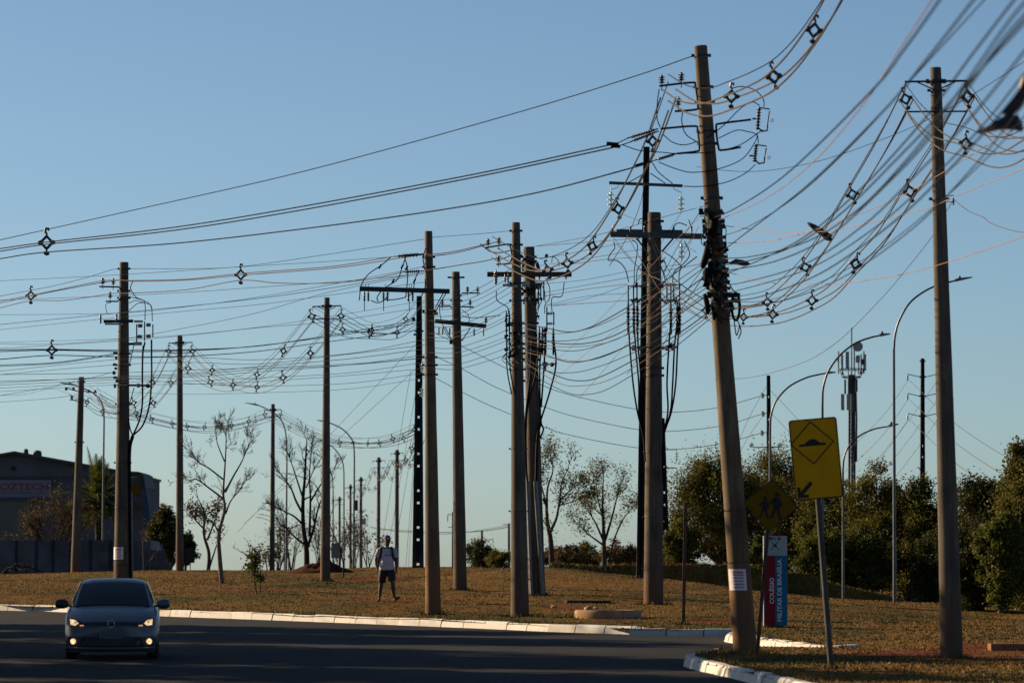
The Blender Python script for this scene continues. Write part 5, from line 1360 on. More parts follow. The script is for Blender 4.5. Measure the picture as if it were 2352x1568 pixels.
big(2020, 1042, 1395, 160, 144, 'open tree with a spray of leaves beside the tallest lamp', 87, 'leaf', 9500, clumps=48, trunks=3, bark='bark_pale', low=.08)
big(2110, 1090, 1405, 140, 143, 'tree below the three-armed high-voltage pole', 88, 'leaf', 8500, clumps=44, trunks=3, bark='bark_pale', low=.05)
big(1985, 1200, 1392, 110, 141, 'low green bush by the lamp posts', 89, 'leaf_green', 4000, clumps=26, low=.03)
big(2195, 1095, 1425, 120, 142, 'tree half covered by the pole in red soil', 90, 'leaf', 6500, clumps=36, low=.05, trunks=2)
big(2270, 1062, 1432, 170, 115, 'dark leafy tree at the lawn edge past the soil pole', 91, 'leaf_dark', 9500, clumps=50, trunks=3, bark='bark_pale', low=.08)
big(2360, 1010, 1440, 190, 112, 'tallest dark tree cut by the frame edge', 92, 'leaf', 10500, clumps=54, trunks=2, bark='bark_pale', low=.06)
big(2300, 1170, 1430, 120, 110, 'glossy green bush in front of the dark trees', 93, 'leaf_green', 4500, clumps=28, low=.15, bark='bark_pale')
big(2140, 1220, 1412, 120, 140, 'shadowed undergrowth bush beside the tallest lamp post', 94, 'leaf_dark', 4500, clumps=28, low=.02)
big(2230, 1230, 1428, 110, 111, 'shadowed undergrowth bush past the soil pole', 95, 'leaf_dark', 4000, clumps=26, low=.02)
big(1745, 1235, 1322, 60, 140, 'glossy small shrub beside the totem top', 96, 'leaf_green', 500, size=.15, clumps=14, low=.05)
# roadside trees out of view that shade the carriageway
for i, (x, Y2, H2, W2) in enumerate(((-17.5, 83, 11, 7.5), (-21, 97, 11, 6.5), (-16.5, 74.5, 10, 6.5), (-23, 105, 11, 5), (-16, 66.5, 9.5, 6), (-27, 92, 12, 7))):
    leafy('shade_tree', (x, Y2, SLOPE * Y2), H2, W2, '%s roadside shade tree across the carriageway' % ORD[i], 140 + i, 5200, .30, 'leaf_dark', clumps=60, low=.2, group='roadside shade trees')
# ------------------------------------------------------------------ street lamps
MT['lamp_head'] = simple('lamp_head_alloy', (.16, .165, .175), .4, .5, .15, 5)
def lamp(post, arm, head, Y, label, r=.055, hl=.5, base_py=None):
    """post = (px, base py, py where the arm bends); arm = picture points; head = (px, py) of the tip"""
    k = ppm(Y)
    b = at(post[0], post[1], Y)
    root = thing('street_lamp', b, label, 'street lamp', 'curved-arm street lamps')
    px2 = post[3] if len(post) > 3 else post[0]
    part('post', MB().tube([b + Vector((0, 0, -.4)), at((post[0] + px2) / 2, (post[1] + post[2]) / 2, Y), at(px2, post[2], Y)], [r * 1.1, r * .9, r * .72], 10), MT['lamp_pole'], root)
    A = spline([at(px2, post[2] + 4, Y)] + [at(x, y, Y) for x, y in arm], 6)
    n = len(A)
    part('arm', MB().tube(A, [r * .68 - r * .2 * i / n for i in range(n)], 8), MT['lamp_pole'], root)
    tip = A[-1]; d = (at(head[0], head[1], Y) - tip); hl = d.length; d.normalize()
    hb = MB(); sec = []
    for t, hw, hh in ((0, .05, .045), (.15, .09, .06), (.35, .11, .055), (.75, .11, .035), (1, .07, .02)):
        c = tip + d * hl * t; up = Vector((0, 0, 1)); sec.append([c + Vector((0, y, z)) for y, z in ((-hw, -hh * .5), (hw, -hh * .5), (hw * .8, hh), (-hw * .8, hh))])
    for s4 in sec: hb.v += [tuple(v) for v in s4]
    for i in range(4):
        for q in range(4): hb.f.append((i * 4 + q, i * 4 + (q + 1) % 4, i * 4 + 4 + (q + 1) % 4, i * 4 + 4 + q))
    hb.f += [(3, 2, 1, 0), (16, 17, 18, 19)]
    h = part('lamp_head', hb, MT['lamp_head'], root)
    part('photocell', MB().lathe([(.035, 0), (.04, .03), (.03, .07), (.01, .08)], tip + d * hl * .3 + Vector((0, 0, .05)), (0, 0, 1), 10), MT['steel_dark'], h)
    return root
lamp((2055, 1396, 800, 2053), [(2056, 770), (2066, 735), (2090, 695), (2125, 668), (2160, 653), (2192, 645)], (2233, 637), 133, 'tallest street lamp, its arm passing behind the pole in red soil')
lamp((1888, 1370, 925, 1889), [(1891, 890), (1903, 852), (1930, 815), (1965, 788), (2000, 775), (2018, 771)], (2045, 767), 134.5, 'street lamp arching over the antenna mast from behind the tall yellow sign')
lamp((1768, 1320, 985, 1769), [(1771, 955), (1783, 920), (1812, 888), (1850, 868), (1880, 860), (1896, 857)], (1920, 855), 150, 'street lamp with bent arm rising behind the diamond sign')
lamp((1937, 1376, 1075, 1936), [(1939, 1050), (1950, 1024), (1975, 1000), (2008, 985), (2040, 979)], (2064, 974), 134, 'shortest street lamp before the trees, its arm below the antenna panels', .045)
lamp((235, 1320, 960, 239), [(237, 935), (228, 915), (210, 900), (188, 890), (170, 884)], (137, 879), 205, 'street lamp leaning in from behind the slender pole at the warehouse', .055)
lamp((657, 1320, 1040, 659), [(657, 1000), (650, 972), (636, 953), (615, 940), (595, 931)], (563, 925), 250, 'street lamp whose arm passes behind the small far pole', .06)
lamp((812, 1320, 1050, 814), [(812, 1020), (802, 1000), (785, 984), (765, 974), (752, 969)], (728, 965), 235, 'street lamp with arm curving from behind the slim pole by the soil heap', .06)
lamp((790, 1322, 1085, 790), [(788, 1065), (780, 1045), (768, 1030), (755, 1020), (742, 1014)], (722, 1011), 290, 'receding street lamp next beyond the slim pole', .06)
lamp((765, 1322, 1120, 765), [(763, 1095), (755, 1072), (742, 1052), (725, 1041), (712, 1036)], (690, 1031), 320, 'receding street lamp reaching over the branchy bare tree', .06)
lamp((741, 1322, 1160, 740), [(738, 1140), (728, 1118), (710, 1102), (690, 1094), (672, 1089)], (646, 1086), 370, 'receding street lamp half lost in the branchy bare tree', .065)
for i, (hx, hy, Y) in enumerate(((601, 1154, 430), (592, 1167, 480), (592, 1180, 540), (586, 1187, 600))):
    lamp((hx + 52, 1322, hy + 52, hx + 52), [(hx + 50, hy + 34), (hx + 43, hy + 18), (hx + 30, hy + 7), (hx + 16, hy + 2)], (hx, hy), Y, '%s of the far street lamps stacked left of the small far pole' % ORD[i], .07)
# near lamp at the top corner
Y = 33
nl = thing('street_lamp', (6.7, Y, .35), 'large blurred street lamp head hanging in at the top corner', 'street lamp', 'curved-arm street lamps')
part('post', MB().tube([Vector((6.7, Y, -.3)), Vector((6.7, Y, 3.2)), at(3165, 300, Y)], [.08, .07, .055], 10), MT['lamp_pole'], nl)
A = spline([at(3165, 310, Y), at(3150, 60, Y), at(3050, -120, Y), at(2850, -200, Y), at(2600, -140, Y), at(2440, 20, Y), at(2372, 150, Y), at(2345, 220, Y), at(2310, 265, Y)], 6)
part('arm', MB().tube(A, .045, 8), MT['steel_dark'], nl)
hb = MB()
for (x, y, w, hh) in ((2246, 304, .05, .012), (2275, 296, .10, .03), (2305, 284, .13, .055), (2335, 285, .12, .06), (2348, 296, .06, .03)):
    c = at(x, y, Y); hb.v += [tuple(c + Vector((0, a * w, z))) for a, z in ((-1, -hh * .6), (1, -hh * .6), (.8, hh), (-.8, hh))]
for i in range(4):
    for q in range(4): hb.f.append((i * 4 + q, i * 4 + (q + 1) % 4, i * 4 + 4 + (q + 1) % 4, i * 4 + 4 + q))
hb.f += [(3, 2, 1, 0), (16, 17, 18, 19)]
part('lamp_head', hb, MT['steel_dark'], nl)

# ------------------------------------------------------------------ lettering
def text_mesh(body, size, mat, bold=0.0, spacing=1.0):
    cu = bpy.data.curves.new('lettering', 'FONT'); cu.body = body; cu.size = size; cu.align_x = 'CENTER'; cu.align_y = 'CENTER'
    cu.offset = bold; cu.extrude = .002; cu.space_character = spacing
    o = bpy.data.objects.new('lettering_tmp', cu); COL.objects.link(o)
    bpy.context.view_layer.update()
    me = bpy.data.meshes.new_from_object(o.evaluated_get(bpy.context.evaluated_depsgraph_get()))
    bpy.data.objects.remove(o); me.materials.clear(); me.materials.append(mat)
    return me
def lettering(name, body, size, mat, parent, p, roll=0.0, bold=0.0, sx=1.0, spacing=1.0):
    """letters facing the camera (-y), turned by roll about the view axis"""
    o = put(name, text_mesh(body, size, mat, bold, spacing), parent, p, (sx, 1, 1))
    o.rotation_mode = 'QUATERNION'
    o.rotation_quaternion = Quaternion((0, 1, 0), -roll) @ Quaternion((1, 0, 0), math.pi / 2)
    return o

# ------------------------------------------------------------------ road signs
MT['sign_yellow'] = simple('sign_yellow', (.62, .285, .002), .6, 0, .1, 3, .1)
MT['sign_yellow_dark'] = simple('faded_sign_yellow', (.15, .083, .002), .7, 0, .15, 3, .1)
MT['sign_black'] = simple('sign_black', (.012, .012, .012), .6, 0, .1, 3, .3)
MT['post_grey'] = simple('weathered_post', (.07, .066, .06), .8, .1, .3, 6, .2)
MT['sign_back'] = simple('sign_back', (.25, .25, .25), .5, .4, .1, 3)
def plate(poly, c, k, roll, y0, y1):
    """poly in picture pixels relative to c's pixel (y down), turned upright by roll"""
    R = Matrix.Rotation(-roll, 3, 'Y')
    mb = MB().prism([(x / k, -y / k) for x, y in poly], y0, y1)
    mb.v = [tuple(c + R @ Vector(v)) for v in mb.v]
    return mb
def ring_plate(outer, inner, c, k, roll, y0, y1):
    R = Matrix.Rotation(-roll, 3, 'Y'); n = len(outer); mb = MB()
    for y in (y0, y1):
        for P in (outer, inner): mb.v += [tuple(c + R @ Vector((x / k, y, -q / k))) for x, q in P]
    for i in range(n):
        j = (i + 1) % n
        mb.f += [(i, j, n + j, n + i), (2 * n + i, 3 * n + i, 3 * n + j, 2 * n + j), (i, 2 * n + i, 2 * n + j, j), (n + i, n + j, 3 * n + j, 3 * n + i)]
    return mb
def rrect(w, h, r, n=4):
    out = []
    for sx, sy, a0 in ((1, -1, -90), (1, 1, 0), (-1, 1, 90), (-1, -1, 180)):
        for i in range(n + 1):
            a = math.radians(a0 + 90 * i / n); out.append((sx * (w - r) + r * math.cos(a), sy * (h - r) + r * math.sin(a)))
    return out
def diamond(rx, ry, r=4, rot=0):
    pts = rrect(1, 1, .05, 3); out = []
    for x, y in pts: out.append(((x - y) * .5 * rx, (x + y) * .5 * ry))
    return out
Y = 66; k = ppm(Y); c = at(1874, 1053, Y); roll = math.radians(4.9)
ys = thing('road_sign', foot(1911, Y), 'tall yellow speed-hump sign with black arrow on a tilted grey post', 'road sign')
part('board', plate(rrect(55.5, 92.5, 7), c, k, roll, -.012, .012), MT['sign_yellow'], ys, smooth=False)
part('border', ring_plate(rrect(55.5, 92.5, 7), rrect(52.6, 89.6, 5.5), c, k, roll, -.016, .014), MT['sign_black'], ys, smooth=False)
def shift(P, dx, dy): return [(x + dx, y + dy) for x, y in P]
part('diamond_outline', ring_plate(shift(diamond(51, 50), -5.5, -37), shift(diamond(47.5, 46.5), -5.5, -37), c, k, roll, -.017, -.011), MT['sign_black'], ys, smooth=False)
hump = [(-31, 4), (-31, -1), (-18, -2), (-12, -7), (-6, -11), (0, -12), (7, -11), (13, -6), (18, -2), (31, -1), (31, 4)]
part('hump_symbol', plate(shift(hump[::-1], -5, -34), c, k, roll, -.017, -.011), MT['sign_black'], ys, smooth=False)
am = plate(shift([(14, -20), (20, -14), (-4, 10), (8, 10), (8, 17), (-17, 17), (-17, -8), (-10, -8), (-10, 3)], -32, 70), c, k, roll, -.017, -.011)
part('arrow_symbol', am, MT['sign_black'], ys, smooth=False)
part('post', MB().tube([foot(1911, Y) + Vector((0, .06, -.3)), at(1880, 1150, Y) + Vector((0, .06, 0)), at(1869, 990, Y) + Vector((0, .06, 0))], .047, 10), MT['post_grey'], ys)
Y = 73.2; k = ppm(Y); c = at(1770, 1159.5, Y)
ds = thing('road_sign', foot(1735, Y), 'dark diamond school-children sign on a leaning brown post', 'road sign')
roll2 = math.radians(-5)
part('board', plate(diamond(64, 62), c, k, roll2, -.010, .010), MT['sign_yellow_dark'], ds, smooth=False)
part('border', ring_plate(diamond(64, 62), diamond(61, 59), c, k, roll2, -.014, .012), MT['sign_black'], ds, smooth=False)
def walker(dx, dy, s, f=1):
    mb = MB()
    def pl(P): mb2 = plate([(x * f * s + dx, y * s + dy) for x, y in (P if f > 0 else P[::-1])], c, k, roll2, -.015, -.009); mb.add(mb2.v, mb2.f)
    pl([(6.3 * math.cos(a), -26 + 6.3 * math.sin(a)) for a in [i * math.pi / 6 for i in range(12)]])
    pl([(-5, -19), (6, -19), (9, -2), (8, 6), (-7, 6), (-7, -4)]); pl([(-7, 5), (2, 5), (-2, 18), (-9, 33), (-15, 31), (-8, 17)]); pl([(0, 5), (8, 5), (11, 18), (16, 31), (10, 34), (5, 20)])
    pl([(-5, -18), (-3, -12), (-12, -2), (-18, -6), (-11, -12)]); pl([(5, -18), (9, -15), (15, -3), (13, 3), (9, 0), (8, -8)])
    return mb
part('child_symbol', walker(-14, 6, .78), MT['sign_black'], ds, smooth=False)
part('child_symbol', walker(13, 0, .95), MT['sign_black'], ds, smooth=False)
part('post', MB().beam(foot(1735, Y) + Vector((0, .04, -.25)), at(1770, 1140, Y) + Vector((0, .04, 0)), .065, .05, (0, 1, 0)), MT['rusty_steel'], ds, smooth=False)

# ------------------------------------------------------------------ totem
MT['totem_white'] = simple('totem_white', (.34, .35, .39), .6, 0, .06, 3, .15)
MT['totem_red'] = simple('totem_red', (.17, .012, .022), .6, 0, .08, 3, .12)
MT['totem_blue'] = simple('totem_blue', (.006, .13, .27), .6, 0, .08, 3, .12)
MT['letter_white'] = simple('letter_white', (.55, .55, .58), .6, 0, .05, 3)
MT['crest_teal'] = simple('crest_teal', (.20, .42, .45), .6, 0, .1, 3); MT['crest_green'] = simple('crest_green', (.10, .22, .06), .6, 0, .1, 3)
Y = 92; k = ppm(Y)
tb = foot(1781, Y); tt = thing('totem_sign', tb, 'white, red and blue school totem with sideways lettering and a crest', 'sign')
fy = Y - .10
def panel(x0, x1, y0, y1, dy=0.0, th=.2):
    a, b2 = at(x0, y0, Y), at(x1, y1, Y)
    return MB().box(((a.x + b2.x) / 2, Y + dy, (a.z + b2.z) / 2), (b2.x - a.x, th, a.z - b2.z))
part('cabinet', panel(1753, 1808, 1230, 1436), MT['totem_white'], tt, False)
part('red_panel', panel(1755, 1781, 1275.5, 1435.5, -.104, .01), MT['totem_red'], tt, False)
part('blue_panel', panel(1781.4, 1807.6, 1275.5, 1435.5, -.104, .01), MT['totem_blue'], tt, False)
for x in (1766, 1795): part('foot', MB().tube([at(x, 1434, Y), at(x, 1446, Y)], .04, 8), MT['steel_dark'], tt)
lettering('lettering', 'COLÉGIO', .125, MT['letter_white'], tt, at(1773.5, 1355.5, fy - .014) , math.pi / 2, .004, 1.04)
lettering('lettering', 'MILITAR DE BRASÍLIA', .125, MT['letter_white'], tt, at(1791, 1355, fy - .014), math.pi / 2, .004, 1.14)
cr = at(1780, 1251, fy - .0)
sh = [(-13, -18), (13, -18), (13, 6), (10, 13), (0, 18), (-10, 13), (-13, 6)]
part('crest_shield', plate(sh[::-1], cr, k, 0, -.010, -.001), MT['crest_teal'], tt, False)
part('crest_band', plate([(-13, -18), (-13, -12), (13, -12), (13, -18)], cr, k, 0, -.013, -.009), MT['totem_red'], tt, False)
for s2 in (-1, 1): part('crest_cross', plate([(s2 * -11, -9), (s2 * -8, -11), (s2 * 11, 10), (s2 * 8, 12)][::s2], cr, k, 0, -.014, -.009), MT['crest_green'], tt, False)
part('crest_core', plate([(4 * math.cos(a), 1 + 4 * math.sin(a)) for a in [-i * math.pi / 5 for i in range(10)]], cr, k, 0, -.016, -.009), MT['totem_red'], tt, False)
lettering('lettering', 'CMB', .05, MT['letter_white'], tt, at(1780, 1236, fy - .018), 0, .001, 1.3)

# ------------------------------------------------------------------ small things on the lawn
Y = 99
rc = foot(1396, Y); rz = at(1396, 1417, Y).z; top = at(1396, 1400, Y).z
solo('manhole_ring', MB().lathe([(.74, -.25), (.775, 0), (.775, top - rz - .04), (.75, top - rz), (.6, top - rz), (.56, top - rz - .05), (.1, top - rz - .05)], (rc.x, Y, rz), (0, 0, 1), 40), MT['concrete_plain'], 'low round concrete manhole ring with orange-stained rim on the green grass', 'manhole')
Y = 112
a = foot(1348, Y)
solo('concrete_slab', MB().box(a + Vector((0, 0, .015)), (1.15, .8, .09), Matrix.Rotation(.1, 3, 'Z')), MT['bark'], 'flat dark slab set in the grass beyond the manhole ring', 'slab', smooth=False)
def rock(px, Y, r, label, seed, mat='concrete_plain'):
    rg = np.random.default_rng(seed); p = foot(px, Y); bm = bmesh.new(); bmesh.ops.create_icosphere(bm, subdivisions=2, radius=1)
    mb = MB(); bm.verts.ensure_lookup_table()
    for v in bm.verts:
        q = v.co * (1 + .25 * noise.noise(v.co * 1.7 + Vector((seed, 0, 0)))); mb.v.append((p.x + q.x * r, p.y + q.y * r, p.z + q.z * r * .6 + r * .15))
    mb.f = [tuple(v.index for v in f.verts) for f in bm.faces]; bm.free()
    return solo('rock', mb, MT[mat], label, 'rock')
rock(1351, 106, .13, 'small pale lump of rubble between slab and manhole ring', 3); rock(1368, 106.5, .08, 'tiny pale lump of rubble nearer the slab', 4); rock(1272, 108, .08, 'small pale stone at the foot of the conduit pole', 5)
Y = 76
a = at(2312, 1484, Y)
MT['brick_orange'] = simple('clay_block', (.20, .09, .045), .9, 0, .35, 8, .2, .4)
solo('clay_slab', MB().box((a.x + .05, Y, a.z - .02), (.72, .35, .15), Matrix.Rotation(.06, 3, 'Z')), MT['brick_orange'], 'orange clay slab lying in the red soil at the frame edge', 'slab', smooth=False)
# red soil heap
MT['soil_dark'] = simple('turned_red_soil', (.045, .013, .007), .95, 0, .5, 6, .1, .9)
Y = 166; p0 = foot(738, Y); mb = MB(); n = 44; rings = 12
for j in range(rings + 1):
    t = j / rings
    for i in range(n):
        a = 2 * math.pi * i / n
        x = 1.42 * t * math.cos(a); y = .9 * t * math.sin(a)
        h = .62 * (1 - t) ** .8 * (.8 + .55 * noise.noise(Vector((x * 1.6, y * 1.6, 3)))) + .12 * noise.noise(Vector((x * 5, y * 5, 9))) * (1 - t) + .05 * noise.noise(Vector((x * 14, y * 14, 2))) * (1 - t)
        mb.v.append((p0.x + x, Y + y, p0.z + max(h, 0) - .04))
for j in range(rings):
    for i in range(n): mb.f.append((j * n + i, j * n + (i + 1) % n, (j + 1) * n + (i + 1) % n, (j + 1) * n + i))
solo('soil_heap', mb, MT['soil_dark'], 'heap of red soil dumped on the grass at the slim pole', 'soil heap')
# fallen branches by the wall
bm_ = MB(); rg = np.random.default_rng(8)
for a, b2 in (((5, 1317), (38, 1292)), ((30, 1295), (95, 1312)), ((40, 1300), (70, 1316)), ((55, 1298), (110, 1316)), ((12, 1314), (60, 1306))): limb(bm_, at(*a, 198), at(*b2, 197.5), .06, .02, rg, .08)
solo('fallen_branch', bm_, MT['bark_dark'], 'dead brown branches dumped below the concrete panel wall', 'branches')
# dark board on a thin leg, far road board
bd = thing('notice_board', at(437, 1316, 180), 'small dark rectangular board on a thin leg beside the crooked tree', 'sign')
part('board', MB().box(at(435.5, 1275, 180), (.40, .03, .63), Matrix.Rotation(-.05, 3, 'Y')), MT['sign_black'], bd, False); part('leg', MB().tube([at(437, 1322, 180), at(437, 1290, 180)], .02, 6), MT['steel_dark'], bd)
rb = thing('road_board', at(770, 1318, 300), 'pale blue-grey road board on two posts far between the poles', 'sign')
part('board', MB().box(at(771, 1264, 300), (.62, .04, 1.05)), MT['pipe'], rb, False)
for x in (764, 778): part('post', MB().tube([at(x, 1322, 300), at(x, 1275, 300)], .03, 6), MT['pipe'], rb)

# ------------------------------------------------------------------ bird
Y = 70; bd = thing('bird', at(1882, 530, Y), 'dark bird with pale head and rump gliding past the cables', 'bird')
ax = [at(1858, 514, Y), at(1866, 519, Y), at(1876, 526, Y), at(1888, 535, Y), at(1900, 544, Y), at(1910, 551, Y)]
MT['feather_dark'] = simple('dark_feathers', (.03, .027, .025), .8, 0, .3, 25); MT['feather_pale'] = simple('pale_feathers', (.26, .21, .155), .8, 0, .25, 25)
part('body', MB().tube(spline(ax, 3), [.012, .03, .036, .04, .046, .05, .052, .05, .048, .042, .036, .03, .026, .03, .034, .03][:16], 9), MT['feather_dark'], bd)
part('head', MB().tube([at(1854, 511, Y), at(1858, 514, Y), at(1864, 518, Y), at(1869, 522, Y)], [.006, .028, .036, .03], 9), MT['feather_pale'], bd)
for sd in (-1, 1):
    r0, r1, r2 = at(1870, 521, Y), at(1884, 531, Y), at(1912, 546, Y)
    mb = MB().add([r0 + Vector((0, sd * .03, .02)), r1 + Vector((0, sd * .07, .04)), r2 + Vector((0, sd * .10, .02)), at(1896, 543, Y) + Vector((0, sd * .04, 0)), r0 + Vector((0, sd * .03, .035)), r1 + Vector((0, sd * .07, .055)), r2 + Vector((0, sd * .10, .03)), at(1896, 543, Y) + Vector((0, sd * .04, .015))], [(0, 1, 2, 3), (7, 6, 5, 4), (0, 4, 5, 1), (1, 5, 6, 2), (2, 6, 7, 3), (3, 7, 4, 0)])
    part('wing', mb, MT['feather_dark'], bd, False)
part('rump', MB().tube([at(1888, 540, Y), at(1898, 548, Y), at(1907, 553, Y)], [.02, .03, .015], 8), MT['feather_pale'], bd)

# ------------------------------------------------------------------ antenna mast
Y = 300; k = ppm(Y)
am = thing('antenna_mast', at(1957, 1320, Y), 'grey telecom mast crowned with panel antennas above the trees', 'antenna mast')
MT['mast'] = simple('mast_steel', (.035, .038, .043), .5, .5, .3, 3); MT['antenna'] = simple('antenna_white', (.24, .24, .24), .5, 0, .1, 3)
for x, r in ((1950, .09), (1963, .09), (1957, .07)): part('mast_leg', MB().tube([at(x, 1320, Y), at(x - (x - 1957) * .2, 860, Y)], r, 8), MT['mast'], am)
for y in range(1050, 870, -9): part('rung', MB().beam(at(1949, y, Y), at(1964, y, Y), .06, .06), MT['antenna'] if (y // 9) % 2 else MT['mast'], am, False)
part('cable_run', MB().tube([at(1967, 1060, Y), at(1967.5, 960, Y), at(1966, 900, Y)], .06, 6), MT['rubber_black'], am)
plat = MB()
for y, rx in ((866, 21), (848, 27)):
    plat.tube([at(1956 + rx * math.cos(a), y + 2 * math.sin(a), Y + rx / k * math.sin(a)) for a in [i * .3 for i in range(22)]], .035, 5)
for i in range(10):
    a = i * .63; plat.tube([at(1956 + 21 * math.cos(a), 866, Y + 21 / k * math.sin(a)), at(1956 + 27 * math.cos(a), 848, Y + 27 / k * math.sin(a))], .028, 4); plat.tube([at(1956, 868, Y), at(1956 + 21 * math.cos(a), 866, Y + 21 / k * math.sin(a))], .025, 4)
part('platform', plat, MT['mast'], am)
for x, y0, y1 in ((1926, 806, 858), (1935, 815, 860), (1984, 806, 858), (1972, 815, 858), (1956, 752, 866), (1962, 800, 850), (1948, 810, 850), (1978, 812, 862)): part('antenna_pipe', MB().tube([at(x, y1, Y), at(x, y0, Y)], .05, 6), MT['mast'], am)
def ant(x, y0, y1, w, mat='antenna', dy=-.4): part('panel_antenna', MB().box((at(x, y0, Y).x, Y + dy, (at(x, y0, Y).z + at(x, y1, Y).z) / 2), (w / k, .2, at(x, y0, Y).z - at(x, y1, Y).z)), MT[mat], am, False)
for a in ((1945, 808, 848, 8), (1969, 817, 833, 10), (1986, 814, 852, 4), (1932, 814, 848, 3), (1934, 905, 942, 8), (1948, 905, 942, 9), (1962, 905, 945, 8, 'mast'), (1940, 872, 905, 4, 'mast'), (1966, 870, 900, 5, 'mast'), (1924, 820, 832, 4), (1951, 870, 905, 9, 'mast'), (1980, 825, 838, 8, 'mast')): ant(*a)
part('dish', MB().lathe([(.05, .15), (.2, .1), (.34, .02), (.36, 0), (.34, -.02)], at(1969.5, 796, Y) + Vector((0, -.3, 0)), (0, 1, 0), 20), MT['antenna'], am)

# ------------------------------------------------------------------ warehouse, sheds and walls
MT['wall_grey'] = simple('warehouse_render', (.085, .097, .115), .9, 0, .15, .5, .2); MT['roof_dark'] = simple('roof_sheet', (.05, .055, .06), .7, .2, .2, 2)
MT['blue_sheet'] = simple('blue_sheet', (.014, .06, .15), .6, 0, .2, 2); MT['board_pale'] = simple('sign_board_pale', (.14, .155, .195), .6, 0, .08, 2); MT['letter_red'] = simple('letter_red', (.16, .025, .035), .6, 0, .1, 3); MT['letter_grey'] = simple('letter_grey', (.10, .12, .16), .6, 0, .1, 3)
MT['wall_panel'] = simple('concrete_panel', (.07, .078, .092), .92, 0, .3, 1.2, .15, .3); MT['wall_post'] = simple('concrete_post', (.04, .044, .052), .92, 0, .3, 1.2, .15); MT['white_wall'] = simple('white_wall', (.20, .215, .23), .9, 0, .12, 1); MT['window_glass'] = simple('dark_glass', (.02, .025, .03), .15, 0, .1, 1); MT['rust_sheet'] = simple('corrugated_gate', (.08, .082, .09), .75, .2, .5, 3)
Y = 232; k = ppm(Y)
wh = thing('warehouse', at(35, 1325, Y), 'dark grey gabled warehouse with a lettered sign board', 'building')
def pz(x, y): q = at(x, y, Y); return (q.x, q.z)
part('front_wall', MB().prism([pz(-240, 1330), pz(300, 1330), pz(300, 1088), pz(35, 1041), pz(-240, 1090)][::-1], Y, Y + .4), MT['wall_grey'], wh, False)
part('side_wall', MB().box((at(298, 1200, Y).x, Y + 9, (at(298, 1330, Y).z + at(298, 1090, Y).z) / 2), (.3, 17.5, at(298, 1088, Y).z - at(298, 1330, Y).z)), MT['wall_grey'], wh, False)
rf = None
for xa, ya, xb, yb in ((35, 1036, 308, 1085), (-250, 1087, 35, 1036)):
    a, b2 = at(xa, ya, Y), at(xb, yb, Y)
    o = part('roof', MB().add([a + Vector((0, -.5, 0)), b2 + Vector((0, -.5, 0)), b2 + Vector((0, 18, 0)), a + Vector((0, 18, 0)), a + Vector((0, -.5, -.14)), b2 + Vector((0, -.5, -.14)), b2 + Vector((0, 18, -.14)), a + Vector((0, 18, -.14))], [(0, 1, 2, 3), (7, 6, 5, 4), (0, 4, 5, 1), (1, 5, 6, 2), (2, 6, 7, 3), (3, 7, 4, 0)]), MT['roof_dark'], wh, False)
    rf = rf or o
for x, w in ((45, 12), (108 - 36, 20)): part('roof_vent', MB().lathe([(w / k / 2, -.3), (w / k / 2, .05), (w / k / 2 * .8, .14), (.05, .18)], at(x, 1038 + abs(x - 35) * .12, Y) + Vector((0, 3, .12)), (0, 0, 1), 14), MT['roof_dark'], rf)
part('vent_hole', MB().lathe([(.14, 0), (.14, .05)], at(31, 1075, Y) + Vector((0, -.06, 0)), (0, 1, 0), 12), MT['sign_black'], wh)
def flat(x0, x1, y0, y1, d): a, b2 = at(x0, y0, Y), at(x1, y1, Y); return MB().box(((a.x + b2.x) / 2, Y - d, (a.z + b2.z) / 2), (b2.x - a.x, .1, a.z - b2.z))
part('fascia', flat(-240, 300, 1094, 1098, .06), MT['roof_dark'], wh, False)
sb = part('sign_board', flat(-90, 118, 1102, 1142, .1), MT['board_pale'], wh, False)
def fit_text(body, x0, x1, yc, h, mat, bold):
    me = text_mesh(body, 1.0, mat, bold); q = np.array([v.co[:] for v in me.vertices]); lo, hi = q.min(0), q.max(0)
    w = (x1 - x0) / ppm(Y); me.transform(Matrix.Diagonal((w / (hi[0] - lo[0]), h / ppm(Y) / (hi[1] - lo[1]), 1, 1)) @ Matrix.Translation((-(lo[0] + hi[0]) / 2, -(lo[1] + hi[1]) / 2, 0)))
    o = put('lettering', me, sb, at((x0 + x1) / 2, yc, Y) + Vector((0, -.17, 0))); o.rotation_euler = (math.pi / 2, 0, 0)
fit_text('OZTECH', 1, 112, 1117, 15, MT['letter_red'], .015)
fit_text('RIA DE COMPETIÇÃO', 1, 106, 1130, 7, MT['letter_grey'], .01)
part('door_opening', flat(-120, 66, 1150, 1330, .06), MT['window_glass'], wh, False)
part('awning', flat(-140, 120, 1143, 1150, .35), MT['roof_dark'], wh, False)
Y = 224; k = ppm(Y)
bs = thing('blue_shed', at(320, 1325, Y), 'narrow shed with blue side cladding and a yellow emblem beside the warehouse', 'building')
def pz(x, y): q = at(x, y, Y); return (q.x, q.z)
part('front_wall', MB().prism([pz(288, 1330), pz(331, 1330), pz(331, 1120), pz(326, 1090), pz(318, 1086), pz(288, 1084)][::-1], Y, Y + .3), MT['wall_grey'], bs, False)
for i in range(6):
    x0, x1 = 331 + i * 2.1, 333.1 + i * 2.1
    part('cladding_sheet', MB().prism([pz(x0, 1330), pz(x1, 1330), pz(x1, 1095 + i * 14 + 8), pz(x0, 1092 + i * 14)][::-1], Y + .02 + i * .02, Y + .3 + i * .02), MT['blue_sheet'], bs, False)
part('roof', MB().prism([pz(286, 1086), pz(319, 1088), pz(328, 1093), pz(333, 1121), pz(334.5, 1119), pz(329, 1088), pz(319, 1083), pz(286, 1081)], Y - .3, Y + 6), MT['roof_dark'], bs, False)
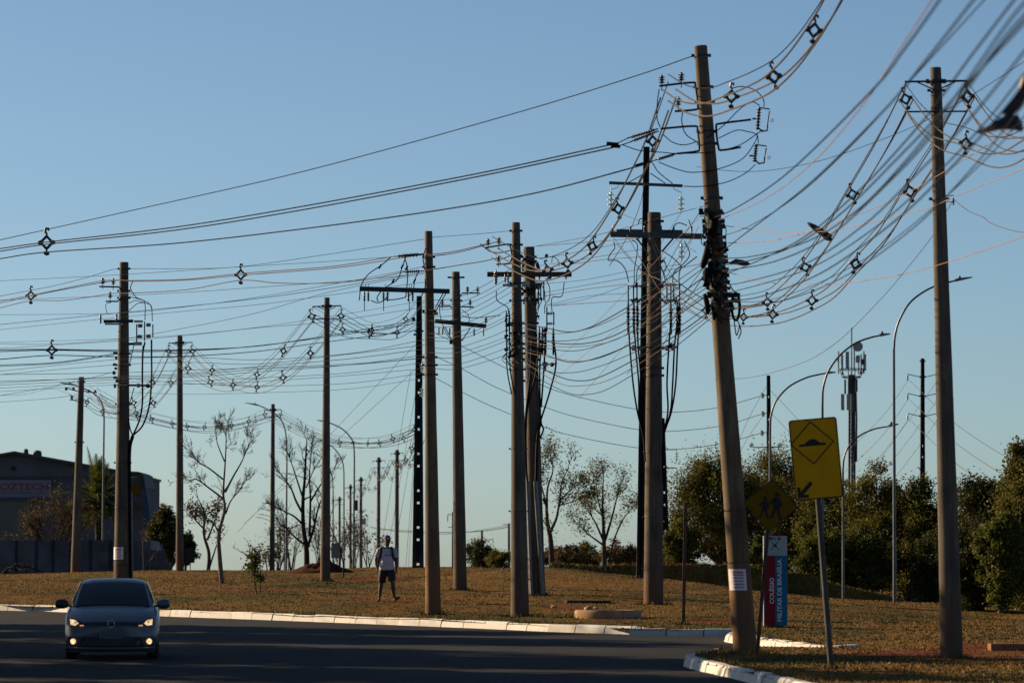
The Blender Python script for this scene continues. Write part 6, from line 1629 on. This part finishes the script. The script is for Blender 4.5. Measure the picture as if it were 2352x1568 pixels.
part('emblem', MB().lathe([(.28, 0), (.28, .04)], at(311, 1124, Y) + Vector((0, -.06, 0)), (0, 1, 0), 14), MT['sign_yellow_dark'], bs); part('ledge', flat(300, 334, 1163, 1168, .2), MT['roof_dark'], bs, False)
Y = 262
wb = thing('white_block', at(365, 1325, Y), 'plain pale block building behind the dark tree', 'building')
part('wall', MB().box(((at(344, 1200, Y).x + at(385, 1200, Y).x) / 2, Y + 2, (at(360, 1330, Y).z + at(360, 1182, Y).z) / 2), (at(385, 1200, Y).x - at(344, 1200, Y).x, 4, at(360, 1182, Y).z - at(360, 1330, Y).z)), MT['white_wall'], wb, False)
part('parapet', flat(343, 386, 1180, 1184, .05), MT['white_wall'], wb, False)
Y = 203
pw = thing('concrete_panel_wall', at(150, 1316, Y), 'stained wall of tall concrete panels below the warehouse', 'wall')
xs2 = [-60, -20, 12, 34, 42, 80, 88, 118, 126, 160, 168, 204, 212, 250, 258, 300, 306, 344]
for i in range(0, len(xs2) - 1):
    x0, x1 = xs2[i], xs2[i + 1]; post_ = (x1 - x0) < 12
    a, b2 = at(x0 + .25, 1241 + random.uniform(-1.5, 1.5) + (0 if not post_ else -2), Y), at(x1 - .25, 1322, Y)
    part('post' if post_ else 'panel', MB().box(((a.x + b2.x) / 2, Y + (0 if not post_ else .03), (a.z + b2.z) / 2), (b2.x - a.x, .14 if not post_ else .12, a.z - b2.z)), MT['wall_post' if post_ else 'wall_panel'], pw, False)
gt = thing('corrugated_gate', at(365, 1316, Y), 'ribbed sheet gate with sloping end beside the panel wall', 'gate')
for i in range(15):
    x0 = 345 + i * 3; y0 = 1238 if i < 1 else 1262 - (14 if i < 9 else 14 - (i - 8) * 3) + (0 if i < 9 else (i - 9) * 5)
    a, b2 = at(x0, y0, Y), at(x0 + 2.8, 1322, Y)
    part('slat', MB().box(((a.x + b2.x) / 2, Y + .04 * (i % 2), (a.z + b2.z) / 2), (b2.x - a.x, .03, a.z - b2.z)), MT['rust_sheet'], gt, False)
part('top_sheet', MB().prism([(at(346, 1262, Y).x, at(346, 1262, Y).z), (at(346, 1240, Y).x, at(346, 1240, Y).z), (at(366, 1243, Y).x, at(366, 1243, Y).z), (at(372, 1264, Y).x, at(372, 1264, Y).z)], Y - .06, Y - .02), MT['white_wall'], gt, False)
# ------------------------------------------------------------------ oncoming car
MT['car_paint'] = simple('silver_blue_paint', (.085, .10, .125), .4, .35, .04, 1, .35, 0, .3)
MT['car_black'] = simple('car_black_trim', (.012, .012, .014), .5, 0, .2, 6)
MT['car_glass'] = simple('car_glass', (.010, .012, .015), .06, 0, .05, 1, .5)
MT['tyre'] = simple('tyre_rubber', (.010, .010, .011), .85, 0, .2, 20); MT['chrome'] = simple('chrome', (.35, .36, .38), .25, .9, .05, 5)
MT['plate_grey'] = simple('number_plate', (.11, .115, .12), .6, 0, .1, 8, .1); MT['plate_ink'] = simple('plate_ink', (.03, .03, .035), .6, 0, .1, 8)
def glow(name, col, s):
    m, nt, b = mat_new(name)
    f = noise_fac(nt, 22, 3, world=False)
    c = ramp(nt, f, [(.35, tuple(x * .25 for x in col)), (.55, col), (.7, (1, .95, .85))])
    nt.links.new(c, b.inputs['Emission Color']); b.inputs['Emission Strength'].default_value = s
    b.inputs['Base Color'].default_value = (.3, .28, .25, 1); b.inputs['Roughness'].default_value = .2
    return m
MT['headlight'] = glow('headlight_glow', (1, .62, .28), .6); MT['fog'] = glow('fog_lamp_glow', (1, .66, .30), .75); MT['indicator'] = glow('indicator_glow', (1, .35, .10), .35)
YC = 75.0
CO = Vector(((257.5 - CX) / FPX * YC, YC, SLOPE * YC)); CR = Matrix.Rotation(math.radians(4.2), 3, 'Z')
car = thing('car', CO, 'silver-blue hatchback driving toward the camera with its lamps lit', 'car')
def cm(mb):
    mb.v = [tuple(CO + CR @ Vector(v) + Vector((0, 0, SLOPE * v[1]))) for v in mb.v]
    return mb
def cpart(name, mb, mat, parent=None, smooth=True): return part(name, cm(mb), MT[mat], parent or car, smooth)
def loft(secs, close=True):
    mb = MB(); n = len(secs[0])
    for s2 in secs: mb.v += [tuple(p) for p in s2]
    for i in range(len(secs) - 1):
        for q in range(n - 1): mb.f.append((i * n + q, i * n + q + 1, (i + 1) * n + q + 1, (i + 1) * n + q))
    if close: mb.f += [tuple(range(n - 1, -1, -1)), tuple((len(secs) - 1) * n + q for q in range(n))]
    return mb
def body_sec(y, w, zb, zt, c):
    half = [(0, zb), (.6 * w, zb), (.88 * w, zb + .02), (.97 * w, zb + .09), (w, zb + (zt - zb) * .45), (.985 * w, zt - .12), (.95 * w, zt - .05), (.88 * w, zt), (.62 * w, zt + c * .65), (.3 * w, zt + c * .92), (0, zt + c)]
    full = half + [(-x, z) for x, z in half[-2:0:-1]]
    full.append(full[0])
    bow = lambda x: y + .10 * (x / .83) ** 2 * (1 if y < .5 else 0)
    return [(x, bow(x), z) for x, z in full]
S = [body_sec(*a) for a in ((-.02, .66, .25, .57, .015), (.03, .74, .20, .62, .02), (.12, .79, .18, .66, .03), (.30, .815, .175, .735, .035), (.60, .828, .17, .815, .04), (.95, .83, .17, .875, .045), (1.2, .83, .17, .905, .05), (1.6, .83, .17, .92, .05), (2.6, .83, .17, .94, .03), (3.3, .82, .18, .94, .02), (3.65, .79, .22, .90, .02), (3.84, .70, .3, .75, .02))]
cpart('body', loft(S), 'car_paint')
def gh(y, zb, wb, zt, wt, c=.03):
    half = [(wb, zb), (wb - (wb - wt) * .5 + .012, (zb + zt) / 2), (wt + .02, zt - .05), (wt - .03, zt - .008), (wt * .6, zt + c * .7), (0, zt + c)]
    f = half + [(-x, z) for x, z in half[-2::-1]]
    return [(x, y, z) for x, z in f]
G = [gh(1.10, .88, .72, .90, .69, .02), gh(1.30, .88, .735, 1.02, .655, .025), gh(1.55, .88, .74, 1.185, .615, .03), (gh(1.80, .88, .745, 1.315, .575, .03)), gh(1.98, .88, .745, 1.355, .565, .03), gh(2.4, .88, .745, 1.37, .56, .03), gh(2.9, .88, .74, 1.36, .555, .035), gh(3.3, .88, .73, 1.33, .55, .03), gh(3.6, .88, .71, 1.12, .58, .02), gh(3.78, .88, .68, .95, .6, .02)]
cpart('roof', loft(G), 'car_paint')
def strip(rows, off): 
    mb = MB(); n = len(rows[0])
    for r in rows: mb.v += [(x, y + off[0], z + off[1]) for x, y, z in r]
    for i in range(len(rows) - 1):
        for q in range(n - 1): mb.f.append((i * n + q, i * n + q + 1, (i + 1) * n + q + 1, (i + 1) * n + q))
    return mb
def wrow(y, z, w, c=.03): return [(w * t, y, z + c * (1 - t * t)) for t in (-1, -.75, -.5, -.25, 0, .25, .5, .75, 1)]
cpart('windshield', strip([wrow(1.14, .925, .655, .018), wrow(1.30, 1.02, .622), wrow(1.55, 1.185, .582), wrow(1.78, 1.295, .548)], (-.012, .012)), 'car_glass')
for sd in (-1, 1):
    cpart('side_window', strip([[(sd * .752, 1.42, .955), (sd * .752, 2.1, .965), (sd * .748, 2.75, .97), (sd * .738, 3.3, .98)], [(sd * .69, 1.62, 1.12), (sd * .685, 2.1, 1.15), (sd * .68, 2.75, 1.15), (sd * .665, 3.2, 1.13)], [(sd * .612, 1.9, 1.315), (sd * .605, 2.15, 1.345), (sd * .602, 2.75, 1.34), (sd * .598, 3.05, 1.31)]], (0, 0)), 'car_glass')
    mr = cpart('mirror', MB().lathe([(.02, -.12), (.06, -.11), (.085, -.04), (.085, .04), (.06, .10), (.02, .115)], (sd * .905, 1.32, .955), (1, 0, .05 * sd), 12), 'car_paint' if sd > 0 else 'car_black')
    cpart('mirror_arm', MB().beam((sd * .74, 1.36, .91), (sd * .84, 1.33, .93), .06, .04), 'car_black', mr)
    hl = [(sd * .745, .17, .735), (sd * .735, .15, .60), (sd * .60, .075, .585), (sd * .46, .04, .60), (sd * .47, .06, .64), (sd * .60, .13, .70)]
    mb = MB(); mb.v = [(x, y - .035, z) for x, y, z in hl] + [(x, y + .2, z) for x, y, z in hl]; n = 6
    mb.f = [tuple(range(n)), tuple(range(2 * n - 1, n - 1, -1))] + [(i, i + n, (i + 1) % n + n, (i + 1) % n) for i in range(n)]
    h = cpart('headlight', mb, 'car_black', None, False)
    gl = [(sd * .725, .108, .718), (sd * .715, .09, .612), (sd * .63, .052, .60), (sd * .57, .045, .64), (sd * .62, .082, .69)]
    mb = MB(); mb.v = [(x, y - .012, z) for x, y, z in gl]; mb.f = [tuple(range(5))]
    cpart('lens', mb, 'headlight', h, False)
    mb = MB().box((sd * .515, -.005, .60), (.07, .012, .022)); cpart('indicator', mb, 'indicator', h, False)
    fh = MB(); fp = [(sd * .50, .0, .40), (sd * .76, .10, .41), (sd * .775, .115, .255), (sd * .57, .03, .25)]
    fh.v = [(x, y - .075, z) for x, y, z in fp]; fh.f = [(0, 1, 2, 3)]; fb = cpart('fog_lamp_bezel', fh, 'car_black', None, False)
    cpart('fog_lamp', MB().lathe([(.01, -.02), (.045, -.012), (.05, .02)], (sd * .665, -.045, .325), (-.0, 1, 0), 14), 'fog', fb)
    for y in (.72, 3.1):
        w = cpart('wheel', MB().lathe([(.2, -.09), (.27, -.09), (.287, -.06), (.287, .06), (.27, .09), (.2, .09)], (sd * .715, y, .285), (1, 0, 0), 24), 'tyre')
        cpart('rim', MB().lathe([(.02, .075), (.19, .088), (.2, .06), (.2, -.06)], (sd * .715, y, .285), (sd, 0, 0), 18), 'chrome', w)
cpart('upper_grille', strip([[(-.47, -.03, .60), (-.2, -.075, .60), (0, -.085, .60), (.2, -.075, .60), (.47, -.03, .60)], [(-.47, -.01, .655), (-.2, -.05, .665), (0, -.06, .668), (.2, -.05, .665), (.47, -.01, .655)]], (0, 0)), 'car_black', None, False)
cpart('lower_grille', strip([[(-.42, -.04, .25), (0, -.085, .24), (.42, -.04, .25)], [(-.52, -.045, .405), (0, -.09, .405), (.52, -.045, .405)]], (-.005, 0)), 'car_black', None, False)
cpart('lower_lip', MB().tube(spline([(-.78, .09, .215), (-.5, -.05, .205), (0, -.09, .20), (.5, -.05, .205), (.78, .09, .215)], 6), .022, 6), 'car_paint')
cpart('underbody', MB().box((0, 1.8, .17), (1.5, 3.3, .08)), 'car_black', None, False)
cpart('windshield_trim', MB().tube(spline([(-.655, 1.10, .915), (-.3, 1.06, .935), (.3, 1.06, .935), (.655, 1.10, .915)], 5), .016, 6), 'car_black')
em = MB().tube([(.062 * math.cos(a), -.098, .632 + .062 * math.sin(a)) for a in [i * math.pi / 10 for i in range(21)]], .006, 6)
eb = cpart('emblem', em, 'chrome')
for P in ([(-.03, .052), (0, .005), (.03, .052)], [(-.05, .025), (-.025, -.048), (0, .0), (.025, -.048), (.05, .025)]):
    cpart('emblem_letter', MB().tube([(x, -.098, .632 + z) for x, z in P], .006, 5), 'chrome', eb)
pl = cpart('number_plate', MB().box((0, -.10, .435), (.40, .012, .115)), 'plate_grey', None, False)
o = put('plate_lettering', text_mesh('JVT 2127', .095, MT['plate_ink'], .001), pl, CO + CR @ Vector((0, -.109, .428)), (.92, 1, 1)); o.rotation_euler = (math.pi / 2, 0, math.radians(4.2))

# ------------------------------------------------------------------ walking person
YP = 111.0
PO = foot(889, YP); PO.z = at(889, 1381.5, YP).z
MT['skin'] = simple('dark_skin', (.052, .025, .015), .55, 0, .15, 8); MT['shirt'] = simple('white_jersey', (.44, .42, .49), .85, 0, .08, 6, .2, .25); MT['shorts'] = simple('black_shorts', (.007, .007, .009), .8, 0, .25, 8)
MT['cap'] = simple('blue_cap', (.035, .035, .16), .8, 0, .15, 10); MT['sandal'] = simple('orange_sandal', (.22, .085, .05), .7, 0, .2, 10); MT['strap'] = simple('black_strap', (.012, .012, .014), .8, 0, .2, 10); MT['jersey_print'] = simple('jersey_print', (.06, .06, .12), .8, 0, .1, 10)
pr = thing('person', PO, 'person in white jersey, black shorts and blue cap walking across the grass', 'person')
def pv(x, y, z): return PO + Vector((x, y, z))
def ell(mb, rows, n=16):
    """rows of (cx, cy, z, rx, ry)"""
    k0 = len(mb.v)
    for cx, cy, z, rx, ry in rows:
        for i in range(n):
            a = 2 * math.pi * i / n; mb.v.append(tuple(pv(cx + rx * math.cos(a), cy + ry * math.sin(a), z)))
    for j in range(len(rows) - 1):
        for i in range(n): mb.f.append((k0 + j * n + i, k0 + j * n + (i + 1) % n, k0 + (j + 1) * n + (i + 1) % n, k0 + (j + 1) * n + i))
    mb.f.append(tuple(k0 + i for i in range(n - 1, -1, -1))); m2 = len(rows) - 1; mb.f.append(tuple(k0 + m2 * n + i for i in range(n)))
def ptube(mb, pts, rs, n=10): mb.tube([pv(*p) for p in pts], rs, n)
def fused(name, mb, mat, parent, voxel, smooth=4):
    me = bpy.data.meshes.new(name + '_raw'); me.from_pydata(mb.v, [], mb.f); o = bpy.data.objects.new('tmp', me); COL.objects.link(o)
    bm = bmesh.new(); bm.from_mesh(me); bmesh.ops.recalc_face_normals(bm, faces=bm.faces); bm.to_mesh(me); bm.free()
    r = o.modifiers.new('r', 'REMESH'); r.mode = 'VOXEL'; r.voxel_size = voxel
    s2 = o.modifiers.new('s', 'SMOOTH'); s2.iterations = smooth; s2.factor = .5
    bpy.context.view_layer.update()
    out = bpy.data.meshes.new_from_object(o.evaluated_get(bpy.context.evaluated_depsgraph_get())); bpy.data.objects.remove(o)
    out.transform(Matrix.Translation(-PO)); out.materials.clear(); out.materials.append(MT[mat]); out.polygons.foreach_set('use_smooth', [True] * len(out.polygons)); out.name = name
    return link(name, out, parent)
B = MB()
ell(B, [(0, 0, .80, .13, .10), (0, 0, .88, .165, .115), (0, 0, 1.0, .155, .115), (0, -.01, 1.15, .16, .12), (0, 0, 1.30, .175, .115), (0, .01, 1.38, .16, .09), (0, .015, 1.42, .08, .065)])
ell(B, [(0, .015, 1.38, .06, .06), (.005, .01, 1.46, .054, .056), (.01, .005, 1.50, .055, .058)], 12)
ell(B, [(.015, -.02, 1.475, .03, .035), (.018, -.025, 1.50, .055, .068), (.016, -.01, 1.55, .07, .088), (.012, .0, 1.61, .077, .096), (.01, .005, 1.66, .075, .093), (.008, .008, 1.70, .055, .07), (.008, .01, 1.72, .025, .03)], 16)
ptube(B, [(.05, -.085, 1.60), (.062, -.108, 1.575), (.058, -.10, 1.563)], [.011, .014, .012], 8)     # nose, the head turned aside
ptube(B, [(.052, -.085, 1.535), (.03, -.092, 1.532), (.008, -.085, 1.535)], [.008, .011, .008], 6)   # lips
for sd in (-1, 1): ell(B, [(.012 + sd * .076, .012, 1.565, .010, .016), (.012 + sd * .080, .014, 1.59, .014, .02), (.012 + sd * .078, .014, 1.612, .010, .014)], 8)
# arms: one bent with the hand at the waist, the other hanging
ptube(B, [(-.15, .01, 1.37), (-.205, .0, 1.33), (-.255, .01, 1.18), (-.29, .03, 1.09), (-.285, -.02, .99), (-.262, -.07, .905)], [.055, .06, .048, .042, .036, .026])
ptube(B, [(.15, .01, 1.37), (.195, .0, 1.33), (.222, .01, 1.17), (.235, .01, 1.08), (.245, -.02, .95), (.245, -.04, .84)], [.055, .058, .047, .041, .036, .025])
def hand(wx, wy, wz, d, side):
    d = Vector(d).normalized(); s1 = Vector((0, 1, 0)) if abs(d.y) < .7 else Vector((1, 0, 0)); s1 = (s1 - d * s1.dot(d)).normalized(); s2 = d.cross(s1)
    w = Vector((wx, wy, wz)); ptube(B, [w, w + d * .04, w + d * .085], [.022, .03, .027], 8)
    for i, ln in enumerate((.066, .076, .07, .055)):
        o2 = s1 * (.026 - .0175 * i); a = w + d * .075 + o2
        ptube(B, [a, a + d * ln * .45 + s2 * .006 * side, a + d * ln * .8 + s2 * .022 * side, a + d * ln + s2 * .04 * side], [.0095, .009, .0085, .007], 6)
    a = w + d * .03 + s1 * .024; ptube(B, [a, a + s1 * .02 + d * .028 + s2 * .01 * side, a + s1 * .018 + d * .058 + s2 * .022 * side], [.011, .010, .008], 6)
hand(-.262, -.07, .905, (.25, -.25, -.9), -1); hand(.245, -.04, .84, (.03, -.12, -1), -1)
# legs mid-stride
ptube(B, [(-.085, 0, .86), (-.10, .0, .74), (-.135, .02, .55), (-.15, .03, .47), (-.165, .05, .36), (-.185, .06, .20), (-.20, .06, .085)], [.085, .092, .068, .056, .056, .042, .034], 12)
ptube(B, [(.085, 0, .86), (.105, -.04, .74), (.14, -.10, .56), (.15, -.12, .49), (.165, -.09, .38), (.185, -.07, .22), (.20, -.06, .105)], [.085, .092, .068, .056, .056, .042, .034], 12)
ptube(B, [(-.20, .09, .05), (-.205, .02, .055), (-.215, -.07, .04), (-.225, -.13, .03)], [.034, .042, .042, .026], 10)
ptube(B, [(.19, -.03, .055), (.225, -.07, .075), (.28, -.12, .10), (.325, -.15, .125)], [.034, .042, .042, .026], 10)
for i in range(5):
    ptube(B, [(-.245 + i * .018, -.12, .025), (-.247 + i * .018, -.155 + .004 * i, .022)], [.011, .009], 6)
    ptube(B, [(.335 - i * .007, -.165 + i * .016, .128 - i * .003), (.358 - i * .007, -.18 + i * .016, .142 - i * .003)], [.011, .009], 6)
fused('body', B, 'skin', pr, .008, 3)
Sh = MB()
ell(Sh, [(-.005, 0, .825, .195, .145), (-.003, 0, .86, .198, .15), (0, 0, .95, .188, .148), (0, -.008, 1.05, .180, .145), (0, -.01, 1.17, .182, .14), (0, 0, 1.29, .192, .13), (0, .01, 1.365, .175, .10), (0, .015, 1.40, .10, .078), (.002, .015, 1.425, .07, .07)], 20)
ptube(Sh, [(-.14, .01, 1.36), (-.20, .0, 1.335), (-.235, .005, 1.24), (-.262, .012, 1.165)], [.065, .078, .076, .078], 12)
ptube(Sh, [(.14, .01, 1.36), (.19, .0, 1.335), (.215, .005, 1.23), (.232, .01, 1.15)], [.065, .076, .072, .074], 12)
for z, a in ((.92, .3), (1.0, -.2), (1.08, .25)): ptube(Sh, [(-.19, -.03, z), (-.12, -.125, z + .03 + a * .05), (-.03, -.15, z + .05)], [.012, .016, .004], 6)
fused('jersey', Sh, 'shirt', pr, .009, 3)
So = MB()
ell(So, [(0, 0, .80, .17, .13), (-.003, 0, .86, .185, .138), (-.003, 0, .90, .18, .135)], 18)
ptube(So, [(-.085, 0, .84), (-.105, .005, .72), (-.125, .012, .60), (-.14, .02, .50)], [.105, .112, .105, .10], 14)
ptube(So, [(.085, 0, .84), (.108, -.045, .72), (.13, -.085, .62), (.142, -.10, .555)], [.105, .112, .102, .096], 14)
fused('shorts', So, 'shorts', pr, .009, 2)
Cp = MB()
ell(Cp, [(.008, .006, 1.625, .086, .104), (.008, .006, 1.66, .086, .103), (.007, .008, 1.70, .074, .088), (.006, .01, 1.728, .045, .055), (.006, .01, 1.738, .012, .014)], 18)
cap = part('cap', Cp, MT['cap'], pr)
br = MB().add([pv(*p) for p in ((.005, -.10, 1.632), (.05, -.155, 1.64), (.115, -.165, 1.648), (.13, -.11, 1.65), (.085, -.04, 1.64), (.005, -.095, 1.645), (.05, -.15, 1.655), (.115, -.16, 1.662), (.128, -.108, 1.664), (.085, -.04, 1.655))], [(0, 1, 2, 3, 4), (9, 8, 7, 6, 5), (0, 5, 6, 1), (1, 6, 7, 2), (2, 7, 8, 3), (3, 8, 9, 4)])
part('brim', br, MT['cap'], cap, False)
part('cap_strap', MB().beam(pv(-.07, .07, 1.632), pv(-.105, .06, 1.622), .03, .012), MT['strap'], cap, False)
for x, y, d in ((-.21, -.02, (0, -1)), (.27, -.10, None)):
    if d: mb = MB().add([pv(x + a, b2, z) for z in (.002, .018) for a, b2 in ((-.045, .12), (.035, .12), (.04, -.12), (.0, -.17), (-.05, -.14))], [(4, 3, 2, 1, 0), (5, 6, 7, 8, 9)] + [(i, (i + 1) % 5, (i + 1) % 5 + 5, i + 5) for i in range(5)])
    else: mb = MB().add([pv(*p) for p in ((.17, .0, .012), (.215, -.025, .022), (.35, -.13, .085), (.372, -.19, .10), (.33, -.2, .095), (.165, -.045, .018), (.17, .0, .03), (.215, -.025, .04), (.35, -.13, .102), (.372, -.19, .117), (.33, -.2, .112), (.165, -.045, .036))], [(5, 4, 3, 2, 1, 0), (6, 7, 8, 9, 10, 11)] + [(i, (i + 1) % 6, (i + 1) % 6 + 6, i + 6) for i in range(6)])
    part('sandal', mb, MT['sandal'], pr, False)
for x in (.028, .052): part('eye', MB().lathe([(.002, -.008), (.008, 0), (.002, .008)], pv(x + .004, -.092, 1.598), (0, 1, 0), 8), MT['sign_black'], pr)
o = lettering('jersey_print', 'Emirates', .058, MT['jersey_print'], pr, pv(.045, -.158, 1.215), 0, .0012, .95); 
part('jersey_crest', MB().lathe([(.014, 0), (.014, .004)], pv(.075, -.147, 1.30), (0, -1, 0), 10), MT['crest_green'], pr); part('jersey_logo', MB().box(pv(-.035, -.145, 1.305), (.02, .006, .014)), MT['jersey_print'], pr, False)
bp = thing('backpack', pv(0, .2, 1.0), 'black backpack worn by the walking person', 'backpack')
ell_b = MB(); ell(ell_b, [(0, .2, .98, .10, .05), (0, .2, 1.02, .13, .075), (0, .2, 1.25, .13, .08), (0, .19, 1.36, .10, .06), (0, .18, 1.39, .05, .03)], 14)
part('bag', ell_b, MT['strap'], bp)
for sd in (-1, 1):
    P = spline([pv(sd * .10, .14, 1.36), pv(sd * .118, .06, 1.425), pv(sd * .13, -.06, 1.40), pv(sd * .142, -.125, 1.32), pv(sd * .150, -.135, 1.22), pv(sd * .170, -.085, 1.12), pv(sd * .175, .05, 1.05)], 5)
    mb = MB()
    for i, p in enumerate(P): mb.v += [tuple(p + Vector((-.026, 0, 0))), tuple(p + Vector((.026, 0, 0))), tuple(p + Vector((.026, -.008, .010))), tuple(p + Vector((-.026, -.008, .010)))]
    for i in range(len(P) - 1):
        for q in range(4): mb.f.append((i * 4 + q, i * 4 + (q + 1) % 4, i * 4 + 4 + (q + 1) % 4, i * 4 + 4 + q))
    part('shoulder_strap', mb, MT['strap'], bp)

# ------------------------------------------------------------------ taller grass at pole feet and along the kerb
def tufts(spots2, seed, hmin, hmax):
    rg = np.random.default_rng(seed); out = []
    for x, y in spots2:
        h = VERGE.ray_cast(Vector((x, y, 40)), Vector((0, 0, -1)))
        if h[0] is not None: out.append(tuple(h[0]))
    P = np.array(out); N = len(P)
    ang = rg.uniform(0, math.pi, N); hh = rg.uniform(hmin, hmax, N); w = rg.uniform(.006, .016, N)
    lean = rg.normal(0, .4, (N, 2)) * hh[:, None]; dx = np.cos(ang) * w; dy = np.sin(ang) * w
    V = np.stack([P + np.c_[dx, dy, np.full(N, -.02)], P + np.c_[-dx, -dy, np.full(N, -.02)], P + np.c_[lean, hh]], 1).reshape(-1, 3)
    me = bpy.data.meshes.new('grass'); me.from_pydata(V.tolist(), [], [(3 * i, 3 * i + 1, 3 * i + 2) for i in range(N)]); me.materials.append(MT['blades'])
    return me
S2 = []; rs = random.Random(31)
for q in (P4, P7, P8, P9, P10, P11, P12, P13, P14):
    for i in range(170):
        a = rs.uniform(0, 6.283); r = q.wb / 2 + abs(rs.gauss(.02, .12)); S2.append((q.b.x + r * math.cos(a), q.Y + r * math.sin(a)))
for bx, by in ((foot(1911, 66).x, 66), (foot(1735, 73.2).x, 73.2), (foot(1781, 92).x, 92), (foot(1568, 94).x, 94), (rc.x, 99)):
    for i in range(110):
        a = rs.uniform(0, 6.283); r = (.8 if abs(by - 99) < .1 else .05) + abs(rs.gauss(0, .1)); S2.append((bx + r * math.cos(a), by + r * math.sin(a)))
for K2 in (KA[2:], KB, KC, KD[1:7]):
    for a, c2 in zip(K2[:-1], K2[1:]):
        t = (c2 - a).normalized(); n2 = Vector((-t.y, t.x, 0))
        for i in range(int((c2 - a).length * 75)):
            p = a.lerp(c2, rs.random()) + n2 * (.17 + abs(rs.gauss(0, .07)) * (1 + 2 * max(0, noise.noise(Vector((a.x + i * .03, 3, 1))))))
            S2.append((p.x, p.y))
gs = link('grass', tufts(S2, 9, .04, .13)); tag(gs, 'taller ragged grass at pole feet and along the kerb', None, None, 'stuff')
